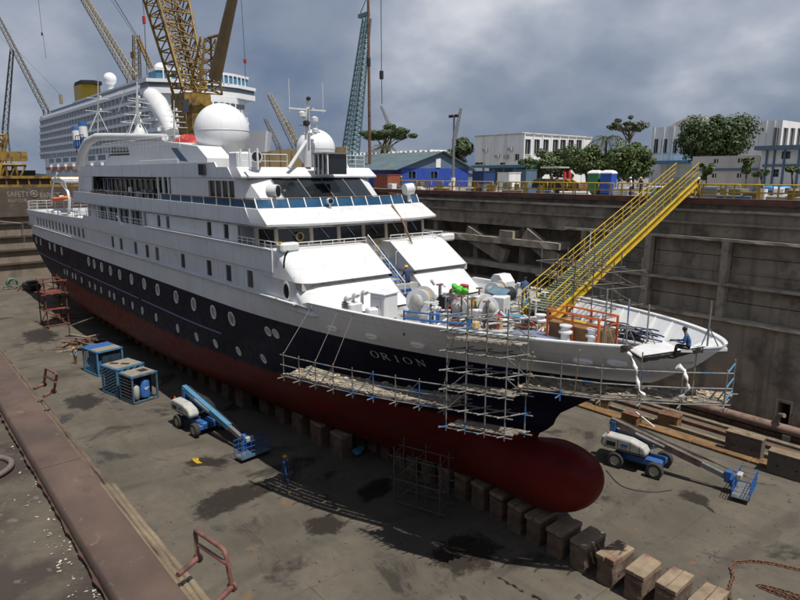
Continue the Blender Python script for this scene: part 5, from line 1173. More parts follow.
b = MB(); p = at(66, 180, 'y', -2); b.cbox((p.x, -2, p.z), (5.5, 3, .9), .25); b.build('boat_cover', M_WHITE, ship)
b = MB(); b.box(30.5, 33.5, -5.2, 5.2, 13.26, 15.7); b.build('aft_house', M_GREYW, ship); b = MB(); b.box(30.42, 30.499, -3.6, -1.6, 13.6, 15.4); b.build('aft_door', M_GLASSD, ship)
# accommodation ladder frame hanging at the stern corner
sa = at(24, 238, 'y', -6.5)
b = MB()
for s_ in (-.9, .9):
    b.tube([(sa.x+s_, -6.6, 8.0), (sa.x+s_, -6.6, 11.0)], .06, 6)
for z in (8.0, 9.0, 10.0, 11.0): b.tube([(sa.x-.9, -6.6, z), (sa.x+.9, -6.6, z)], .05, 6)
b.build('stern_platform_frame', M_STEEL, ship, smooth=True)
b = MB(); b.cyl((sa.x-.9, -6.6, 11.0), (-21.3, -19, 12.5), .06, 6); tag(b.build('mooring_rope', M_ROPE, None, smooth=True), 'slack mooring rope from the stern to the dock gate', 'rope')
# ================================================================== gangway
M_TREAD = mat('green_grey_tread', (.16, .19, .13), .7, var=.2, scale=3, dirt=((.3, .3, .26), 2.5, .55, .7))
G0, G1 = Vector((91.45, 2.3, 11.2)), Vector((87.9, 25.9, 18.45)); gd = (G1-G0); gl = gd.length; gu = gd.normalized(); gs = Vector((gd.y, -gd.x, 0)).normalized()
gw = thing('gangway', 'long yellow stairway gangway rising from the foredeck to the far quay', 'gangway', tuple(G0))
def gp(q, s_, h=0.0): return gu*(q*gl)+gs*(s_*.88)+Vector((0, 0, h))
for s_ in (-1, 1):
    b = MB(); b.bar(gp(0, s_, -.05), gp(1, s_, -.05), .08, .5 if s_ > 0 else .3); b.bar(gp(0, s_, .2)+gs*(s_*.06), gp(1, s_, .2)+gs*(s_*.06), .2, .05); b.bar(gp(0, s_, -.3)+gs*(s_*.06), gp(1, s_, -.3)+gs*(s_*.06), .2, .05); b.build('stringer', M_YEL, gw)
    for h, r in ((1.42, .035), (1.05, .024), (.72, .024)):
        b = MB(); b.cyl(gp(-.005, s_, h), gp(1.005, s_, h), r, 8); b.build('handrail', M_YEL, gw, smooth=True)
    pm = MB(); pm.bar((0, 0, .3), (0, 0, 1.42), .06, .06); pm = pm.mesh('post', M_YEL)
    for k in range(17): inst('post', pm, gw, gp(k/16, s_))
    b = MB(); b.tube([gp(0, s_, 1.42), gp(-.02, s_, 1.3), gp(-.022, s_, .8), gp(-.015, s_, .2)], .035, 8); b.build('end_rail', M_YEL, gw, smooth=True)
tm = MB(); tm.box(-.12, .12, -.83, .83, -.03, .03); tm = tm.mesh('tread', M_TREAD); ang = math.atan2(gd.y, gd.x)
nT = 84
for k in range(nT): inst('tread', tm, gw, gp((k+.5)/nT, 0, .3), (0, 0, ang))
for k in range(8):
    b = MB(); b.bar(gp(k/8+.02, -1, -.2), gp(k/8+.1, 1, -.2), .06, .06); b.build('under_brace', M_YEL, gw)
b = MB()
tp = [gp(1, s_, -.25) for s_ in (-1, 1)]; hgt = G1.z-QZ
for p in tp:
    for dx_ in (-.3, .9): b.bar(p+gu*dx_, p+gu*dx_+Vector((0, 0, -hgt+.25)), .1, .1)
    b.bar(p+gu*-.3+Vector((0, 0, -hgt+.35)), p+gu*.9, .06, .06); b.bar(p-gu*.3, p+gu*.9+Vector((0, 0, -hgt+.35)), .06, .06)
b.build('landing_trestle', M_YEL, gw)
b = MB(); b.add([gp(1, -1, .1), gp(1, 1, .1), gp(1, 1, .1)+gd*0+Vector((gu.x, gu.y, 0))*1.4, gp(1, -1, .1)+Vector((gu.x, gu.y, 0))*1.4], [(0, 1, 2, 3)]); b.build('landing', M_TREAD, gw)
b = MB(); b.cyl(gp(0, -1.05, -.28), gp(0, 1.05, -.28), .1, 12); b.build('foot_roller', M_BLACK, gw, smooth=True)
# ================================================================== scaffolds
rnd = random.Random(31)
def pole(parent, p, q, O, r=.032, m=None, name='pole'):
    b = MB(); b.cyl(Vector(p)-O, Vector(q)-O, r, 6); return b.build(name, m or M_SCAF, parent, smooth=True)
def walkway(name, label, outer, inner, z, rail=1.15, hang=None, plankw=.28, levels=(0.0,)):
    O = Vector((*outer[0][:2], z)); tt = thing(name, label, 'scaffold', tuple(O))
    Pn = len(outer)
    for i in range(Pn):
        o, n_ = Vector((*outer[i], z)), Vector((*inner[i], z)); d = (n_-o).normalized()
        pole(tt, o-d*.45-Vector((0, 0, .1)), n_+d*.1-Vector((0, 0, .1)), O)
        pole(tt, o-Vector((0, 0, .35)), o+Vector((0, 0, rail+.15)), O)
        if i < Pn-1:
            o2, n2 = Vector((*outer[i+1], z)), Vector((*inner[i+1], z)); e = (o2-o).normalized()*.25
            for h in (-.05, rail*.5, rail): pole(tt, o-e+Vector((0, 0, h)), o2+e+Vector((0, 0, h)), O)
            pole(tt, n_-e+Vector((0, 0, -.05)), n2+e+Vector((0, 0, -.05)), O)
            nP = max(2, int((n_-o).length/plankw))
            for k in range(nP):
                f0, f1 = (k+.06)/nP, (k+.94)/nP; j = Vector((0, 0, rnd.uniform(0, .03))); ee = (o2-o).normalized()*rnd.uniform(-.1, .15)
                q = [o.lerp(n_, f0)+j+ee, o.lerp(n_, f1)+j+ee, o2.lerp(n2, f1)+j+ee, o2.lerp(n2, f0)+j+ee]; up = Vector((0, 0, .045))
                b = MB(); b.add([v-O for v in q]+[v+up-O for v in q], [(0, 1, 2, 3), (7, 6, 5, 4), (0, 4, 5, 1), (1, 5, 6, 2), (2, 6, 7, 3), (3, 7, 4, 0)]); b.build('plank', M_PLANK, tt, fix=True)
            if rnd.random() < .45: pole(tt, o+Vector((0, 0, -.3)), o2+Vector((0, 0, rail)), O, .024)
    return tt, O
# starboard walkway hung along the bow shoulder
WZ = 8.0
def wl_point(px, py): p = at(px, py, 'z', WZ); return p
oa, ob = wl_point(284, 375), wl_point(444, 408)
outer = []; inner = []
for i in range(9):
    q = i/8; X = oa.x+(ob.x-oa.x)*q; yl = oa.y+(ob.y-oa.y)*q-.35*math.sin(PI*q); outer.append((X, yl)); inner.append((X-.25, min(yl+1.9, -hb(X, WZ)-.15)))
sw, O = walkway('hanging_walkway', 'hanging scaffold walkway strewn with debris below the ship name', outer, inner, WZ)
for i in (0, 2, 3, 8):
    X, y = outer[i]; o = Vector((X, y, WZ+1.2)); top = Vector((X+rnd.uniform(-.2, .6), -hb(X, 11.7)-.02, 11.75)); pole(sw, o, top, O, .018, M_STEEL, 'hanger_rope')
b = MB()
for k in range(150):      # swept-up rubbish on the boards
    q = rnd.random(); i = min(7, int(q*8)); f = q*8-i; o = Vector((*outer[i], WZ)).lerp(Vector((*outer[i+1], WZ)), f); n_ = Vector((*inner[i], WZ)).lerp(Vector((*inner[i+1], WZ)), f); c = o.lerp(n_, rnd.random())-O+Vector((0, 0, .09))
    s_ = rnd.uniform(.05, .22); b.cbox(c, (s_*rnd.uniform(.6, 2), s_, s_*.4), .01, rnd.random()*3, rx=rnd.uniform(-.4, .4))
b.build('rubbish', mat('pale_rubbish', (.34, .28, .2), .9, var=.5, scale=2.5), sw)['kind'] = 'stuff'
# walkway round the bow
BZ = 9.85
bp = [(518, 388), (560, 393), (600, 398), (640, 401), (680, 403), (724, 404)]
outer = []; inner = []
for px, py in bp:
    p = at(px, py, 'z', BZ); outer.append((p.x, p.y)); inner.append((p.x-.35, min(p.y+1.9, -hb(min(p.x, 99), BZ)-.1) if p.x < 98.5 else p.y+1.6))
bw, O = walkway('bow_walkway', 'scaffold walkway with dusty boards wrapped under the bow tip', outer, inner, BZ, rail=1.3)
X, y = outer[-1]
for h_ in (.1, .65, 1.3): pole(bw, (*outer[-1], BZ+h_), (*inner[-1], BZ+h_), O, .035, M_LBLUE, 'end_guard')
pole(bw, (*inner[-1], BZ-.2), (*inner[-1], BZ+1.5), O, .032, None, 'pole')
for px, pt, pb in ((533, 352, 390), (580, 350, 394), (643, 352, 400), (697, 350, 402)):
    pole(bw, at(px-6, pb, 'z', BZ), at(px, pt, 'z', 12.1), O, .025, M_ROPE, 'hanger_rope')
b = MB()
for k in range(160):
    q = rnd.random(); i = min(4, int(q*5)); f = q*5-i; o = Vector((*outer[i], BZ)).lerp(Vector((*outer[i+1], BZ)), f); n_ = Vector((*inner[i], BZ)).lerp(Vector((*inner[i+1], BZ)), f); c = o.lerp(n_, rnd.random())-O+Vector((0, 0, .09))
    s_ = rnd.uniform(.04, .18); b.cbox(c, (s_*rnd.uniform(.6, 2.4), s_, s_*.4), .01, rnd.random()*3, rx=rnd.uniform(-.4, .4))
b.build('rubbish', mat('pale_rubbish', (.34, .28, .2)), bw)['kind'] = 'stuff'
# knotted white dust sheets hanging off the bow
for k, (pts, lab) in enumerate(((((628, 352), (632, 358), (636, 370), (637, 380), (640, 392), (646, 397)), 'twisted white sheet hanging from the bulwark onto the bow walkway'), (((678, 366), (684, 371), (687, 380), (688, 388), (682, 396), (678, 399)), 'crumpled white sheet draped over the bow walkway rail'))):
    P_ = [at(x, y, 'y', -4.3+.2*k+.1*(i % 2)) for i, (x, y) in enumerate(pts)]; F_ = []
    for p_, q_ in zip(P_, P_[1:]):
        for z_ in range(5): F_.append(p_.lerp(q_, z_/5)+Vector((rnd.uniform(-.02, .02), 0, rnd.uniform(-.02, .02))))
    b = MB(); b.tube(F_, [.05+.03*math.sin(i*.9+k)+(.05 if k and i < 6 else 0) for i in range(len(F_))], 7)
    tag(b.build('dust_sheet', M_RAIL, None, smooth=True, ang=70), lab, 'sheet')
# scaffold tower against the bow flank
def tower(name, label, base, ux, uy, nx, ny, z0, zs, ztop_, parent_decks=(), m=None, brace=True, pr=.032, pm=None):
    def pole(parent, p, q, O, r=pr, m=None, name='pole'):
        b = MB(); b.cyl(Vector(p)-O, Vector(q)-O, max(r, pr*.8), 6); return b.build(name, m or M_SCAF, parent, smooth=True)
    O = Vector((base[0], base[1], z0)); tt = thing(name, label, 'scaffold', tuple(O)); ux = Vector((*ux, 0)); uy = Vector((*uy, 0)); B0 = Vector((base[0], base[1], 0))
    for i in range(nx+1):
        for j in range(ny+1):
            p = B0+ux*(i/nx)+uy*(j/ny); pole(tt, p+Vector((0, 0, z0)), p+Vector((0, 0, ztop_+rnd.uniform(-.2, .5))), O, m=m)
    for z in zs:
        for j in range(ny+1):
            p = B0+uy*(j/ny)+Vector((0, 0, z)); pole(tt, p-ux.normalized()*.35, p+ux+ux.normalized()*.35, O, m=m)
        for i in range(nx+1):
            p = B0+ux*(i/nx)+Vector((0, 0, z+.07)); pole(tt, p-uy.normalized()*.4, p+uy+uy.normalized()*.3, O, m=m)
    if brace:
        for a, c in zip(zs, zs[1:]):
            if rnd.random() < .7: pole(tt, B0+Vector((0, 0, a)), B0+ux*(1/nx)+Vector((0, 0, c)), O, .026, m=m)
            if rnd.random() < .7: pole(tt, B0+ux+Vector((0, 0, c)), B0+ux+uy+Vector((0, 0, a)), O, .026, m=m)
    for z in parent_decks:
        n = max(2, int(uy.length/.3))
        for k in range(n):
            p = B0+uy*((k+.5)/n)+Vector((0, 0, z+.13+rnd.uniform(0, .02))); b = MB(); b.bar(p-O-ux.normalized()*rnd.uniform(.0, .3), p+ux-O+ux.normalized()*rnd.uniform(0, .3), uy.length/n*.9, .05); b.build('plank', pm or M_PLANK, tt)
    return tt, O
ta, tb_ = at(446, 422, 'y', -6.75), at(500, 430, 'y', -5.9)
tw, O = tower('scaffold_tower', 'square scaffold tower hung against the bow beside the ship name', (ta.x, -6.75), (tb_.x-ta.x, 1.15), (.3, 1.0), 3, 1, 7.55, (7.7, 8.6, 9.5, 10.4, 11.3, 12.2, 12.9), 13.4, (7.7, 9.5, 11.75))
M_STEELD = mat('dark_scaffold', (.13, .12, .11), .7, .3, var=.3, scale=3)
# lattice of poles standing on the foredeck, port side
p = dk(600, 322); tower('deck_scaffold', 'thin pole scaffold standing on the port foredeck under the gangway', (p.x-4.6, p.y+.6), (5.4, -.9), (.6, 1.8), 4, 1, DK, (11.9, 12.9, 13.8), 14.4, (), m=M_STEELD)
p = dk(655, 350); 
for k, (px, py, h) in enumerate(((604, 344, 2.6), (626, 345, 2.2), (646, 347, 2.0), (707, 348, 1.9))):
    c = at(px, py, 'z', 11.2 if k < 3 else 12.2); tt = thing('tripod_pole', ['upright steel pole beside the orange guard frame', 'upright steel pole behind the dark cable heap', 'upright steel pole at the edge of the bow plating', 'thin steel tripod pole on the bow beak'][k], 'pole', tuple(c))
    b = MB(); b.cyl((0, 0, 0), (0, 0, h), .035, 6); b.build('pole', M_SCAF, tt, smooth=True); b = MB(); b.cyl((.35, .3, 0), (0, 0, h*.45), .025, 6); b.cyl((-.35, .3, 0), (0, 0, h*.45), .025, 6); b.build('stay', M_SCAF, tt)
M_STEELD = mat('dark_scaffold', (.13, .12, .11), .7, .3, var=.3, scale=3)
# frame scaffold standing on the dock floor in the hull's shade; its darker poles have that shade put into the colour
p = at(394, 505, 'z', 0); tower('floor_scaffold', 'grey pole scaffold standing on the dark dock floor under the bow', (p.x, p.y), (2.8, 1.0), (-1.3, 2.6), 2, 2, 0, (.3, 1.7, 3.1), 3.6, (), m=M_STEELD)
# red trestle towers by the stern
for k, (px, py, lab, h) in enumerate(((46, 324, 'tall red steel access tower standing by the hull near the stern', 6.2), (58, 296, 'red steel access tower farther aft, behind the first red tower', 5.0))):
    p = at(px, py, 'z', 0); tower('access_tower', lab, (p.x, p.y-.5), (3.0, .2), (-.2, 2.4), 1, 1, 0, (.25, 2.2, 4.2, h-.4), h, (2.2, 4.2), m=M_REDFR, pr=.07, pm=M_REDFR)
# ================================================================== boom lifts
def boom_lift(label, loc, rz, boom_m, dx=0.0):
    t_ = thing('boom_lift', label, 'boom lift', loc, rz, 'boom lifts on the dock floor')
    b = MB(); b.cbox((0, 0, .72), (3.0, 1.15, .5), .08); b.cbox((1.25, 0, .62), (.5, 1.9, .35), .05); b.cbox((-1.25, 0, .62), (.5, 1.9, .35), .05); b.build('chassis', M_BLUE, t_)
    for sx in (-1.25, 1.25):
        for sy in (-1.05, 1.05):
            b = MB(); b.lathe([(.3, -.19), (.48, -.19), (.53, -.13), (.53, .13), (.48, .19), (.3, .19)], 24, (0, 0, 0), axis='y', caps=False); wh = b.build('wheel', M_TIRE, t_, smooth=True, loc=(sx, sy, .53))
            b = MB(); b.lathe([(.02, .1), (.14, .14), (.2, .06), (.3, .17), (.31, -.17), (.05, -.1)], 20, axis='y'); b.build('rim', M_RIM, wh, smooth=True)
    b = MB(); b.cyl((0, 0, .96), (0, 0, 1.15), .6, 24); b.build('turntable', M_BLACK, t_, smooth=True)
    for sy in (-1, 1):    # rounded grey cowls either side of the boom
        pr_ = [(-2.2, 1.2), (-2.35, 1.5), (-2.25, 1.95), (-1.9, 2.15), (-.4, 2.12), (.5, 1.85), (.75, 1.5), (.6, 1.2)]
        b = MB(); b.prism(pr_, sy*.3, sy*1.12, axis='y'); o = b.build('engine_cowl', M_GREY, t_, fix=True)
        bv = o.modifiers.new('bevel', 'BEVEL'); bv.width = .16; bv.segments = 3; bv.limit_method = 'ANGLE'; bv.angle_limit = .9
        b = MB(); b.box(-1.9, -1.3, min(sy*1.121, sy*1.135), max(sy*1.121, sy*1.135), 1.45, 1.75); b.build('grille', M_BLACK, o)
        b = MB(); b.box(-1.1, .5, min(sy*1.121, sy*1.13), max(sy*1.121, sy*1.13), 1.3, 1.38); b.build('cowl_stripe', M_BLACK, o)
    b = MB(); b.cbox((-1.2, 0, 1.5), (1.9, .58, .6), .08); b.build('counterweight', M_BLUE, t_)
    A, Bq, Cq = Vector((-2.1, 0, 2.75)), Vector((4.3+dx*.6, 0, 1.35)), Vector((6.1+dx, 0, .95))
    b = MB(); b.bar(A, Bq, .36, .42); b.build('boom', boom_m, t_); b = MB(); b.bar(A.lerp(Bq, .8), Cq, .26, .3); b.build('boom_extension', M_STEEL, t_)
    b = MB(); b.bar(A+Vector((.3, .25, .1)), Bq+Vector((0, .25, .1)), .1, .16); b.build('cable_track', M_BLACK, t_)
    b = MB(); b.bar((-1.9, 0, 1.6), (-1.85, 0, 2.75), .5, .35); b.bar((-.9, 0, 1.7), (1.2, 0, 2.0), .16, .16); b.build('boom_mast', M_BLUE, t_)
    b = MB(); b.cbox((6.25+dx, 0, 1.0), (.4, .4, .75), .05); b.cbox((6.5+dx, 0, .75), (.25, .7, .5), .04); b.build('jib_head', M_BLUE, t_)
    bk = MB(); bk.box(6.65, 7.65, -1.15, 1.15, .28, .34); bk = bk.build('basket', M_STEEL, t_, loc=(dx, 0, 0))
    for x in (6.68, 7.62):
        for y in (-1.12, -.75, -.37, 0.0, .37, .75, 1.12):
            b = MB(); b.cyl((x, y, .36), (x, y, 1.4), .022, 6); b.build('basket_post', M_BLUE, bk)
    for z in (.42, .7, 1.05, 1.4):
        b = MB(); b.tube([(6.68, -1.12, z), (7.62, -1.12, z), (7.62, 1.12, z), (6.68, 1.12, z)], .024, 6, closed=True); b.build('basket_rail', M_BLUE, bk, smooth=True)
    b = MB(); b.cbox((6.85, 0, 1.25), (.3, .6, .3), .04); b.build('control_box', M_GREY, bk)
    b = MB(); b.tube([(-1.9, .3, 2.5), (-.5, .34, 2.62), (1.5, .3, 2.1), (3.6, .28, 1.72), (5.2, .22, 1.35), (6.2, .2, 1.2)], .035, 6); b.tube([(-1.2, .32, 2.2), (.4, .34, 2.2), (2.6, .3, 1.8), (4.4, .26, 1.5)], .028, 6); b.build('hydraulic_hose', M_BLACK, t_, smooth=True, ang=60)
    b = MB(); b.cyl((-1.9, -.9, 2.15), (-1.9, -.9, 2.3), .06, 10); b.build('beacon', M_ORANGE, t_, smooth=True)
    for sy in (-1, 1):
        for q in range(3): b = MB(); b.box(.9, 1.2, min(sy*.6, sy*.8), max(sy*.6, sy*.8), .35+q*.22, .38+q*.22); b.build('step', M_STEEL, t_)
        for xx in (-1.15, -.35, .25): b = MB(); b.box(xx, xx+.02, min(sy*1.122, sy*1.128), max(sy*1.122, sy*1.128), 1.24, 2.0); b.build('panel_gap', M_BLACK, t_)
        b = MB(); b.box(-.95, -.5, min(sy*1.122, sy*1.13), max(sy*1.122, sy*1.13), 1.6, 1.78); b.build('decal', M_BLUE, t_)
    b = MB(); b.bar(A.lerp(Bq, .3)+Vector((0, -.185, .02)), A.lerp(Bq, .62)+Vector((0, -.185, .02)), .012, .14); b.build('boom_decal', M_RAIL, t_)
    b = MB(); b.cyl((.2, 0, 1.3), (1.6, 0, 2.0), .09, 10); b.cyl((-.6, 0, 1.2), (.3, 0, 1.35), .13, 10); b.build('lift_ram', M_STEEL, t_, smooth=True)
    b = MB(); b.box(7.651, 7.66, -1.1, 1.1, .36, .52); b.build('toe_board', M_LBLUE, bk)
    return t_
wa, wb_ = at(616, 466, 'z', 0), at(655, 479, 'z', 0); bk_ = at(738, 500, 'z', 0)
d = Vector((bk_.x-wa.x, bk_.y+.6-wa.y-.6, 0)); rz = math.atan2(d.y, d.x)
boom_lift('boom lift with dusty brown boom parked beyond the red bulb', (wa.x+1.05, wa.y+1.1, 0), rz-.02, mat('dusty_boom', (.14, .11, .098), .6, var=.2, scale=1.5, dirt=((.07, .055, .048), 2, .44, .64)), -1.0)
wa = at(180, 428, 'z', 0); bk_ = at(243, 464, 'z', 0); d = bk_-wa; rz = math.atan2(d.y+.2, d.x)
boom_lift('boom lift with light blue boom, its basket beside the worker in orange helmet', (wa.x+1.0, wa.y+1.15, 0), rz-.02, M_LBLUE)
# ================================================================== plant frames on the left of the floor
def frame_box(t_, lx, ly, lz, m, r=.07):
    for x in (0, lx):
        for y in (0, ly):
            b = MB(); b.box(x-r, x+r, y-r, y+r, 0, lz); b.build('corner_post', m, t_)
    for z in (.12, lz):
        b = MB(); b.box(r, lx-r, -r, r, z-r, z+r); b.box(r, lx-r, ly-r, ly+r, z-r, z+r); b.box(-r, r, r, ly-r, z-r, z+r); b.box(lx-r, lx+r, r, ly-r, z-r, z+r); b.build('frame_ring', m, t_)
    b = MB()
    for x in (0, lx):
        for y in (0, ly): b.cbox((x, y, lz), (.2, .2, .2), .02)
    b.build('corner_casting', M_GREY if m is M_STEEL else M_BLUE, t_)
M_BLUED = mat('dull_blue_frame', (.06, .115, .17), .6, var=.3, scale=3, dirt=((.16, .15, .13), 3, .54, .7))
M_NAVYD = mat('dark_blue_grime', (.02, .035, .06), .7, var=.4, scale=2)
M_TANTOP = mat('tan_top_plate', (.22, .20, .155), .8, var=.12, scale=1.5, dirt=((.18, .16, .13), 1.8, .54, .7))
p = at(134, 405, 'z', 0); t_ = thing('tank_rack', 'steel frame with blue pressure tanks, closest to the light blue boom', 'equipment frame', (p.x, p.y, 0), math.radians(12))
L1 = 2.3
frame_box(t_, -2.0, 2.2, 2.35, M_BLUED)
b = MB(); b.box(-1.95, -.05, .05, 2.15, 2.43, 2.47); b.build('top_plate', M_TANTOP, t_); b = MB(); b.box(-1.4, -.6, 1.2, 1.9, 2.471, 2.49); b.build('hatch', M_BLACK, t_)
for (x, y, r, h, m_) in ((-.45, 1.3, .42, 1.9, M_BLUE), (-.45, .5, .3, 1.5, M_GREY), (-1.3, .7, .42, 1.7, M_BLUE), (-1.35, 1.6, .4, 1.7, M_GREY)):
    b = MB(); b.lathe([(r*.5, .2), (r, .35), (r, h-.2), (r*.6, h), (.08, h+.1)], 20, (x, y, 0)); b.build('tank', m_, t_, smooth=True, ang=50)
b = MB(); b.box(-1.95, -.75, .06, 2.14, .15, 2.34); b.build('dark_lining', M_NAVYD, t_)
for q in range(7): b = MB(); b.box(-2.05, -.0, -.06, -.03, .3+q*.28, .36+q*.28); b.build('side_bar', M_STEEL, t_)
b = MB(); b.box(-.028, -.02, 1.05, 1.5, 1.15, 1.22) ; b.box(-.03, -.022, 1.1, 1.35, 1.02, 1.1); b.build('tank_marking', M_RAIL, t_)
p = at(103, 391, 'z', 0); t_ = thing('slatted_cage', 'blue slatted cage with tan top, middle one of the three plant frames', 'equipment frame', (p.x+.3, p.y, 0), math.radians(14))
frame_box(t_, 2.4, 2.5, 2.45, M_LBLUE)
b = MB(); b.box(.05, 2.35, .05, 2.45, 2.53, 2.57); b.build('top_plate', M_TANTOP, t_)
for (x, y) in ((.6, .8), (1.5, 1.3)): b = MB(); b.cbox((x+.1, y, 2.585), (.75, .35, .03), .005, .5); b.build('hand_hole', M_BLACK, t_)
b = MB(); b.box(.1, 2.3, .12, 2.38, .2, 2.4); b.build('inner_load', mat('grey_load', (.09, .10, .11), .8, var=.4, scale=1.2), t_)
sm = MB(); sm.bar((0, 0, 0), (.55, 0, .28), .02, .09); smx = sm.mesh('slat', M_LBLUE); sm = MB(); sm.bar((0, 0, 0), (0, .55, .28), .02, .09); smy = sm.mesh('slat', M_LBLUE)
for i in range(4):
    for j in range(8):
        inst('slat', smx, t_, (.06+i*.575, -.06, .22+j*.27)); inst('slat', smy, t_, (2.46, .08+i*.6, .22+j*.27))
p = at(86, 372, 'z', 0); t_ = thing('compressor_frame', 'open blue frame holding a compressor, beside the timber heap', 'equipment frame', (p.x-.4, p.y, 0), math.radians(10))
frame_box(t_, 3.0, 2.4, 2.4, M_LBLUE); b = MB(); b.box(.05, 1.6, .05, 2.35, 2.48, 2.52); b.build('top_plate', M_BLUE, t_); b = MB(); b.box(1.61, 2.95, .05, 2.35, 2.48, 2.51); b.build('top_plate', M_TANTOP, t_)
b = MB(); b.box(.12, 2.88, .5, 2.3, .36, 2.38); b.build('dark_lining', M_NAVYD, t_)
for q in range(8): b = MB(); b.box(.1+q*.36, .16+q*.36, -.02, .04, .2, 2.35); b.build('side_bar', M_LBLUE, t_)
b = MB(); b.cyl((.3, .7, 1.0), (2.7, .7, 1.0), .55, 20); b.build('air_tank', M_BLUE, t_, smooth=True); b = MB(); b.cbox((1.4, 1.2, 1.9), (1.2, .8, .7), .08); b.build('motor', M_GREY, t_); b = MB(); b.box(.2, 2.8, .2, 2.2, .2, .35); b.build('skid', M_BLACK, t_)
# ---- loose timber and rubbish near the plant
def heap(name, label, px, py, rad, n, cols, lmin, lmax, hgt=.8, cat='heap'):
    c = at(px, py, 'z', 0); t_ = thing(name, label, cat, (c.x, c.y, 0))
    for k in range(n):
        q = rnd.random()**.6*rad; a = rnd.random()*6.28; z = hgt*(1-q/rad)*rnd.random()+.06; l = rnd.uniform(lmin, lmax); yaw = rnd.gauss(.6, .6); pit = rnd.uniform(-.12, .2)
        o = Vector((math.cos(a)*q, math.sin(a)*q, z)); d_ = Vector((math.cos(yaw)*math.cos(pit), math.sin(yaw)*math.cos(pit), math.sin(pit)))*l/2
        p_, q_ = o-d_, o+d_; p_.z = max(p_.z, .05); q_.z = max(q_.z, .05)
        b = MB(); b.bar(p_, q_, rnd.uniform(.08, .3), rnd.uniform(.05, .15)); b.build('board', rnd.choice(cols), t_)
    return t_
heap('timber_heap', 'heap of loose boards and poles beside the compressor frame', 82, 346, 2.3, 26, [M_WOOD, M_PLANK, M_RUST], 1.2, 4.2, 1.6)
t_ = heap('scrap_heap', 'low scrap heap of dark boards in front of the gate', 25, 288, 3.0, 22, [M_RUST, M_PLANK, M_BLACK, M_WOOD], 1, 3, .9)
heap('scrap_pile', 'small scrap pile at the foot of the tall red tower', 63, 318, 1.6, 12, [M_RUST, M_REDFR, M_WOOD], .8, 2.2, .6)
a, c = at(66, 327, 'z', 1.2), at(94, 317, 'z', 2.6); b = MB(); b.bar(a, c, .5, .12); b.bar(a+Vector((.1, .3, -1.1)), a+Vector((.1, .3, 0)), .1, .1); tag(b.build('leaning_plank', M_PLANK, None), 'long pale plank propped over the timber heap', 'plank')
for k, (px, py, lab, m_) in enumerate(((12, 287, 'green coiled hose drum on the floor before the gate', mat('dull_green', (.08, .16, .09), .7, var=.3, scale=3)),)):
    p = at(px, py, 'z', 0); t_ = thing('hose_drum', lab, 'drum', (p.x, p.y, 0)); b = MB()
    for j in range(7): b.tube([(j*.22, .75*math.cos(q), .8+.75*math.sin(q)) for q in [2*PI*i/20 for i in range(20)]], .11, 6, closed=True)
    b.build('coil', m_, t_, smooth=True, ang=60); b = MB(); b.cyl((-.2, 0, .8), (1.6, 0, .8), .5, 14); b.build('core', M_STEEL, t_, smooth=True)
p = at(32, 291, 'z', 0); t_ = thing('generator_skid', 'dark covered generator skid on the floor near the red towers', 'machine', (p.x, p.y, 0), .2); b = MB(); b.cbox((0, 0, .8), (3.4, 1.8, 1.2), .25); b.cbox((.4, 0, 1.55), (1.6, 1.4, .5), .15); b.build('cover', M_BLACK, t_); b = MB(); b.box(-1.8, 1.8, -.9, .9, .02, .2); b.build('skid', M_RUST, t_)
p = at(358, 453, 'z', 0); t_ = thing('blue_sack', 'crumpled blue sack on the shaded floor beside the keel blocks', 'sack', (p.x, p.y, 0)); b = MB()
for k in range(5): b.cbox((rnd.uniform(-.3, .3), rnd.uniform(-.3, .3), .2+rnd.uniform(0, .15)), (.6, .5, .35), .12, rnd.random()*3)
b.build('sack_cloth', M_LBLUE, t_, smooth=True, ang=70)
p = at(197, 461, 'z', 0); b = MB(); vs = [(p.x+x, p.y+y, z) for x, y, z in ((-.6, -.12, .02), (-.2, .2, .1), (.14, .07, .05), (.6, .13, .03), (.4, -.16, .02), (-.07, -.24, .07))]; b.add(vs, [(0, 5, 1), (1, 5, 2), (2, 5, 4), (2, 4, 3)]); so_ = b.build('yellow_sheet', M_YEL, None); so_.modifiers.new('thick', 'SOLIDIFY').thickness = .01; tag(so_, 'crumpled yellow plastic sheet on the floor below the light blue boom', 'sheet')
# ---- foredeck loose gear
p = dk(573, 342); t_ = thing('hatch_guard', 'orange tubular guard frame around an ochre hatch box on the foredeck', 'guard frame', (p.x, p.y, DK-.02), -.05)
b = MB(); b.cbox((.0, .6, .42), (3.0, 1.3, .82), .03); b.build('hatch_box', M_OCHRE, t_)
for x in (-1.5, 0, 1.5):
    for y in (-.15, 1.35): b = MB(); b.bar((x, y, .02), (x, y, 1.45), .09, .09); b.build('guard_post', M_ORANGE, t_)
for z in (1.05, 1.42):
    b = MB(); b.tube([(-1.5, -.15, z), (1.5, -.15, z), (1.5, 1.35, z), (-1.5, 1.35, z)], .05, 6, closed=True); b.build('guard_rail', M_ORANGE, t_)
b = MB(); b.cbox((-.4, .6, .87), (1.1, .5, .12), .04, .3); b.build('yellow_board', M_YEL, t_)
p = dk(630, 346); t_ = thing('cable_heap', 'dark tangled heap of cables and hoses on the foredeck', 'cables', (p.x, p.y, DK-.02))
for k in range(22):
    c = Vector((rnd.gauss(0, .5), rnd.gauss(.2, .35), .25+rnd.random()*.45)); r = rnd.uniform(.25, .6); ax = rnd.random()*3
    b = MB(); b.tube([c+Vector((math.cos(q)*r*1.3, math.sin(q)*r*.8*math.cos(ax), abs(math.sin(q))*r*.5*math.sin(ax))) for q in [2*PI*i/16 for i in range(14)]], rnd.uniform(.03, .055), 5); b.build('cable', rnd.choice([M_BLACK, M_BLACK, M_STEEL, M_NAVY]), t_, smooth=True, ang=70)
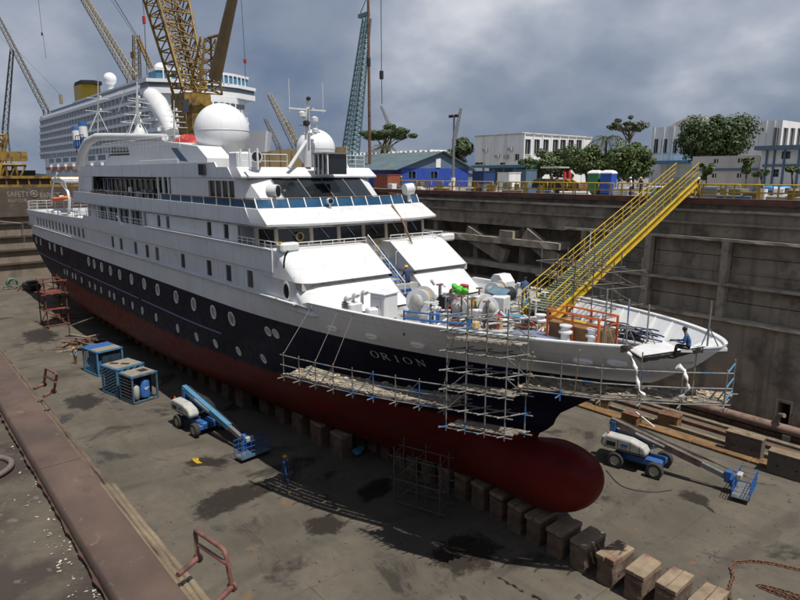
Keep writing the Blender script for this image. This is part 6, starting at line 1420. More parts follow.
p = dk(541, 330); t_ = thing('red_wedge_stack', 'stack of red and yellow wedges on the deck beside the gangway foot', 'wedges', (p.x, p.y, DK-.02), .4)
for k in range(9): b = MB(); b.bar((rnd.uniform(-.5, .5), -.45, .05+.05*k), (rnd.uniform(-.4, .4), .45, .12+.05*k), .07, .07); b.build('wedge', rnd.choice([M_RED, M_YEL, M_ORANGE]), t_)
b = MB(); p = dk(536, 334); b.prism([(p.x-1.2, p.y-1.0), (p.x+1.0, p.y-1.3), (p.x+1.6, p.y+.8), (p.x-.8, p.y+1.0)], DK-.02, DK+.03); tag(b.build('blue_mat', mat('blue_grey_mat', (.14, .17, .26), .8, var=.2), None), 'blue grey rubber mat on the deck at the gangway foot', 'mat')
railing_tt = thing('blue_guard_rail', 'low dark blue pipe guard along the starboard foredeck edge', 'rail', (0, 0, 0))
ga = [at(px, py, 'z', 11.95) for px, py in ((404, 318), (430, 321), (470, 324))]
for p, q in zip(ga, ga[1:]):
    b = MB(); b.cyl(p, q, .06, 8); b.cyl(p+Vector((0, 0, .35)), q+Vector((0, 0, .35)), .05, 8); b.build('guard_pipe', M_NAVYP if False else M_BLUE, railing_tt, smooth=True)
for p in ga: b = MB(); b.cyl(p-Vector((0, 0, .9)), p+Vector((0, 0, .4)), .05, 8); b.build('guard_post', M_BLUE, railing_tt, smooth=True)
# ================================================================== people
def person(label, loc, rz, pose='stand', suit=M_COVER, legs=None, head='helmet', helm=M_HELMY, boots=M_BOOT, group=None, name='person'):
    t_ = thing(name, label, 'person', loc, rz, group)
    legs = legs or suit
    J = {}; E = []; Rr = {}
    def j(n, p, r): J[n] = Vector(p); Rr[n] = r
    if pose == 'sit':
        hip = (0, 0, .12); j('pelvis', hip, (.16, .14)); j('waist', (.02, 0, .32), (.14, .12)); j('chest', (.10, 0, .52), (.17, .13)); j('neck', (.17, 0, .70), (.065, .065)); j('head0', (.20, 0, .78), (.085, .08)); j('head1', (.24, 0, .92), (.075, .085))
        for s_, n in ((-1, 'l'), (1, 'r')):
            j('hip'+n, (.04, .1*s_, .1), (.1, .1)); j('knee'+n, (.46, .13*s_, .16), (.075, .075)); j('ank'+n, (.52, .12*s_, -.26), (.05, .05)); j('toe'+n, (.68, .13*s_, -.31), (.045, .05))
            j('sh'+n, (.12, .19*s_, .6), (.075, .075)); j('elb'+n, (.22, .25*s_, .34), (.052, .052)); j('wri'+n, (.44, .12*s_, .36), (.036, .036)); j('palm'+n, (.52, .09*s_, .37), (.032, .045))
    else:
        st = {'stand': (.0, .0), 'walk': (.22, -.22), 'lean': (.08, -.05)}[pose]; fw_ = .06 if pose != 'lean' else .16
        j('pelvis', (0, 0, .95), (.15, .13)); j('waist', (.01, 0, 1.12), (.14, .11)); j('chest', (fw_*.6, 0, 1.34), (.17, .13)); j('neck', (fw_, 0, 1.50), (.062, .062)); j('head0', (fw_+.03, 0, 1.58), (.085, .08)); j('head1', (fw_+.04, 0, 1.71), (.075, .085))
        for s_, n, k in ((-1, 'l', 0), (1, 'r', 1)):
            j('hip'+n, (0, .1*s_, .88), (.1, .1)); j('knee'+n, (st[k]*.55+.03, .11*s_, .49), (.07, .07)); j('ank'+n, (st[k], .11*s_, .09), (.05, .05)); j('toe'+n, (st[k]+.15, .125*s_, .04), (.04, .05))
            ab = .16 if pose == 'lean' else (.1 if s_ < 0 else .02)
            j('sh'+n, (fw_*.7, .2*s_, 1.42), (.07, .07)); j('elb'+n, (fw_*.6-.03+ab, .27*s_, 1.15), (.05, .05)); j('wri'+n, (fw_*.6+.06+ab*1.8, .26*s_, .92+ab*.8), (.035, .035)); j('palm'+n, (fw_*.6+.09+ab*1.9, .255*s_, .84+ab*.9), (.03, .042))
    ed = [('pelvis', 'waist', 0), ('waist', 'chest', 0), ('chest', 'neck', 0), ('neck', 'head0', 2), ('head0', 'head1', 2)]
    for n in 'lr': ed += [('pelvis', 'hip'+n, 1), ('hip'+n, 'knee'+n, 1), ('knee'+n, 'ank'+n, 1), ('ank'+n, 'toe'+n, 3), ('chest', 'sh'+n, 0), ('sh'+n, 'elb'+n, 0), ('elb'+n, 'wri'+n, 0), ('wri'+n, 'palm'+n, 2)]
    names = list(J); idx = {n: i for i, n in enumerate(names)}; vs = [J[n] for n in names]; rad = [Rr[n] for n in names]; es = [(idx[a], idx[c]) for a, c, _ in ed]; em = [m_ for _, _, m_ in ed]; roots = [idx['pelvis']]
    for n, s_ in (('l', -1), ('r', 1)):       # five separate curled fingers per hand
        d_ = (J['palm'+n]-J['wri'+n]).normalized(); side = Vector((d_.z, 0, -d_.x)) if abs(d_.z) > .5 else Vector((0, 1, 0)); cu_ = d_.cross(side)
        for k, (off, ln) in enumerate(((-.03, .062), (-.01, .075), (.01, .07), (.03, .055), (.048, .05))):
            b0 = J['palm'+n]+side*off+d_*(.02 if k < 4 else -.03); i0 = len(vs); roots.append(i0)
            pts_ = [b0, b0+d_*ln*.6+cu_*.008, b0+d_*ln+cu_*.03] if k < 4 else [b0, b0+side*.03+d_*.02, b0+side*.04+d_*.05]
            for p_ in pts_: vs.append(p_); rad.append((.0095, .0095))
            es += [(i0, i0+1), (i0+1, i0+2)]; em += [2, 2]
    me = bpy.data.meshes.new('tmp'); me.from_pydata(vs, es, []); o = bpy.data.objects.new('tmp', me); COL.objects.link(o)
    o.modifiers.new('skin', 'SKIN'); sv = me.skin_vertices[0].data
    for i, r_ in enumerate(rad): sv[i].radius = r_
    for i in roots: sv[i].use_root = True
    ss_ = o.modifiers.new('sub', 'SUBSURF'); ss_.levels = 2; ss_.render_levels = 2
    dg = bpy.context.evaluated_depsgraph_get(); nm = bpy.data.meshes.new_from_object(o.evaluated_get(dg)); bpy.data.objects.remove(o)
    nm.materials.clear()
    for m_ in (suit, legs, M_SKIN, boots): nm.materials.append(m_)
    seg = [(vs[a], vs[c], m_) for (a, c), m_ in zip(es, em)]
    for f in nm.polygons:
        c = f.center; best = 9; bm_ = 0
        for a, q, m_ in seg:
            d_ = q-a; t2 = max(0, min(1, (c-a).dot(d_)/max(d_.length_squared, 1e-9))); dd = (a+d_*t2-c).length
            if dd < best: best = dd; bm_ = m_
        f.material_index = bm_; f.use_smooth = True
    inst('body', nm, t_)
    h = J['head1']; h0 = J['head0']
    up = (h-h0).normalized()
    b = MB(); fx = h0+up*.06+Vector((.085, 0, 0)); b.cbox(fx+Vector((.006, 0, -.01)), (.03, .022, .045), .008); b.build('nose', M_SKIN, t_)
    for s_ in (-1, 1): b = MB(); b.cbox(fx+Vector((-.004, .032*s_, .022)), (.012, .02, .01), .003); b.build('eye', M_HAIR, t_)
    hm = MB(); c = h0+up*.115
    if head == 'helmet':
        hm.lathe([(.135, -.005), (.118, .0), (.116, .04), (.098, .085), (.06, .112), (.005, .12)], 18, c); hm.cbox(c+Vector((.11, 0, -.0)), (.09, .16, .012), .004); hm.build('helmet', helm, t_, smooth=True, ang=50)
    else:
        hm.lathe([(.085, -.05), (.098, .0), (.092, .05), (.06, .085), (.005, .095)], 16, c+Vector((-.015, 0, -.01))); hm.build('hair', M_HAIR, t_, smooth=True, ang=60)
    return t_
p = at(287, 482, 'z', 0); person('worker in blue coverall and orange helmet standing on the dock floor', (p.x, p.y, 0), math.radians(200), 'walk', helm=M_HELMO)
p = at(76, 364, 'z', 0); person('worker in pale blue shirt and orange helmet beside the compressor frame', (p.x, p.y, 0), math.radians(-60), 'stand', mat('pale_blue_shirt', (.22, .30, .42), .85), M_BOOT, helm=M_HELMO)
p = at(412, 300, 'x', 82.3); person('worker in navy coverall and yellow helmet on the white stairs', (82.0, p.y-.1, 11.35), math.radians(175), 'lean', M_NAVY, helm=M_HELMY)
sx = 101.55; sy = -hb(sx, ztop(sx, -1)); pb_ = person('bareheaded worker in blue coverall sitting on the cut bow edge', (sx+.1, sy+.14, ztop(sx, -1)+.02), math.radians(205), 'sit', M_COVER, M_HAIR, head='hair')
gq = pb_.location+Vector((-.55, -.25, .36)); t_ = thing('angle_grinder', 'dark angle grinder held by the sitting worker', 'tool', tuple(gq), math.radians(205)); b = MB(); b.cyl((-.15, 0, 0), (.12, 0, 0), .04, 10); b.build('tool_body', M_BLACK, t_, smooth=True); b = MB(); b.cyl((.12, 0, -.03), (.12, 0, -.045), .075, 16); b.build('grinding_disc', M_STEEL, t_, smooth=True)
p = dk(521, 306); person('worker in blue coverall bending at the gangway foot', (p.x, p.y+.3, DK), math.radians(120), 'lean', M_COVER, head='hair')
# ================================================================== far quay
GQ = 16.95
def onq(px, Y): return at(px, 188, 'y', Y).x
M_BLUEW = mat('bright_blue_wall', (.025, .065, .36), .6, var=.1, scale=1, streak=((.02, .04, .2), 1.5, .4))
M_ROOFT = mat('teal_grey_roof', (.095, .14, .165), .6, var=.15, scale=.5, dirt=((.16, .165, .14), .4, .5, .7))
M_BWHITE = mat('pale_building_wall', (.76, .77, .78), .8, var=.06, scale=.2, streak=((.42, .40, .38), .6, .6))
M_BGREY = mat('dirty_grey_wall', (.52, .49, .44), .85, var=.12, scale=.3, streak=((.17, .15, .13), .7, .8))
M_BLUEB = mat('slate_blue_beam', (.10, .16, .23), .6, var=.1)
# ---- blue workshop
Y0 = 36.0; gx = onq(401, Y0); Y1 = at(468, 188, 'x', gx).y; ze = at(401, 168, 'y', Y0).z; pk = at(442, 152, 'x', gx); ym = pk.y; zp_ = pk.z; xl = onq(372, Y0)-8
bh = thing('blue_workshop', 'bright blue workshop with low teal grey gable roof on the quay', 'building', (gx, (Y0+Y1)/2, GQ)); OB = Vector((gx, (Y0+Y1)/2, GQ))
def rel(b, name, m, par, O, **k):
    b.v = [tuple(Vector(p)-O) for p in b.v]; return b.build(name, m, par, **k)
hw = []
for px, py in ((412, 175), (434, 175)):
    w_ = at(px, py, 'x', gx); hw.append((w_.y-.7, w_.y+.7, w_.z-.5, w_.z+.5))
b = MB(); wall_holes(b, Y0, Y1, GQ, ze, hw, lambda a, c, d: (gx-d, a, c), .25); rel(b, 'wall', M_BLUEW, bh, OB, fix=True)
for h in hw:
    b = MB(); b.box(gx-.2, gx-.15, h[0], h[1], h[2], h[3]); o = rel(b, 'window', M_GLASSD, bh, OB); b = MB(); b.box(gx-.14, gx+.03, h[0]-.12, h[0], h[2]-.12, h[3]+.12); b.box(gx-.14, gx+.03, h[1], h[1]+.12, h[2]-.12, h[3]+.12); b.box(gx-.14, gx-.02, (h[0]+h[1])/2-.06, (h[0]+h[1])/2+.06, h[2], h[3]); rel(b, 'frame', M_BLUEB, o, OB)
b = MB(); b.prism([(Y0, ze+.001), (Y1, ze+.001), (ym, zp_-.15)], gx-.24, gx-.02, axis='x'); rel(b, 'gable', M_BLUEB, bh, OB, fix=True)
b = MB(); vt = at(438, 163, 'x', gx); b.box(gx-.02, gx+.1, vt.y-.5, vt.y+.5, vt.z-.7, vt.z+.7); rel(b, 'gable_vent', M_BWHITE, bh, OB)
b = MB(); b.box(xl, gx-.25, Y0, Y0+.25, GQ, ze); rel(b, 'wall', M_BLUEW, bh, OB); b = MB(); b.box(xl, gx-.25, Y1-.25, Y1, GQ, ze); rel(b, 'wall', M_BLUEW, bh, OB)
for k in range(14):   # roof sheets with raised ribs, dock side then far side
    xa = xl-1+(gx+1.5-xl)*k/14; xb = xl-1+(gx+1.5-xl)*(k+1)/14-.04
    for yA in (Y0-1.2, Y1+1.2):
        zA = ze-(zp_-ze)*1.2/(ym-Y0); b = MB(); b.add([(xa, yA, zA), (xb, yA, zA), (xb, ym, zp_), (xa, ym, zp_), (xa, yA, zA+.12), (xb, yA, zA+.12), (xb, ym, zp_+.12), (xa, ym, zp_+.12)], [(0, 1, 2, 3), (7, 6, 5, 4), (0, 4, 5, 1), (1, 5, 6, 2), (3, 2, 6, 7), (0, 3, 7, 4)]); b.bar((xb, yA, zA+.14), (xb, ym, zp_+.14), .1, .1); rel(b, 'roof_sheet', M_ROOFT, bh, OB, fix=True)
# ---- generic flat-roofed building
def building(name, label, xc, y0, x0, y1, zt, wins_side, wins_front, mw, parapet=.6, mullion=None, zb=GQ):
    """corner at (xc,y0): one facade runs along X to x0, the other along Y to y1"""
    O = Vector((xc, y0, zb)); t_ = thing(name, label, 'building', tuple(O))
    b = MB(); wall_holes(b, x0, xc, zb, zt, wins_side, lambda a, c, d: (a, y0+d, c), .4); rel(b, 'wall', mw, t_, O, fix=True)
    b = MB(); wall_holes(b, y0+.41, y1, zb, zt, wins_front, lambda a, c, d: (xc-d, a, c), .4); rel(b, 'wall', mw, t_, O, fix=True)
    b = MB(); b.box(x0, xc-.41, y0+.41, y1, zt-.5, zt-.3); rel(b, 'roof', M_BGREY, t_, O)
    b = MB(); b.box(x0+.05, x0+.3, y0+.42, y1, zb, zt-.5); b.box(x0+.31, xc-.42, y1-.4, y1-.1, zb, zt-.5); rel(b, 'wall', mw, t_, O)
    for (a0, a1, z0, z1) in wins_side:
        b = MB(); b.box(a0, a1, y0+.3, y0+.34, z0, z1); o = rel(b, 'window', M_GLASSD, t_, O); b = MB(); b.box((a0+a1)/2-.05, (a0+a1)/2+.05, y0+.2, y0+.29, z0, z1); b.box(a0-.15, a1+.15, y0-.1, y0-.003, z0-.2, z0); rel(b, 'frame', M_BGREY, o, O)
    for (a0, a1, z0, z1) in wins_front:
        b = MB(); b.box(xc-.34, xc-.3, a0, a1, z0, z1); o = rel(b, 'window', M_GLASSD, t_, O); b = MB(); b.box(xc-.29, xc-.2, (a0+a1)/2-.05, (a0+a1)/2+.05, z0, z1); b.box(xc+.003, xc+.1, a0-.15, a1+.15, z0-.2, z0); rel(b, 'frame', M_BGREY, o, O)
    return t_, O
Yb = 82.0; cx_ = onq(522, Yb); zt = at(522, 133.5, 'y', Yb).z; x0 = onq(474, Yb); y1 = at(592, 140, 'x', cx_).y
wf = []
for px in (528, 537, 546, 555.5, 563, 571, 579):
    a = at(px-2.8, 147, 'x', cx_); c = at(px+2.8, 147, 'x', cx_); zz_ = at(px, 147, 'x', cx_).z; wf.append((a.y, c.y, zz_-1.5, zz_+1.6))
wb1, O = building('white_factory', 'white factory with sawtooth roof and a row of dark windows', cx_, Yb, x0, y1, zt, [(at(517, 155, 'y', Yb).x-.6, at(517, 155, 'y', Yb).x+.6, at(517, 160, 'y', Yb).z, at(517, 154, 'y', Yb).z), (at(478, 163, 'y', Yb).x-1, at(478, 163, 'y', Yb).x+2, at(478, 164.5, 'y', Yb).z, at(478, 162.5, 'y', Yb).z), (at(500, 163, 'y', Yb).x, at(506, 163, 'y', Yb).x, at(503, 164.5, 'y', Yb).z, at(503, 162.5, 'y', Yb).z)], wf, M_BWHITE)
for k in range(9):
    q = k/8; y = Yb+.2+(y1-Yb-.6)*q; b = MB(); b.box(cx_+.003, cx_+.14, y-.14, y+.14, GQ, zt+.2); rel(b, 'pilaster', M_BWHITE, wb1, O)
for (pa, pb2, pt) in ((475, 495, 136), (500, 522, 134)):   # sawtooth gables rising behind the side facade
    a, c = onq(pa, Yb), onq(pb2, Yb)-.8; za, zc = at(pa, 145, 'y', Yb).z, at(pb2, pt, 'y', Yb).z+.4; b = MB(); b.prism([(a, zt-3), (c, zt-3), (c, zc), (a, za)], Yb+.5, y1-1, axis='y'); rel(b, 'sawtooth_roof', M_BWHITE, wb1, O, fix=True)
for px in (483, 489, 496, 505): b = MB(); X = onq(px, Yb); b.box(X-.13, X+.13, Yb-.12, Yb-.003, GQ, zt-1.5); rel(b, 'pilaster', M_BWHITE, wb1, O)
for px, py in ((486, 150), (498, 156), (511, 149), (507, 157)):
    w_ = at(px, py, 'y', Yb-.01); b = MB(); b.cbox((w_.x, Yb-.4, w_.z), (1.1, .6, .8), .05); rel(b, 'air_conditioner', M_GREY, wb1, O)
b = MB(); b.box(x0, cx_+.2, Yb-.2, Yb-.004, zt-.1, zt+.12); b.box(cx_+.004, cx_+.2, Yb+.02, y1, zt-.1, zt+.12); rel(b, 'gutter', M_BGREY, wb1, O)
# teal canopy in front of it
ca, cb2 = onq(474, 62), onq(530, 62); t_ = thing('canopy', 'long low teal blue canopy in front of the white factory', 'canopy', (ca, 62, GQ)); O = Vector((ca, 62, GQ))
b = MB(); zz_ = at(500, 166, 'y', 62).z; b.box(ca, cb2, 61, 66, zz_-.3, zz_+.15); rel(b, 'roof', mat('teal_canopy', (.07, .21, .29), .5, var=.15), t_, O)
for k in range(6): X = ca+.4+(cb2-ca-.8)*k/5; b = MB(); b.box(X-.1, X+.1, 61.2, 61.4, GQ, zz_-.3); rel(b, 'post', M_BLUEB, t_, O)
b = MB(); b.box(ca+.5, cb2-.5, 65.5, 65.8, GQ, zz_-.31); rel(b, 'back_wall', M_BLUEB, t_, O)
Yb = 76.0; cx_ = onq(775, Yb); zt = at(775, 120.5, 'y', Yb).z; x0 = onq(648, Yb); y1 = at(850, 125, 'x', cx_).y
wf = []
for px in (778, 785, 792, 799, 806, 813): a = at(px-2.4, 139, 'x', cx_); c = at(px+2.4, 139, 'x', cx_); wf.append((a.y, c.y, a.z-1.4, a.z+1.6))
ws = [(at(px-3, 145, 'y', Yb).x, at(px+3, 145, 'y', Yb).x, at(px, 153, 'y', Yb).z, at(px, 139, 'y', Yb).z) for px in (655, 664, 674, 684)]
wb2, O = building('office_block', 'white two storey office block with tall windows behind the large dark tree', cx_, Yb, x0, y1, zt, ws, wf, M_BWHITE)
for px in (650, 659.5, 669, 679, 752, 759, 767): X = onq(px, Yb); b = MB(); b.box(X-.15, X+.15, Yb-.14, Yb-.003, GQ, zt+.05); rel(b, 'pilaster', M_BWHITE, wb2, O)
a, c = onq(655, 79), onq(688, 79); b = MB(); b.prism([(a, zt-.3), (c, zt-.3), (c, zt+1.6), (c-1.2, zt+1.6)], 79, 84, axis='y'); rel(b, 'sloping_roof', M_BGREY, wb2, O, fix=True)
b = MB(); za = at(665, 162, 'y', 73).z; b.box(onq(648, 73), onq(690, 73), 72.5, 75.9, za-.3, za+.2); rel(b, 'awning', M_LBLUE, wb2, O)
# low grey store and half-timbered annex
Yb = 52.0; x0, x1 = onq(690, Yb), onq(757, Yb); zt = at(720, 156, 'y', Yb).z; O = Vector((x0, Yb, GQ)); t_ = thing('grey_store', 'low stained grey store with four small windows behind yellow guard rails', 'building', tuple(O))
ws = [(at(px-2.2, py, 'y', Yb).x, at(px+2.2, py, 'y', Yb).x, at(px, py+2.2, 'y', Yb).z, at(px, py-2, 'y', Yb).z) for px, py in ((716, 161), (740, 160.5), (714, 175.5), (739, 175.5))]
b = MB(); wall_holes(b, x0, x1, GQ, zt, ws, lambda a, c, d: (a, Yb+d, c), .3); rel(b, 'wall', M_BGREY, t_, O, fix=True)
for h in ws: b = MB(); b.box(h[0], h[1], Yb+.2, Yb+.24, h[2], h[3]); o = rel(b, 'window', M_GLASSD, t_, O); b = MB(); b.box((h[0]+h[1])/2-.04, (h[0]+h[1])/2+.04, Yb+.12, Yb+.19, h[2], h[3]); rel(b, 'frame', M_BWHITE, o, O)
b = MB(); zz_ = at(720, 169.5, 'y', Yb).z; b.box(x0, x1, Yb-.15, Yb-.003, zz_-.15, zz_+.15); rel(b, 'string_course', M_BLUEB, t_, O); b = MB(); b.box(x0, x1, Yb+.31, Yb+6, zt-.3, zt-.1); rel(b, 'roof', M_BGREY, t_, O)
Yb = 50.0; x0, x1 = onq(760, Yb), onq(830, Yb); zt = at(780, 150, 'y', Yb).z; O = Vector((x0, Yb, GQ)); t_ = thing('annex', 'white annex with slate blue framing and eaves at the quay side', 'building', tuple(O))
ws = [(at(px-w2, py, 'y', Yb).x, at(px+w2, py, 'y', Yb).x, at(px, py+hh, 'y', Yb).z, at(px, py-hh, 'y', Yb).z) for px, py, w2, hh in ((786, 155, 4.5, 3.8), (775, 173, 3.8, 3.8))]
b = MB(); wall_holes(b, x0, x1, GQ, zt, ws, lambda a, c, d: (a, Yb+d, c), .3); rel(b, 'wall', M_BWHITE, t_, O, fix=True)
for h in ws: b = MB(); b.box(h[0], h[1], Yb+.2, Yb+.24, h[2], h[3]); o = rel(b, 'window', M_GLASSD, t_, O); b = MB(); b.box((h[0]+h[1])/2-.04, (h[0]+h[1])/2+.04, Yb+.1, Yb+.19, h[2], h[3]); b.box(h[0], h[1], Yb+.1, Yb+.18, (h[2]+h[3])/2-.04, (h[2]+h[3])/2+.04); rel(b, 'frame', M_BLUEB, o, O)
for px in (763.5, 771, 781, 795.5, 808): X = onq(px, Yb); b = MB(); b.box(X-.1, X+.1, Yb-.12, Yb-.003, GQ, zt); rel(b, 'frame_post', M_BLUEB, t_, O)
zz_ = at(780, 165.5, 'y', Yb).z; b = MB(); b.box(x0, x1, Yb-.14, Yb-.004, zz_-.12, zz_+.12); rel(b, 'frame_beam', M_BLUEB, t_, O); b = MB(); b.box(x0-.6, x1, Yb-1.2, Yb+7, zt+.002, zt+.45); rel(b, 'eaves_roof', M_BLUEB, t_, O)
b = MB(); b.box(x0-.4, x0, Yb+.4, Yb+7, GQ, zt); rel(b, 'side_wall', M_BWHITE, t_, O)
# long white sheds far behind the trees, left of the workshop
for k, (pa, pb2, py, lab) in enumerate(((348, 385, 152, 'white long shed far behind the umbrella shaped tree'), (384, 432, 150, 'white crenellated shed roof showing above the blue workshop'))):
    Yb = 95+6*k; a, c = onq(pa, Yb), onq(pb2, Yb); z = at(pb2, py, 'y', Yb).z; O = Vector((a, Yb, GQ)); t_ = thing('white_shed', lab, 'building', tuple(O)); b = MB(); b.box(a, c, Yb, Yb+12, GQ, z-.6); rel(b, 'wall', M_BWHITE, t_, O)
    n = 10
    for i in range(n): X = a+(c-a)*i/n; b = MB(); b.box(X, X+(c-a)/n*.6, Yb-.1, Yb+12, z-.598, z+.15*(i % 2)); rel(b, 'roof_monitor', M_BWHITE, t_, O)
# ---- trees -----------------------------------------------------------------
M_BARK = mat('bark', (.10, .08, .06), .95, var=.3, scale=3, bump=.5, bscale=12)
def leafmat(nm, a, b_):
    m = bpy.data.materials.new(nm); m.use_nodes = True; t = m.node_tree; nd = t.nodes; lk = t.links; bs = nd['Principled BSDF']; bs.inputs['Roughness'].default_value = .6
    g = nd.new('ShaderNodeNewGeometry'); cr_ = nd.new('ShaderNodeMix'); cr_.data_type = 'RGBA'; cr_.inputs[6].default_value = (*a, 1); cr_.inputs[7].default_value = (*b_, 1); lk.new(g.outputs['Random Per Island'], cr_.inputs[0]); lk.new(cr_.outputs[2], bs.inputs['Base Color'])
    return m
LEAF = [leafmat('dark_leaf', (.018, .036, .008), (.06, .095, .02)), leafmat('mid_leaf', (.028, .055, .010), (.095, .135, .028)), leafmat('olive_leaf', (.03, .042, .016), (.075, .085, .032))]
def tree(label, px, Y, crown, clumps, leaf, lm=0, trunk_r=.3, flat=False, n=1900, seed=1, name='tree', multi=1):
    """crown: (px_centre, py_centre, half width px, half height px) on the depth plane Y"""
    rnd = random.Random(seed); X0 = onq(px, Y); O = Vector((X0, Y, GQ)); t_ = thing(name, label, 'tree', tuple(O))
    C_ = at(crown[0], crown[1], 'y', Y); rx = abs(at(crown[0]+crown[2], crown[1], 'y', Y).x-C_.x)/1.0; rz_ = abs(at(crown[0], crown[1]-crown[3], 'y', Y).z-C_.z)
    rx = crown[2]*((C_-CAM).dot(FWD))/FPX
    cl = []
    for k in range(clumps):
        while True:
            u = Vector((rnd.uniform(-1, 1), rnd.uniform(-1, 1), rnd.uniform(-1, 1)))
            if u.length < 1 and (not flat or u.z > -.3): break
        u = u*(.75+.25*u.length) if u.length > .3 else u*2.0
        cl.append((Vector((C_.x+u.x*rx*.95, Y+u.y*rx*.95, C_.z+u.z*rz_*.9)), rnd.choice([.15, .22, .3, .4, .5])*rnd.uniform(.8, 1.1)*min(rx, rz_*1.5)))
    b = MB(); vs = []; fs = []
    for k in range(int(n*2.0)):
        c, r = cl[rnd.randrange(len(cl))]
        d = Vector((rnd.gauss(0, 1), rnd.gauss(0, 1), rnd.gauss(0, 1))); d.normalize(); p = c+Vector((d.x, d.y, d.z*(.45 if flat else .8)))*r*rnd.random()**.33
        s_ = leaf*rnd.uniform(.45, 1.7); nrm = (d+Vector((rnd.uniform(-.7, .7), rnd.uniform(-.7, .7), rnd.uniform(-.2, .9)))).normalized()
        a = nrm.cross(Vector((rnd.uniform(-1, 1), rnd.uniform(-1, 1), .3))).normalized(); q = nrm.cross(a); i0 = len(vs)
        vs += [p-a*s_-O, p+q*s_*.55-O, p+a*s_-O, p-q*s_*.55-O]; fs.append((i0, i0+1, i0+2, i0+3))
    b.add(vs, fs); b.build('crown', LEAF[lm], t_)
    for q in range(multi):
        b = MB(); ox = (q-(multi-1)/2)*trunk_r*3; top = Vector((C_.x-X0+ox*2, rnd.uniform(-.3, .3), C_.z-GQ-rz_*(.2 if flat else .3)))
        b.tube([(ox, 0, 0), (ox*1.2+top.x*.3, .1, top.z*.5), top], [trunk_r, trunk_r*.8, trunk_r*.5], 8); tr_ = b.build('trunk', M_BARK, t_, smooth=True, ang=60)
    for c, r in cl[:10]:
        b = MB(); st = Vector((top.x*.6, 0, top.z*rnd.uniform(.6, .95))); e_ = c-O; b.tube([st, st.lerp(e_, .5)+Vector((0, 0, .3)), e_], [trunk_r*.4, trunk_r*.28, trunk_r*.1], 6); b.build('limb', M_BARK, tr_, smooth=True, ang=60)
tree('umbrella shaped dark tree behind the blue workshop roof', 378, 58, (388, 136, 28, 13), 30, .17, 0, .35, True, 6500, 2, multi=2)
tree('dark round tree behind the slender light pole', 459, 66, (459, 151, 17, 13), 16, .24, 0, .3, False, 2800, 3)
tree('leafy green tree beside the white factory windows', 552, 60, (549, 163, 24, 14), 30, .16, 1, .3, False, 3600, 4)
tree('leafy green tree between the portable toilets and the bush', 588, 60, (582, 159, 22, 17), 30, .16, 1, .3, False, 3600, 5)
tree('broad green tree behind the yellow gangway head', 632, 56, (630, 161, 25, 19), 36, .16, 1, .3, False, 4600, 6)
tree('tall airy flat topped tree rising behind the green trees', 628, 110, (629, 127, 23, 11), 14, .3, 2, .4, True, 1100, 7)
tree('large dense dark tree in front of the office block', 715, 60, (715, 137, 38, 22), 60, .17, 0, .45, False, 13000, 8)
tree('small slender tree before the grey store', 706, 46, (706, 170, 6, 9), 8, .2, 1, .09, False, 420, 9)
tree('small loose leafy tree at the corner of the grey store', 746, 47, (746, 165, 7.5, 9), 9, .22, 1, .1, False, 520, 10)
tree('low flat bonsai like tree before the annex', 762, 46, (761, 174, 7.5, 4), 6, .18, 0, .1, True, 360, 11)
tree('clipped round tree at the far end of the annex', 792, 46, (792, 170, 8, 6), 8, .2, 1, .12, True, 520, 12)
tree('dark leafy tree directly behind the yellow loader', 540, 66, (535, 166, 16, 12), 20, .17, 0, .25, False, 2400, 14)
tree('leafy tree filling the gap behind the green toilet', 606, 64, (605, 164, 18, 15), 24, .17, 1, .25, False, 3000, 15)
tree('leafy tree behind the red gas cylinders', 568, 64, (567, 164, 18, 14), 24, .17, 0, .25, False, 3000, 16)
def palm(label, px, Y, py, r, seed):
    rnd = random.Random(seed); X0 = onq(px, Y); O = Vector((X0, Y, GQ)); t_ = thing('palm_tree', label, 'tree', tuple(O)); z = at(px, py, 'y', Y).z-GQ
    b = MB(); b.tube([(0, 0, 0), (.15, 0, z*.5), (0, 0, z)], [.28, .22, .18], 8); b.build('trunk', M_BARK, t_, smooth=True, ang=60)
    for k in range(16):
        a = k*2.4; l = r*rnd.uniform(.8, 1.15); up = rnd.uniform(.1, .8); pts = [Vector((math.cos(a)*l*q, math.sin(a)*l*q, z+l*(up*q-(.6+up*.6)*q*q))) for q in (0, .25, .5, .75, 1)]; sd2 = Vector((-math.sin(a), math.cos(a), 0)); b = MB()
        for i in range(4):
            for s_ in (-1, 1):
                for f in (.2, .55, .9): p = pts[i].lerp(pts[i+1], f); b.add([p, p+(pts[i+1]-pts[i])*.25, p+sd2*s_*.75*(1-.15*i)+(pts[i+1]-pts[i])*.35+Vector((0, 0, -.35))], [(0, 1, 2)])
        b.build('frond', LEAF[2], t_)
palm('palm tree under the umbrella shaped tree', 383, 52, 147, 3.2, 3); palm('palm tree behind the green trees by the toilets', 603, 66, 138, 3.4, 4)
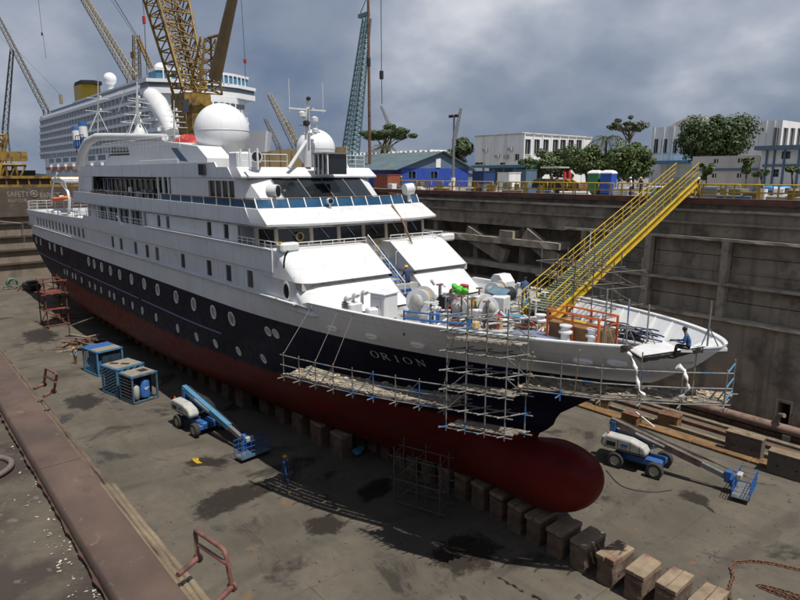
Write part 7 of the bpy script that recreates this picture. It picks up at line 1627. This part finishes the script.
# ---- quay furniture
rg = thing('guard_rail', 'yellow pipe guard rail section standing along the far quay edge', 'guard rail', (0, 26.2, GQ), group='yellow guard rails along the quay')
for x in (.4, 2.8):
    b = MB(); b.bar((x, 0, 0), (x, 0, 1.25), .1, .1); b.build('rail_post', M_YEL, rg)
b = MB(); b.tube([(0, 0, .65), (0, 0, 1.2), (.05, 0, 1.25), (3.15, 0, 1.25), (3.2, 0, 1.2), (3.2, 0, .65)], .055, 8, closed=True); b.build('rail_frame', M_YEL, rg, smooth=True, ang=60)
spots = (436, 470, 492, 506, 520, 566, 584, 616, 634, 698.5, 719, 751, 773, 398, 411, 425, 455, 536, 551)
for i, px in enumerate(spots):
    o = rg if i == 0 else copy_tree(rg); o.location = (onq(px, 26.2), 26.2+(i % 3)*.3, GQ+.0); o.rotation_euler.z = random.uniform(-.04, .04)
lp = thing('light_pole', 'slender grey light pole with floodlights before the blue workshop', 'light pole', (onq(453, 34), 34, GQ)); zt = at(453, 117, 'y', 34).z-GQ
b = MB(); b.cyl((0, 0, 0), (0, 0, zt), .2, 10, .13); b.build('pole', M_STEEL, lp, smooth=True); b = MB(); b.bar((-.7, 0, zt), (.7, 0, zt), .1, .1); b.build('cross_arm', M_STEEL, lp); b = MB(); b.cyl((0, 0, 0), (0, 0, 1.6), .3, 10); b.build('painted_base', M_RAIL, lp, smooth=True)
for x in (-.6, -.2, .4, .7): b = MB(); b.cbox((x, -.15, zt+.1), (.35, .3, .35), .05, rx=.4); b.build('floodlight', M_BLACK, lp)
bp_ = thing('brown_mast', 'tall thin rusty brown mast beside the umbrella shaped tree', 'mast', (onq(370, 38), 38, GQ)); b = MB(); zt = at(369, -20, 'y', 38).z-GQ; b.cyl((0, 0, 0), (0, 0, zt), .26, 8, .2); b.build('pole', M_RUST, bp_, smooth=True); b = MB(); b.cbox((0, 0, at(369, 62, 'y', 38).z-GQ), (.5, .5, 1.4), .1); b.build('mast_box', M_BLACK, bp_)
def toilet(px, m, lab):
    Y = 31.5; t_ = thing('portable_toilet', lab, 'toilet', (onq(px, Y), Y, GQ), .1); b = MB(); b.cbox((0, 0, 1.1), (1.2, 1.2, 2.0), .05); b.build('cabin', m, t_); b = MB(); b.box(-.45, .45, -.64, -.602, .2, 1.95); o = b.build('door', m, t_); b = MB(); b.box(.3, .36, -.68, -.641, 1.0, 1.2); b.build('handle', M_STEEL, o)
    b = MB(); b.loft([[(x*1.24*f, y*1.24*f, z) for x, y in ((-.5, -.5), (.5, -.5), (.5, .5), (-.5, .5))] for f, z in ((1.0, 2.1), (1.0, 2.18), (.8, 2.36), (.4, 2.45))]); b.build('roof', M_BWHITE, t_, fix=True); b = MB(); b.box(-.62, .62, -.62, .62, 0, .1); b.build('base', M_BLACK, t_)
toilet(595, mat('green_plastic', (.03, .17, .08), .5, var=.1), 'dark green portable toilet with white roof on the quay'); toilet(608, mat('blue_plastic', (.02, .08, .42), .5, var=.1), 'bright blue portable toilet with white roof on the quay')
def container(px, wpx, Y, h, m, lab, name='container', dep=2.4):
    x0, x1 = onq(px, Y), onq(px+wpx, Y); t_ = thing(name, lab, 'container', (x0, Y, GQ)); b = MB(); b.box(.06, x1-x0-.06, 0, dep, .1, h); b.build('box_body', m, t_)
    n = max(3, int((x1-x0)/.5))
    for k in range(n): b = MB(); xx = .06+(x1-x0-.3)*k/n; b.box(xx, xx+.2, -.06, -.002, .15, h-.05); b.build('corrugation', m, t_)
    b = MB(); b.box(0, x1-x0, -.08, dep+.08, h+.002, h+.1); b.build('top_frame', m, t_)
M_CRED = mat('brick_red_container', (.27, .075, .045), .6, var=.15, scale=1)
container(374, 14, 33, 1.9, M_CRED, 'brick red container at the corner of the blue workshop'); container(497, 12, 40, 2.2, M_BWHITE, 'white cabin under the teal canopy', 'site_cabin'); container(472, 12, 44, 2.4, mat('dark_blue_cont', (.02, .05, .16), .6), 'dark blue container beside the workshop end wall')
container(512, 14, 46, 2.6, M_BLUEB, 'slate blue container under the canopy edge')
# excavator-like yellow loader
Y = 33; t_ = thing('yellow_loader', 'yellow wheel loader with grey canopy parked behind the guard rails', 'loader', (onq(545, Y), Y, GQ))
b = MB(); b.cbox((1.0, 0, 1.1), (4.2, 1.8, .9), .12); b.build('body', M_YELR, t_); b = MB(); b.cbox((1.2, 0, 2.75), (2.6, 1.9, .18), .05); b.build('canopy', M_GREY, t_); b = MB(); b.bar((3.0, .5, 1.4), (4.6, .5, .7), .2, .3); b.bar((3.0, -.5, 1.4), (4.6, -.5, .7), .2, .3); b.build('arm', M_YELR, t_); b = MB(); b.prism([(4.5, .2), (5.4, .2), (5.1, 1.1), (4.6, 1.2)], -1.1, 1.1, axis='y'); b.build('bucket', M_RUST, t_, fix=True)
for x in (.1, 2.3):
    for y in (-.8, .8): b = MB(); b.bar((x, y, 1.5), (x, y, 2.7), .08, .08); b.build('canopy_post', M_BLACK, t_)
for x in (-.4, 2.4):
    for y in (-.95, .95): b = MB(); b.lathe([(.25, -.2), (.6, -.2), (.65, 0), (.6, .2), (.25, .2)], 18, axis='y'); wh = b.build('wheel', M_TIRE, t_, smooth=True, loc=(x, y, .65))
for px, lab in ((564, 'tall red gas cylinder beside the yellow loader'), (569, 'tall red gas cylinder next to its twin by the trees')):
    Y = 33.5; b = MB(); b.lathe([(.18, 0), (.18, 2.1), (.12, 2.35), (.05, 2.45), (.05, 2.6)], 14); o = b.build('gas_cylinder', mat('bright_red_cyl', (.5, .03, .03), .5), None, smooth=True, loc=(onq(px, Y), Y, GQ)); o.location.z = GQ; tag(o, lab, 'gas cylinder')
# assorted crates, pallets and drums on the quay edge
rq = random.Random(77); cols = [(M_BWHITE, 'white'), (M_RUST, 'rusty'), (M_BLUEB, 'slate blue'), (M_GREY, 'grey'), (M_STEEL, 'steel grey'), (M_WOOD, 'wooden'), (M_YELR, 'yellow'), (M_TANTOP, 'tan')]
refs = {394: 'by the brick red container', 418: 'before the blue workshop', 446: 'beside the light pole', 478: 'before the dark blue container', 488: 'before the white cabin', 512: 'before the teal canopy', 528: 'before the slate blue container', 540: 'in front of the yellow loader', 576: 'beside the red gas cylinders', 622: 'beside the blue portable toilet', 660: 'under the gangway head', 676: 'beside the gangway trestle', 704: 'before the slender small tree', 722: 'before the grey store', 736: 'before the grey store corner', 752: 'between the grey store and annex', 768: 'before the annex door', 784: 'before the annex windows', 796: 'past the annex window'}
for i, (px, ref) in enumerate(refs.items()):
    for j in range(3):
        m_, cn = cols[(i*3+j*5) % len(cols)]; Y = 28.5+j*2.6+rq.random(); X = onq(px+rq.uniform(-5, 5), Y); kind = (i+j) % 3
        if kind == 0:
            t_ = thing('crate', '%s slatted crate on the quay %s' % (cn, ref), 'crate', (X, Y, GQ), rq.uniform(-.5, .5)); s_ = (rq.uniform(.7, 1.6), rq.uniform(.6, 1.1), rq.uniform(.5, 1.1)); b = MB(); b.cbox((0, 0, s_[2]/2), s_, .03); b.build('crate_body', m_, t_)
            for q in range(4): b = MB(); b.box(-s_[0]/2, s_[0]/2, -s_[1]/2-.04, -s_[1]/2-.002, s_[2]*(q+.15)/4, s_[2]*(q+.7)/4); b.build('slat', m_, t_)
        elif kind == 1:
            t_ = thing('drum', '%s ribbed drum on the quay %s' % (cn, ref), 'drum', (X, Y, GQ)); b = MB(); b.lathe([(.3, 0), (.3, .28), (.32, .3), (.3, .32), (.3, .6), (.32, .62), (.3, .64), (.3, .9), (.27, .9), (.27, .87), (.02, .87)], 16); b.build('drum_body', m_, t_, smooth=True); b = MB(); b.cyl((.15, 0, .87), (.15, 0, .91), .04, 8); b.build('bung', M_BLACK, t_)
        else:
            t_ = thing('pipe_bundle', '%s pipe bundle lying on the quay %s' % (cn, ref), 'pipes', (X, Y, GQ), rq.uniform(-.3, .3))
            for q in range(6): b = MB(); b.cyl((-1.5, -.4+.2*(q % 4), .1+.18*(q//4)), (1.5, -.4+.2*(q % 4), .1+.18*(q//4)), .09, 8); b.build('pipe', m_, t_, smooth=True)
for k, (px, py, lab) in enumerate(((661, 187, 'bright blue tarpaulin bundle under the gangway head'), (778, 181, 'bright blue tarpaulin bundle before the annex'))):
    t_ = thing('tarpaulin_bundle', lab, 'tarpaulin', (onq(px, 29+k*8), 29+k*8, GQ)); b = MB()
    for q in range(6): b.cbox((rq.uniform(-.8, .8), rq.uniform(-.4, .4), .35+rq.random()*.4), (1.1, .8, .6), .2, rq.random()*3, rx=rq.uniform(-.3, .3))
    b.build('cloth', mat('bright_blue_tarp', (.04, .25, .6), .5, var=.2), t_, smooth=True, ang=70)
# workers on the quay
for px, Y, su, hl, lab in ((698, 27.2, M_COVER, M_RAIL, 'worker in blue coverall and white helmet beside the gangway trestle'), (631, 28, M_RAIL, M_RAIL, 'worker in white clothes behind the quay rail near the toilets'), (402, 28, M_COVER, M_HELMY, 'worker in blue with yellow helmet before the blue workshop'), (641, 30, M_NAVY, M_HELMY, 'worker in navy by the guard rail below the broad green tree')):
    person(lab, (onq(px, Y), Y, GQ), rq.uniform(-2.5, -.8), 'stand', su, M_NAVY, helm=hl)
# ================================================================== cranes and liner beyond
def lattice(b, p, q, w0, w1, bays, r=.12, rd=.07, side=None):
    p, q = Vector(p), Vector(q); d = (q-p).normalized(); a = Vector((0, 0, 1)) if abs(d.z) < .9 else Vector((1, 0, 0))
    u = (side or d.cross(a)).normalized(); v = d.cross(u).normalized()
    def P(i, k): f = i/bays; w_ = (w0+(w1-w0)*f)/2; return p.lerp(q, f)+u*w_*(1 if k in (0, 1) else -1)+v*w_*(1 if k in (0, 3) else -1)
    for k in range(4): b.cyl(P(0, k), P(bays, k), r, 5)
    for i in range(bays):
        for k in range(4):
            b.cyl(P(i, k), P(i+1, (k+1) % 4), rd, 4, caps=False); b.cyl(P(i, k), P(i, (k+1) % 4), rd, 4, caps=False)
def pz(px, py, Y): return at(px, py, 'y', Y)
M_CTAN = mat('tan_crane_steel', (.27, .22, .14), .7, var=.2, scale=.3); M_CGREY = mat('grey_brown_crane', (.16, .145, .125), .7, var=.2, scale=.3); M_TEAL = mat('teal_crane_steel', (.13, .23, .25), .7, var=.2, scale=.3)
# big yellow lattice crane behind the radome
Yk = 33.0; base = pz(193, 135, Yk); t_ = thing('yellow_crane', 'big rusty yellow lattice crane with cab behind the large radome', 'crane', (base.x, Yk, GQ)); O = Vector((base.x, Yk, GQ))
h0 = pz(193, 94, Yk).z
b = MB(); b.box(base.x-4, base.x+4, Yk-3, Yk+3, base.z-2.5, h0); rel(b, 'machine_house', M_YELR, t_, O)
b = MB(); w_ = pz(186, 106, Yk-3); b.box(w_.x-1.3, w_.x+1.5, Yk-3.08, Yk-3.01, w_.z-1.4, w_.z+1.4); rel(b, 'cab_window', M_GLASSD, t_, O)
b = MB(); lattice(b, (base.x, Yk, GQ), (base.x, Yk, base.z-2.5), 6, 6, 4, .35, .2); rel(b, 'portal_tower', M_YELR, t_, O)
b = MB(); p0, p1 = pz(191, 95, Yk), pz(163, -15, Yk); lattice(b, p0, p1, 5.4, 7.6, 9, .34, .17); lattice(b, p0+Vector((0, 0, 1)), p1, 2.6, 3.6, 9, .18, .1); rel(b, 'jib', M_YELR, t_, O)
b = MB(); p0, p1 = pz(206, 92, Yk), pz(208, 38, Yk); lattice(b, p0, p1, 5.0, 2.2, 5, .25, .14); b.cyl(pz(208, 38, Yk), pz(219, 35, Yk), .3, 6); b.cyl(pz(219, 35, Yk), pz(214, 80, Yk), .3, 6); rel(b, 'back_frame', M_YELR, t_, O)
b = MB(); b.cyl(pz(215, 78, Yk), pz(234.5, -10, Yk), 1.35, 10, .95); rel(b, 'tubular_jib', mat('brown_jib', (.19, .13, .07), .7, var=.2, scale=.4), t_, O, smooth=True)
b = MB(); b.cyl(pz(142, -5, Yk), pz(144, 15, Yk), .06, 4); b.cyl(pz(144.5, 25, Yk), pz(147, 75, Yk), .08, 4); b.cyl(pz(241, -5, Yk), pz(245, 60, Yk), .05, 4); b.cyl(pz(245, 62, Yk), pz(245.5, 82, Yk), .05, 4); rel(b, 'hoist_rope', M_BLACK, t_, O)
b = MB(); b.cbox(pz(144, 20, Yk), (.9, .6, 2.0), .15); b.cbox(pz(245, 61, Yk), (.5, .5, .8), .1); rel(b, 'hook_block', M_RED, t_, O)
def far_crane(label, Y, pts, w0, w1, m, bays=14, extra=(), ropes=(), r=.25, rd=.12, foot=None):
    p0 = pz(*pts[0], Y); b0 = (p0.x, Y, GQ-4); t_ = thing('crane', label, 'crane', b0); O = Vector(b0)
    for (a, c) in zip(pts, pts[1:]):
        b = MB(); lattice(b, pz(*a, Y), pz(*c, Y), w0, w1, bays, r, rd); rel(b, 'boom', m, t_, O)
    b = MB(); q = pz(*pts[0], Y); lattice(b, (q.x, Y, GQ-4), q, max(w0, 1.5), max(w0, 1.5), 5, r, rd); rel(b, 'tower', m, t_, O)
    for (a, c) in ropes: b = MB(); b.cyl(pz(*a, Y), pz(*c, Y), .09*Y/60, 4); rel(b, 'rope', M_BLACK, t_, O)
    for (a, sz, m2) in extra: b = MB(); b.cbox(pz(*a, Y), sz, .1); rel(b, 'machinery_box', m2, t_, O)
    return t_
far_crane('tan lattice boom crane leaning left above the cruise liner', 70, [(132, 78), (80, -8)], 3.4, 2.4, M_CTAN, 22, ropes=(((108, -5), (134, 34)), ((112, -5), (136, 34))))
far_crane('grey brown lattice boom crane over the liner stern', 60, [(46, 110), (-4, 14)], 2.6, 2.4, M_CGREY, 22, ropes=(((12, 45), (60, 94)), ((38, -5), (42, 33)), ((43, 35), (46, 58))), extra=(((42, 34), (.8, .8, 1.6), M_BLACK), ((61, 99), (1.4, 1.4, 5), M_CTAN)))
far_crane('dark vertical lattice crane at the far left behind the gate', 50, [(5, 132), (12, 50)], 3.0, 1.6, M_CGREY, 12, ropes=(((13, 52), (-5, 30)),))
far_crane('short yellow crane head standing behind the liner bridge', 90, [(137, 80), (136, 35)], 3.4, 2.6, M_YELR, 8, ropes=(((137, 36), (112, -4)),), extra=(((133, 55), (2.2, 2, 3), M_YELR),))
far_crane('short yellow crane strut next to the yellow crane head', 91, [(153, 72), (138, 38)], 1.6, 1.4, M_YELR, 8)
far_crane('tall teal lattice boom crane beside the rusty brown mast', 75, [(351, 150), (367, 18)], 3.2, 1.4, M_TEAL, 26, ropes=(((345, 150), (366, 14)), ((381, -5), (381.5, 74)), ((381.6, 76), (382, 104)), ((360, 14), (368, -5))), extra=(((381.5, 75), (.8, .8, 2), M_BLACK), ((364, 15), (4, 1, 1), M_TEAL)), rd=.1)
far_crane('small distant tan crane boom behind the plywood hoarding', 160, [(296, 146), (269, 94)], 3.2, 1.6, M_CTAN, 12)
far_crane('faint distant thin crane boom left of the foremast', 190, [(279, 147), (265, 118)], 2.4, 1.6, M_CGREY, 8)
far_crane('faint distant crane jib just behind the foremast', 190, [(298, 145), (287, 121)], 2.4, 1.6, M_CGREY, 8)
far_crane('distant tan crane jib above the slender light pole', 150, [(455, 138), (461, 108)], .9, .6, M_CTAN, 8, r=.1, rd=.05)
far_crane('distant thin crane jib over the umbrella shaped tree', 150, [(388, 122), (381, 106)], .9, .6, M_CGREY, 6, r=.1, rd=.05)
# yellow gantry leg beside the gate
gq = at(8, 160, 'x', -30.0); t_ = thing('gantry_base', 'yellow gantry crane base standing on the quay beyond the dock gate', 'gantry', (gq.x, gq.y, 16)); O = Vector((gq.x, gq.y, 16))
b = MB(); lattice(b, (-30, gq.y-4, 19), (-30, gq.y+2.6, 19), 3.5, 3.5, 4, .3, .18); lattice(b, (-30, gq.y-4, 19), (-30, gq.y-1, 27), 4, 2.6, 4, .3, .18); rel(b, 'lattice_leg', M_YELR, t_, O); b = MB(); b.box(-32, -28, gq.y-5, gq.y+3, 21.5, 23.2); rel(b, 'yellow_house', M_YELR, t_, O); b = MB(); b.box(-31, -29, gq.y-5, gq.y+3.4, 16, 17.3); rel(b, 'bogie_beam', M_YELR, t_, O)
# dark hull of another moored ship at far left
p = at(5, 150, 'y', 25); b = MB(); t_ = thing('dark_barge', 'dark moored barge hull behind the yellow gantry base', 'barge', (p.x-20, 25, 12.6)); b.prism([(-45, 8), (38, 8), (32, -1), (-40, -1)], -8, 8, axis='y'); b.build('barge_hull', mat('barge_dark', (.025, .022, .025), .7), t_, fix=True); b = MB(); b.box(-45, 36, -8.05, -8.001, 5, 6); b.build('rubbing_band', M_RUST, t_)
# ---- cruise liner
M_LIN = mat('liner_white', (.72, .73, .75), .5, var=.03, scale=.05); M_LDK = mat('liner_glass', (.07, .085, .105), .25, var=.3, scale=.1)
XF, XS, YN, YF = -68.0, -232.0, 39.5, 68.0
ln_ = thing('cruise_liner', 'huge white cruise liner with yellow funnel moored beyond the dock', 'ship', (XF, (YN+YF)/2, 12.6)); OL = Vector((XF, (YN+YF)/2, 12.6)); YC = (YN+YF)/2; HW = (YF-YN)/2
bowt = at(267, 131, 'y', YC)
prof_ = [(XS, .82), (XS+10, .95), (XS+30, 1), (XF, 1), (XF+14, .8), (bowt.x-9, .45), (bowt.x-2, .12), (bowt.x, .02)]
rings = []
for X, f in prof_:
    zt = 26.0 if X < XF+1 else bowt.z
    fl = .82 if X > XF+5 else 1
    rings.append([(X-(4 if X > XF+20 else 0), YC-HW*f*fl, 12), (X, YC-HW*f, zt), (X, YC+HW*f, zt), (X-(4 if X > XF+20 else 0), YC+HW*f*fl, 12)])
b = MB(); b.loft(rings); rel(b, 'hull', M_LIN, ln_, OL, fix=True, smooth=True, ang=40)
zd = 26.0; dk_n = 0
for k in range(6):
    z0 = zd+k*2.95; xa, xb = XS+3+k*1.5, XF-3-k*.4; o_ = .0
    b = MB(); b.box(xa, xb, YN+1.6, YF-1.6, z0, z0+2.9); rel(b, 'deck_core', M_LDK, ln_, OL)
    b = MB(); b.box(xa-.5, xb+.8, YN, YF, z0+1.95, z0+2.95); rel(b, 'deck_fascia', M_LIN, ln_, OL)
    b = MB(); n = 34
    for i in range(n): X = xa+(xb-xa)*i/n; b.box(X, X+.35, YN+.15, YN+1.61, z0+.002, z0+1.94)
    rel(b, 'balcony_dividers', M_LIN, ln_, OL)['kind'] = 'stuff'
b = MB(); b.box(XS+5, XF-8, YN+1.5, YF-1.5, 43.7, 45.2); rel(b, 'lido_deck', M_LIN, ln_, OL); b = MB(); b.box(XS+22, XF-6, YN+2.5, YF-2.5, 45.2, 46.6); rel(b, 'top_screen', M_LDK, ln_, OL); b = MB(); b.box(XS+60, XF-4, YN+3, YF-3, 46.6, 47.4); rel(b, 'top_deck', M_LIN, ln_, OL)
# forward block below the bridge, raked and rounded
for z0, z1, xo in ((26, 31, 3), (31.1, 36, 1.5), (36.1, 41, 0)):
    pts = [(XF-12, YN+1), (XF-3+xo, YN+1), (XF+2+xo, YC-8), (XF+3.5+xo, YC), (XF+2+xo, YC+8), (XF-3+xo, YF-1), (XF-12, YF-1)]; b = MB(); b.prism(pts, z0, z1); rel(b, 'front_block', M_LIN, ln_, OL)
    b = MB()
    for i in range(12): q = (i+.5)/12; y = YN+3+(YF-YN-6)*q; x = XF+3.5+xo-((y-YC)/8)**2*1.45; b.box(x-.9, x+.15, y-.6, y+.6, (z0+z1)/2-.6, (z0+z1)/2+.8)
    rel(b, 'window_row', M_LDK, ln_, OL)['kind'] = 'stuff'
pts = [(XF-9, YN-2), (XF-2, YN-2), (XF+1.5, YC-9), (XF+3, YC), (XF+1.5, YC+9), (XF-2, YF+2), (XF-9, YF+2)]
b = MB(); b.prism(pts, 41.1, 42.6); rel(b, 'bridge_base', M_LIN, ln_, OL); b = MB(); b.prism([(XF-9+(x-XF+9)*.985, YC+(y-YC)*.985) for x, y in pts], 42.6, 44.0); rel(b, 'bridge_glazing', M_LDK, ln_, OL); b = MB(); b.prism([(x, YC+(y-YC)*1.02) for x, y in pts], 44.0, 44.9); rel(b, 'bridge_roof', M_LIN, ln_, OL)
b = MB(); b.prism([(XF-8+(x-XF+9)*.9, YC+(y-YC)*.85) for x, y in pts], 44.9, 47.2); rel(b, 'observation_glazing', M_LBLUE, ln_, OL); b = MB(); b.prism([(XF-8+(x-XF+9)*.92, YC+(y-YC)*.87) for x, y in pts], 47.2, 47.9); rel(b, 'observation_roof', M_LIN, ln_, OL)
for i in range(16):
    q = i/15; y = YC+(q-.5)*2*HW*.86; x = XF-8+12*.9-((y-YC)/HW)**2*4.5; b = MB(); b.box(x-.3, x+.2, y-.15, y+.15, 44.9, 47.2); rel(b, 'mullion', M_LIN, ln_, OL)
for px, py, rp, Y in ((110, 79, 6.2, YN+6), (161, 70, 7, YN+8), (226, 79, 2.2, YF-3)):
    c = pz(px, py, Y); r = rp*((c-CAM).dot(FWD))/FPX; b = MB(); b.lathe([(max(.01, r*math.sin(a)), -r*math.cos(a)) for a in [PI*i/16 for i in range(17)]], 24, c); b.cyl(c-Vector((0, 0, r*2.2)), c, r*.5, 10); rel(b, 'radome', M_DOME, ln_, OL, smooth=True, ang=60)
c0, c1 = pz(89, 101, YC), pz(89, 83, YC); b = MB(); b.loft([[(c0.x+x*(1 if z else 1.1), YC+y, c0.z-8 if not z else c1.z) for x, y in ((-6.5, -4), (4, -4), (6.5, 0), (4, 4), (-6.5, 4))] for z in (0, 1)]); rel(b, 'funnel', mat('funnel_yellow', (.48, .33, .02), .5, var=.08, scale=.1), ln_, OL, fix=True); b = MB(); b.loft([[(c1.x+x*1.03, YC+y*1.03, c1.z+z) for x, y in ((-6.5, -4), (4, -4), (6.5, 0), (4, 4), (-6.5, 4))] for z in (-.9, .5)]); rel(b, 'funnel_cap', M_BLACK, ln_, OL, fix=True)
for k in range(9):
    X = XS+22+k*13; b = MB(); b.box(X, X+9.5, YN-1.8, YN-.3, 20.6, 22); o = rel(b, 'lifeboat', mat('faded_orange', (.36, .16, .10), .6), ln_, OL); b = MB(); b.box(X+.4, X+9, YN-1.7, YN-.4, 22.002, 23); rel(b, 'boat_canopy', M_LIN, o, OL); b = MB(); b.box(X, X+9, YN-.08, YN-.005, 23.8, 25.6); rel(b, 'promenade_window', M_LDK, ln_, OL)
# low green far shore so the horizon is closed
rh = random.Random(5); b = MB(); vs = []; n = 90
for i in range(n+1):
    a = math.radians(95+95*i/n); R_ = 1500; x, y = CAM.x+R_*math.cos(a), CAM.y+R_*math.sin(a); vs += [(x, y, 5), (x, y, 19+rh.uniform(0, 8)+5*math.sin(i*.5)), (x+60*math.cos(a), y+60*math.sin(a), 5)]
b.add(vs, [(i*3+j, (i+1)*3+j, (i+1)*3+j+1, i*3+j+1) for i in range(n) for j in range(2)]); tag(b.build('far_shore_hills', mat('far_shore', (.05, .065, .05), .9, var=.3, scale=.02), None, smooth=True, ang=80), kind='structure')
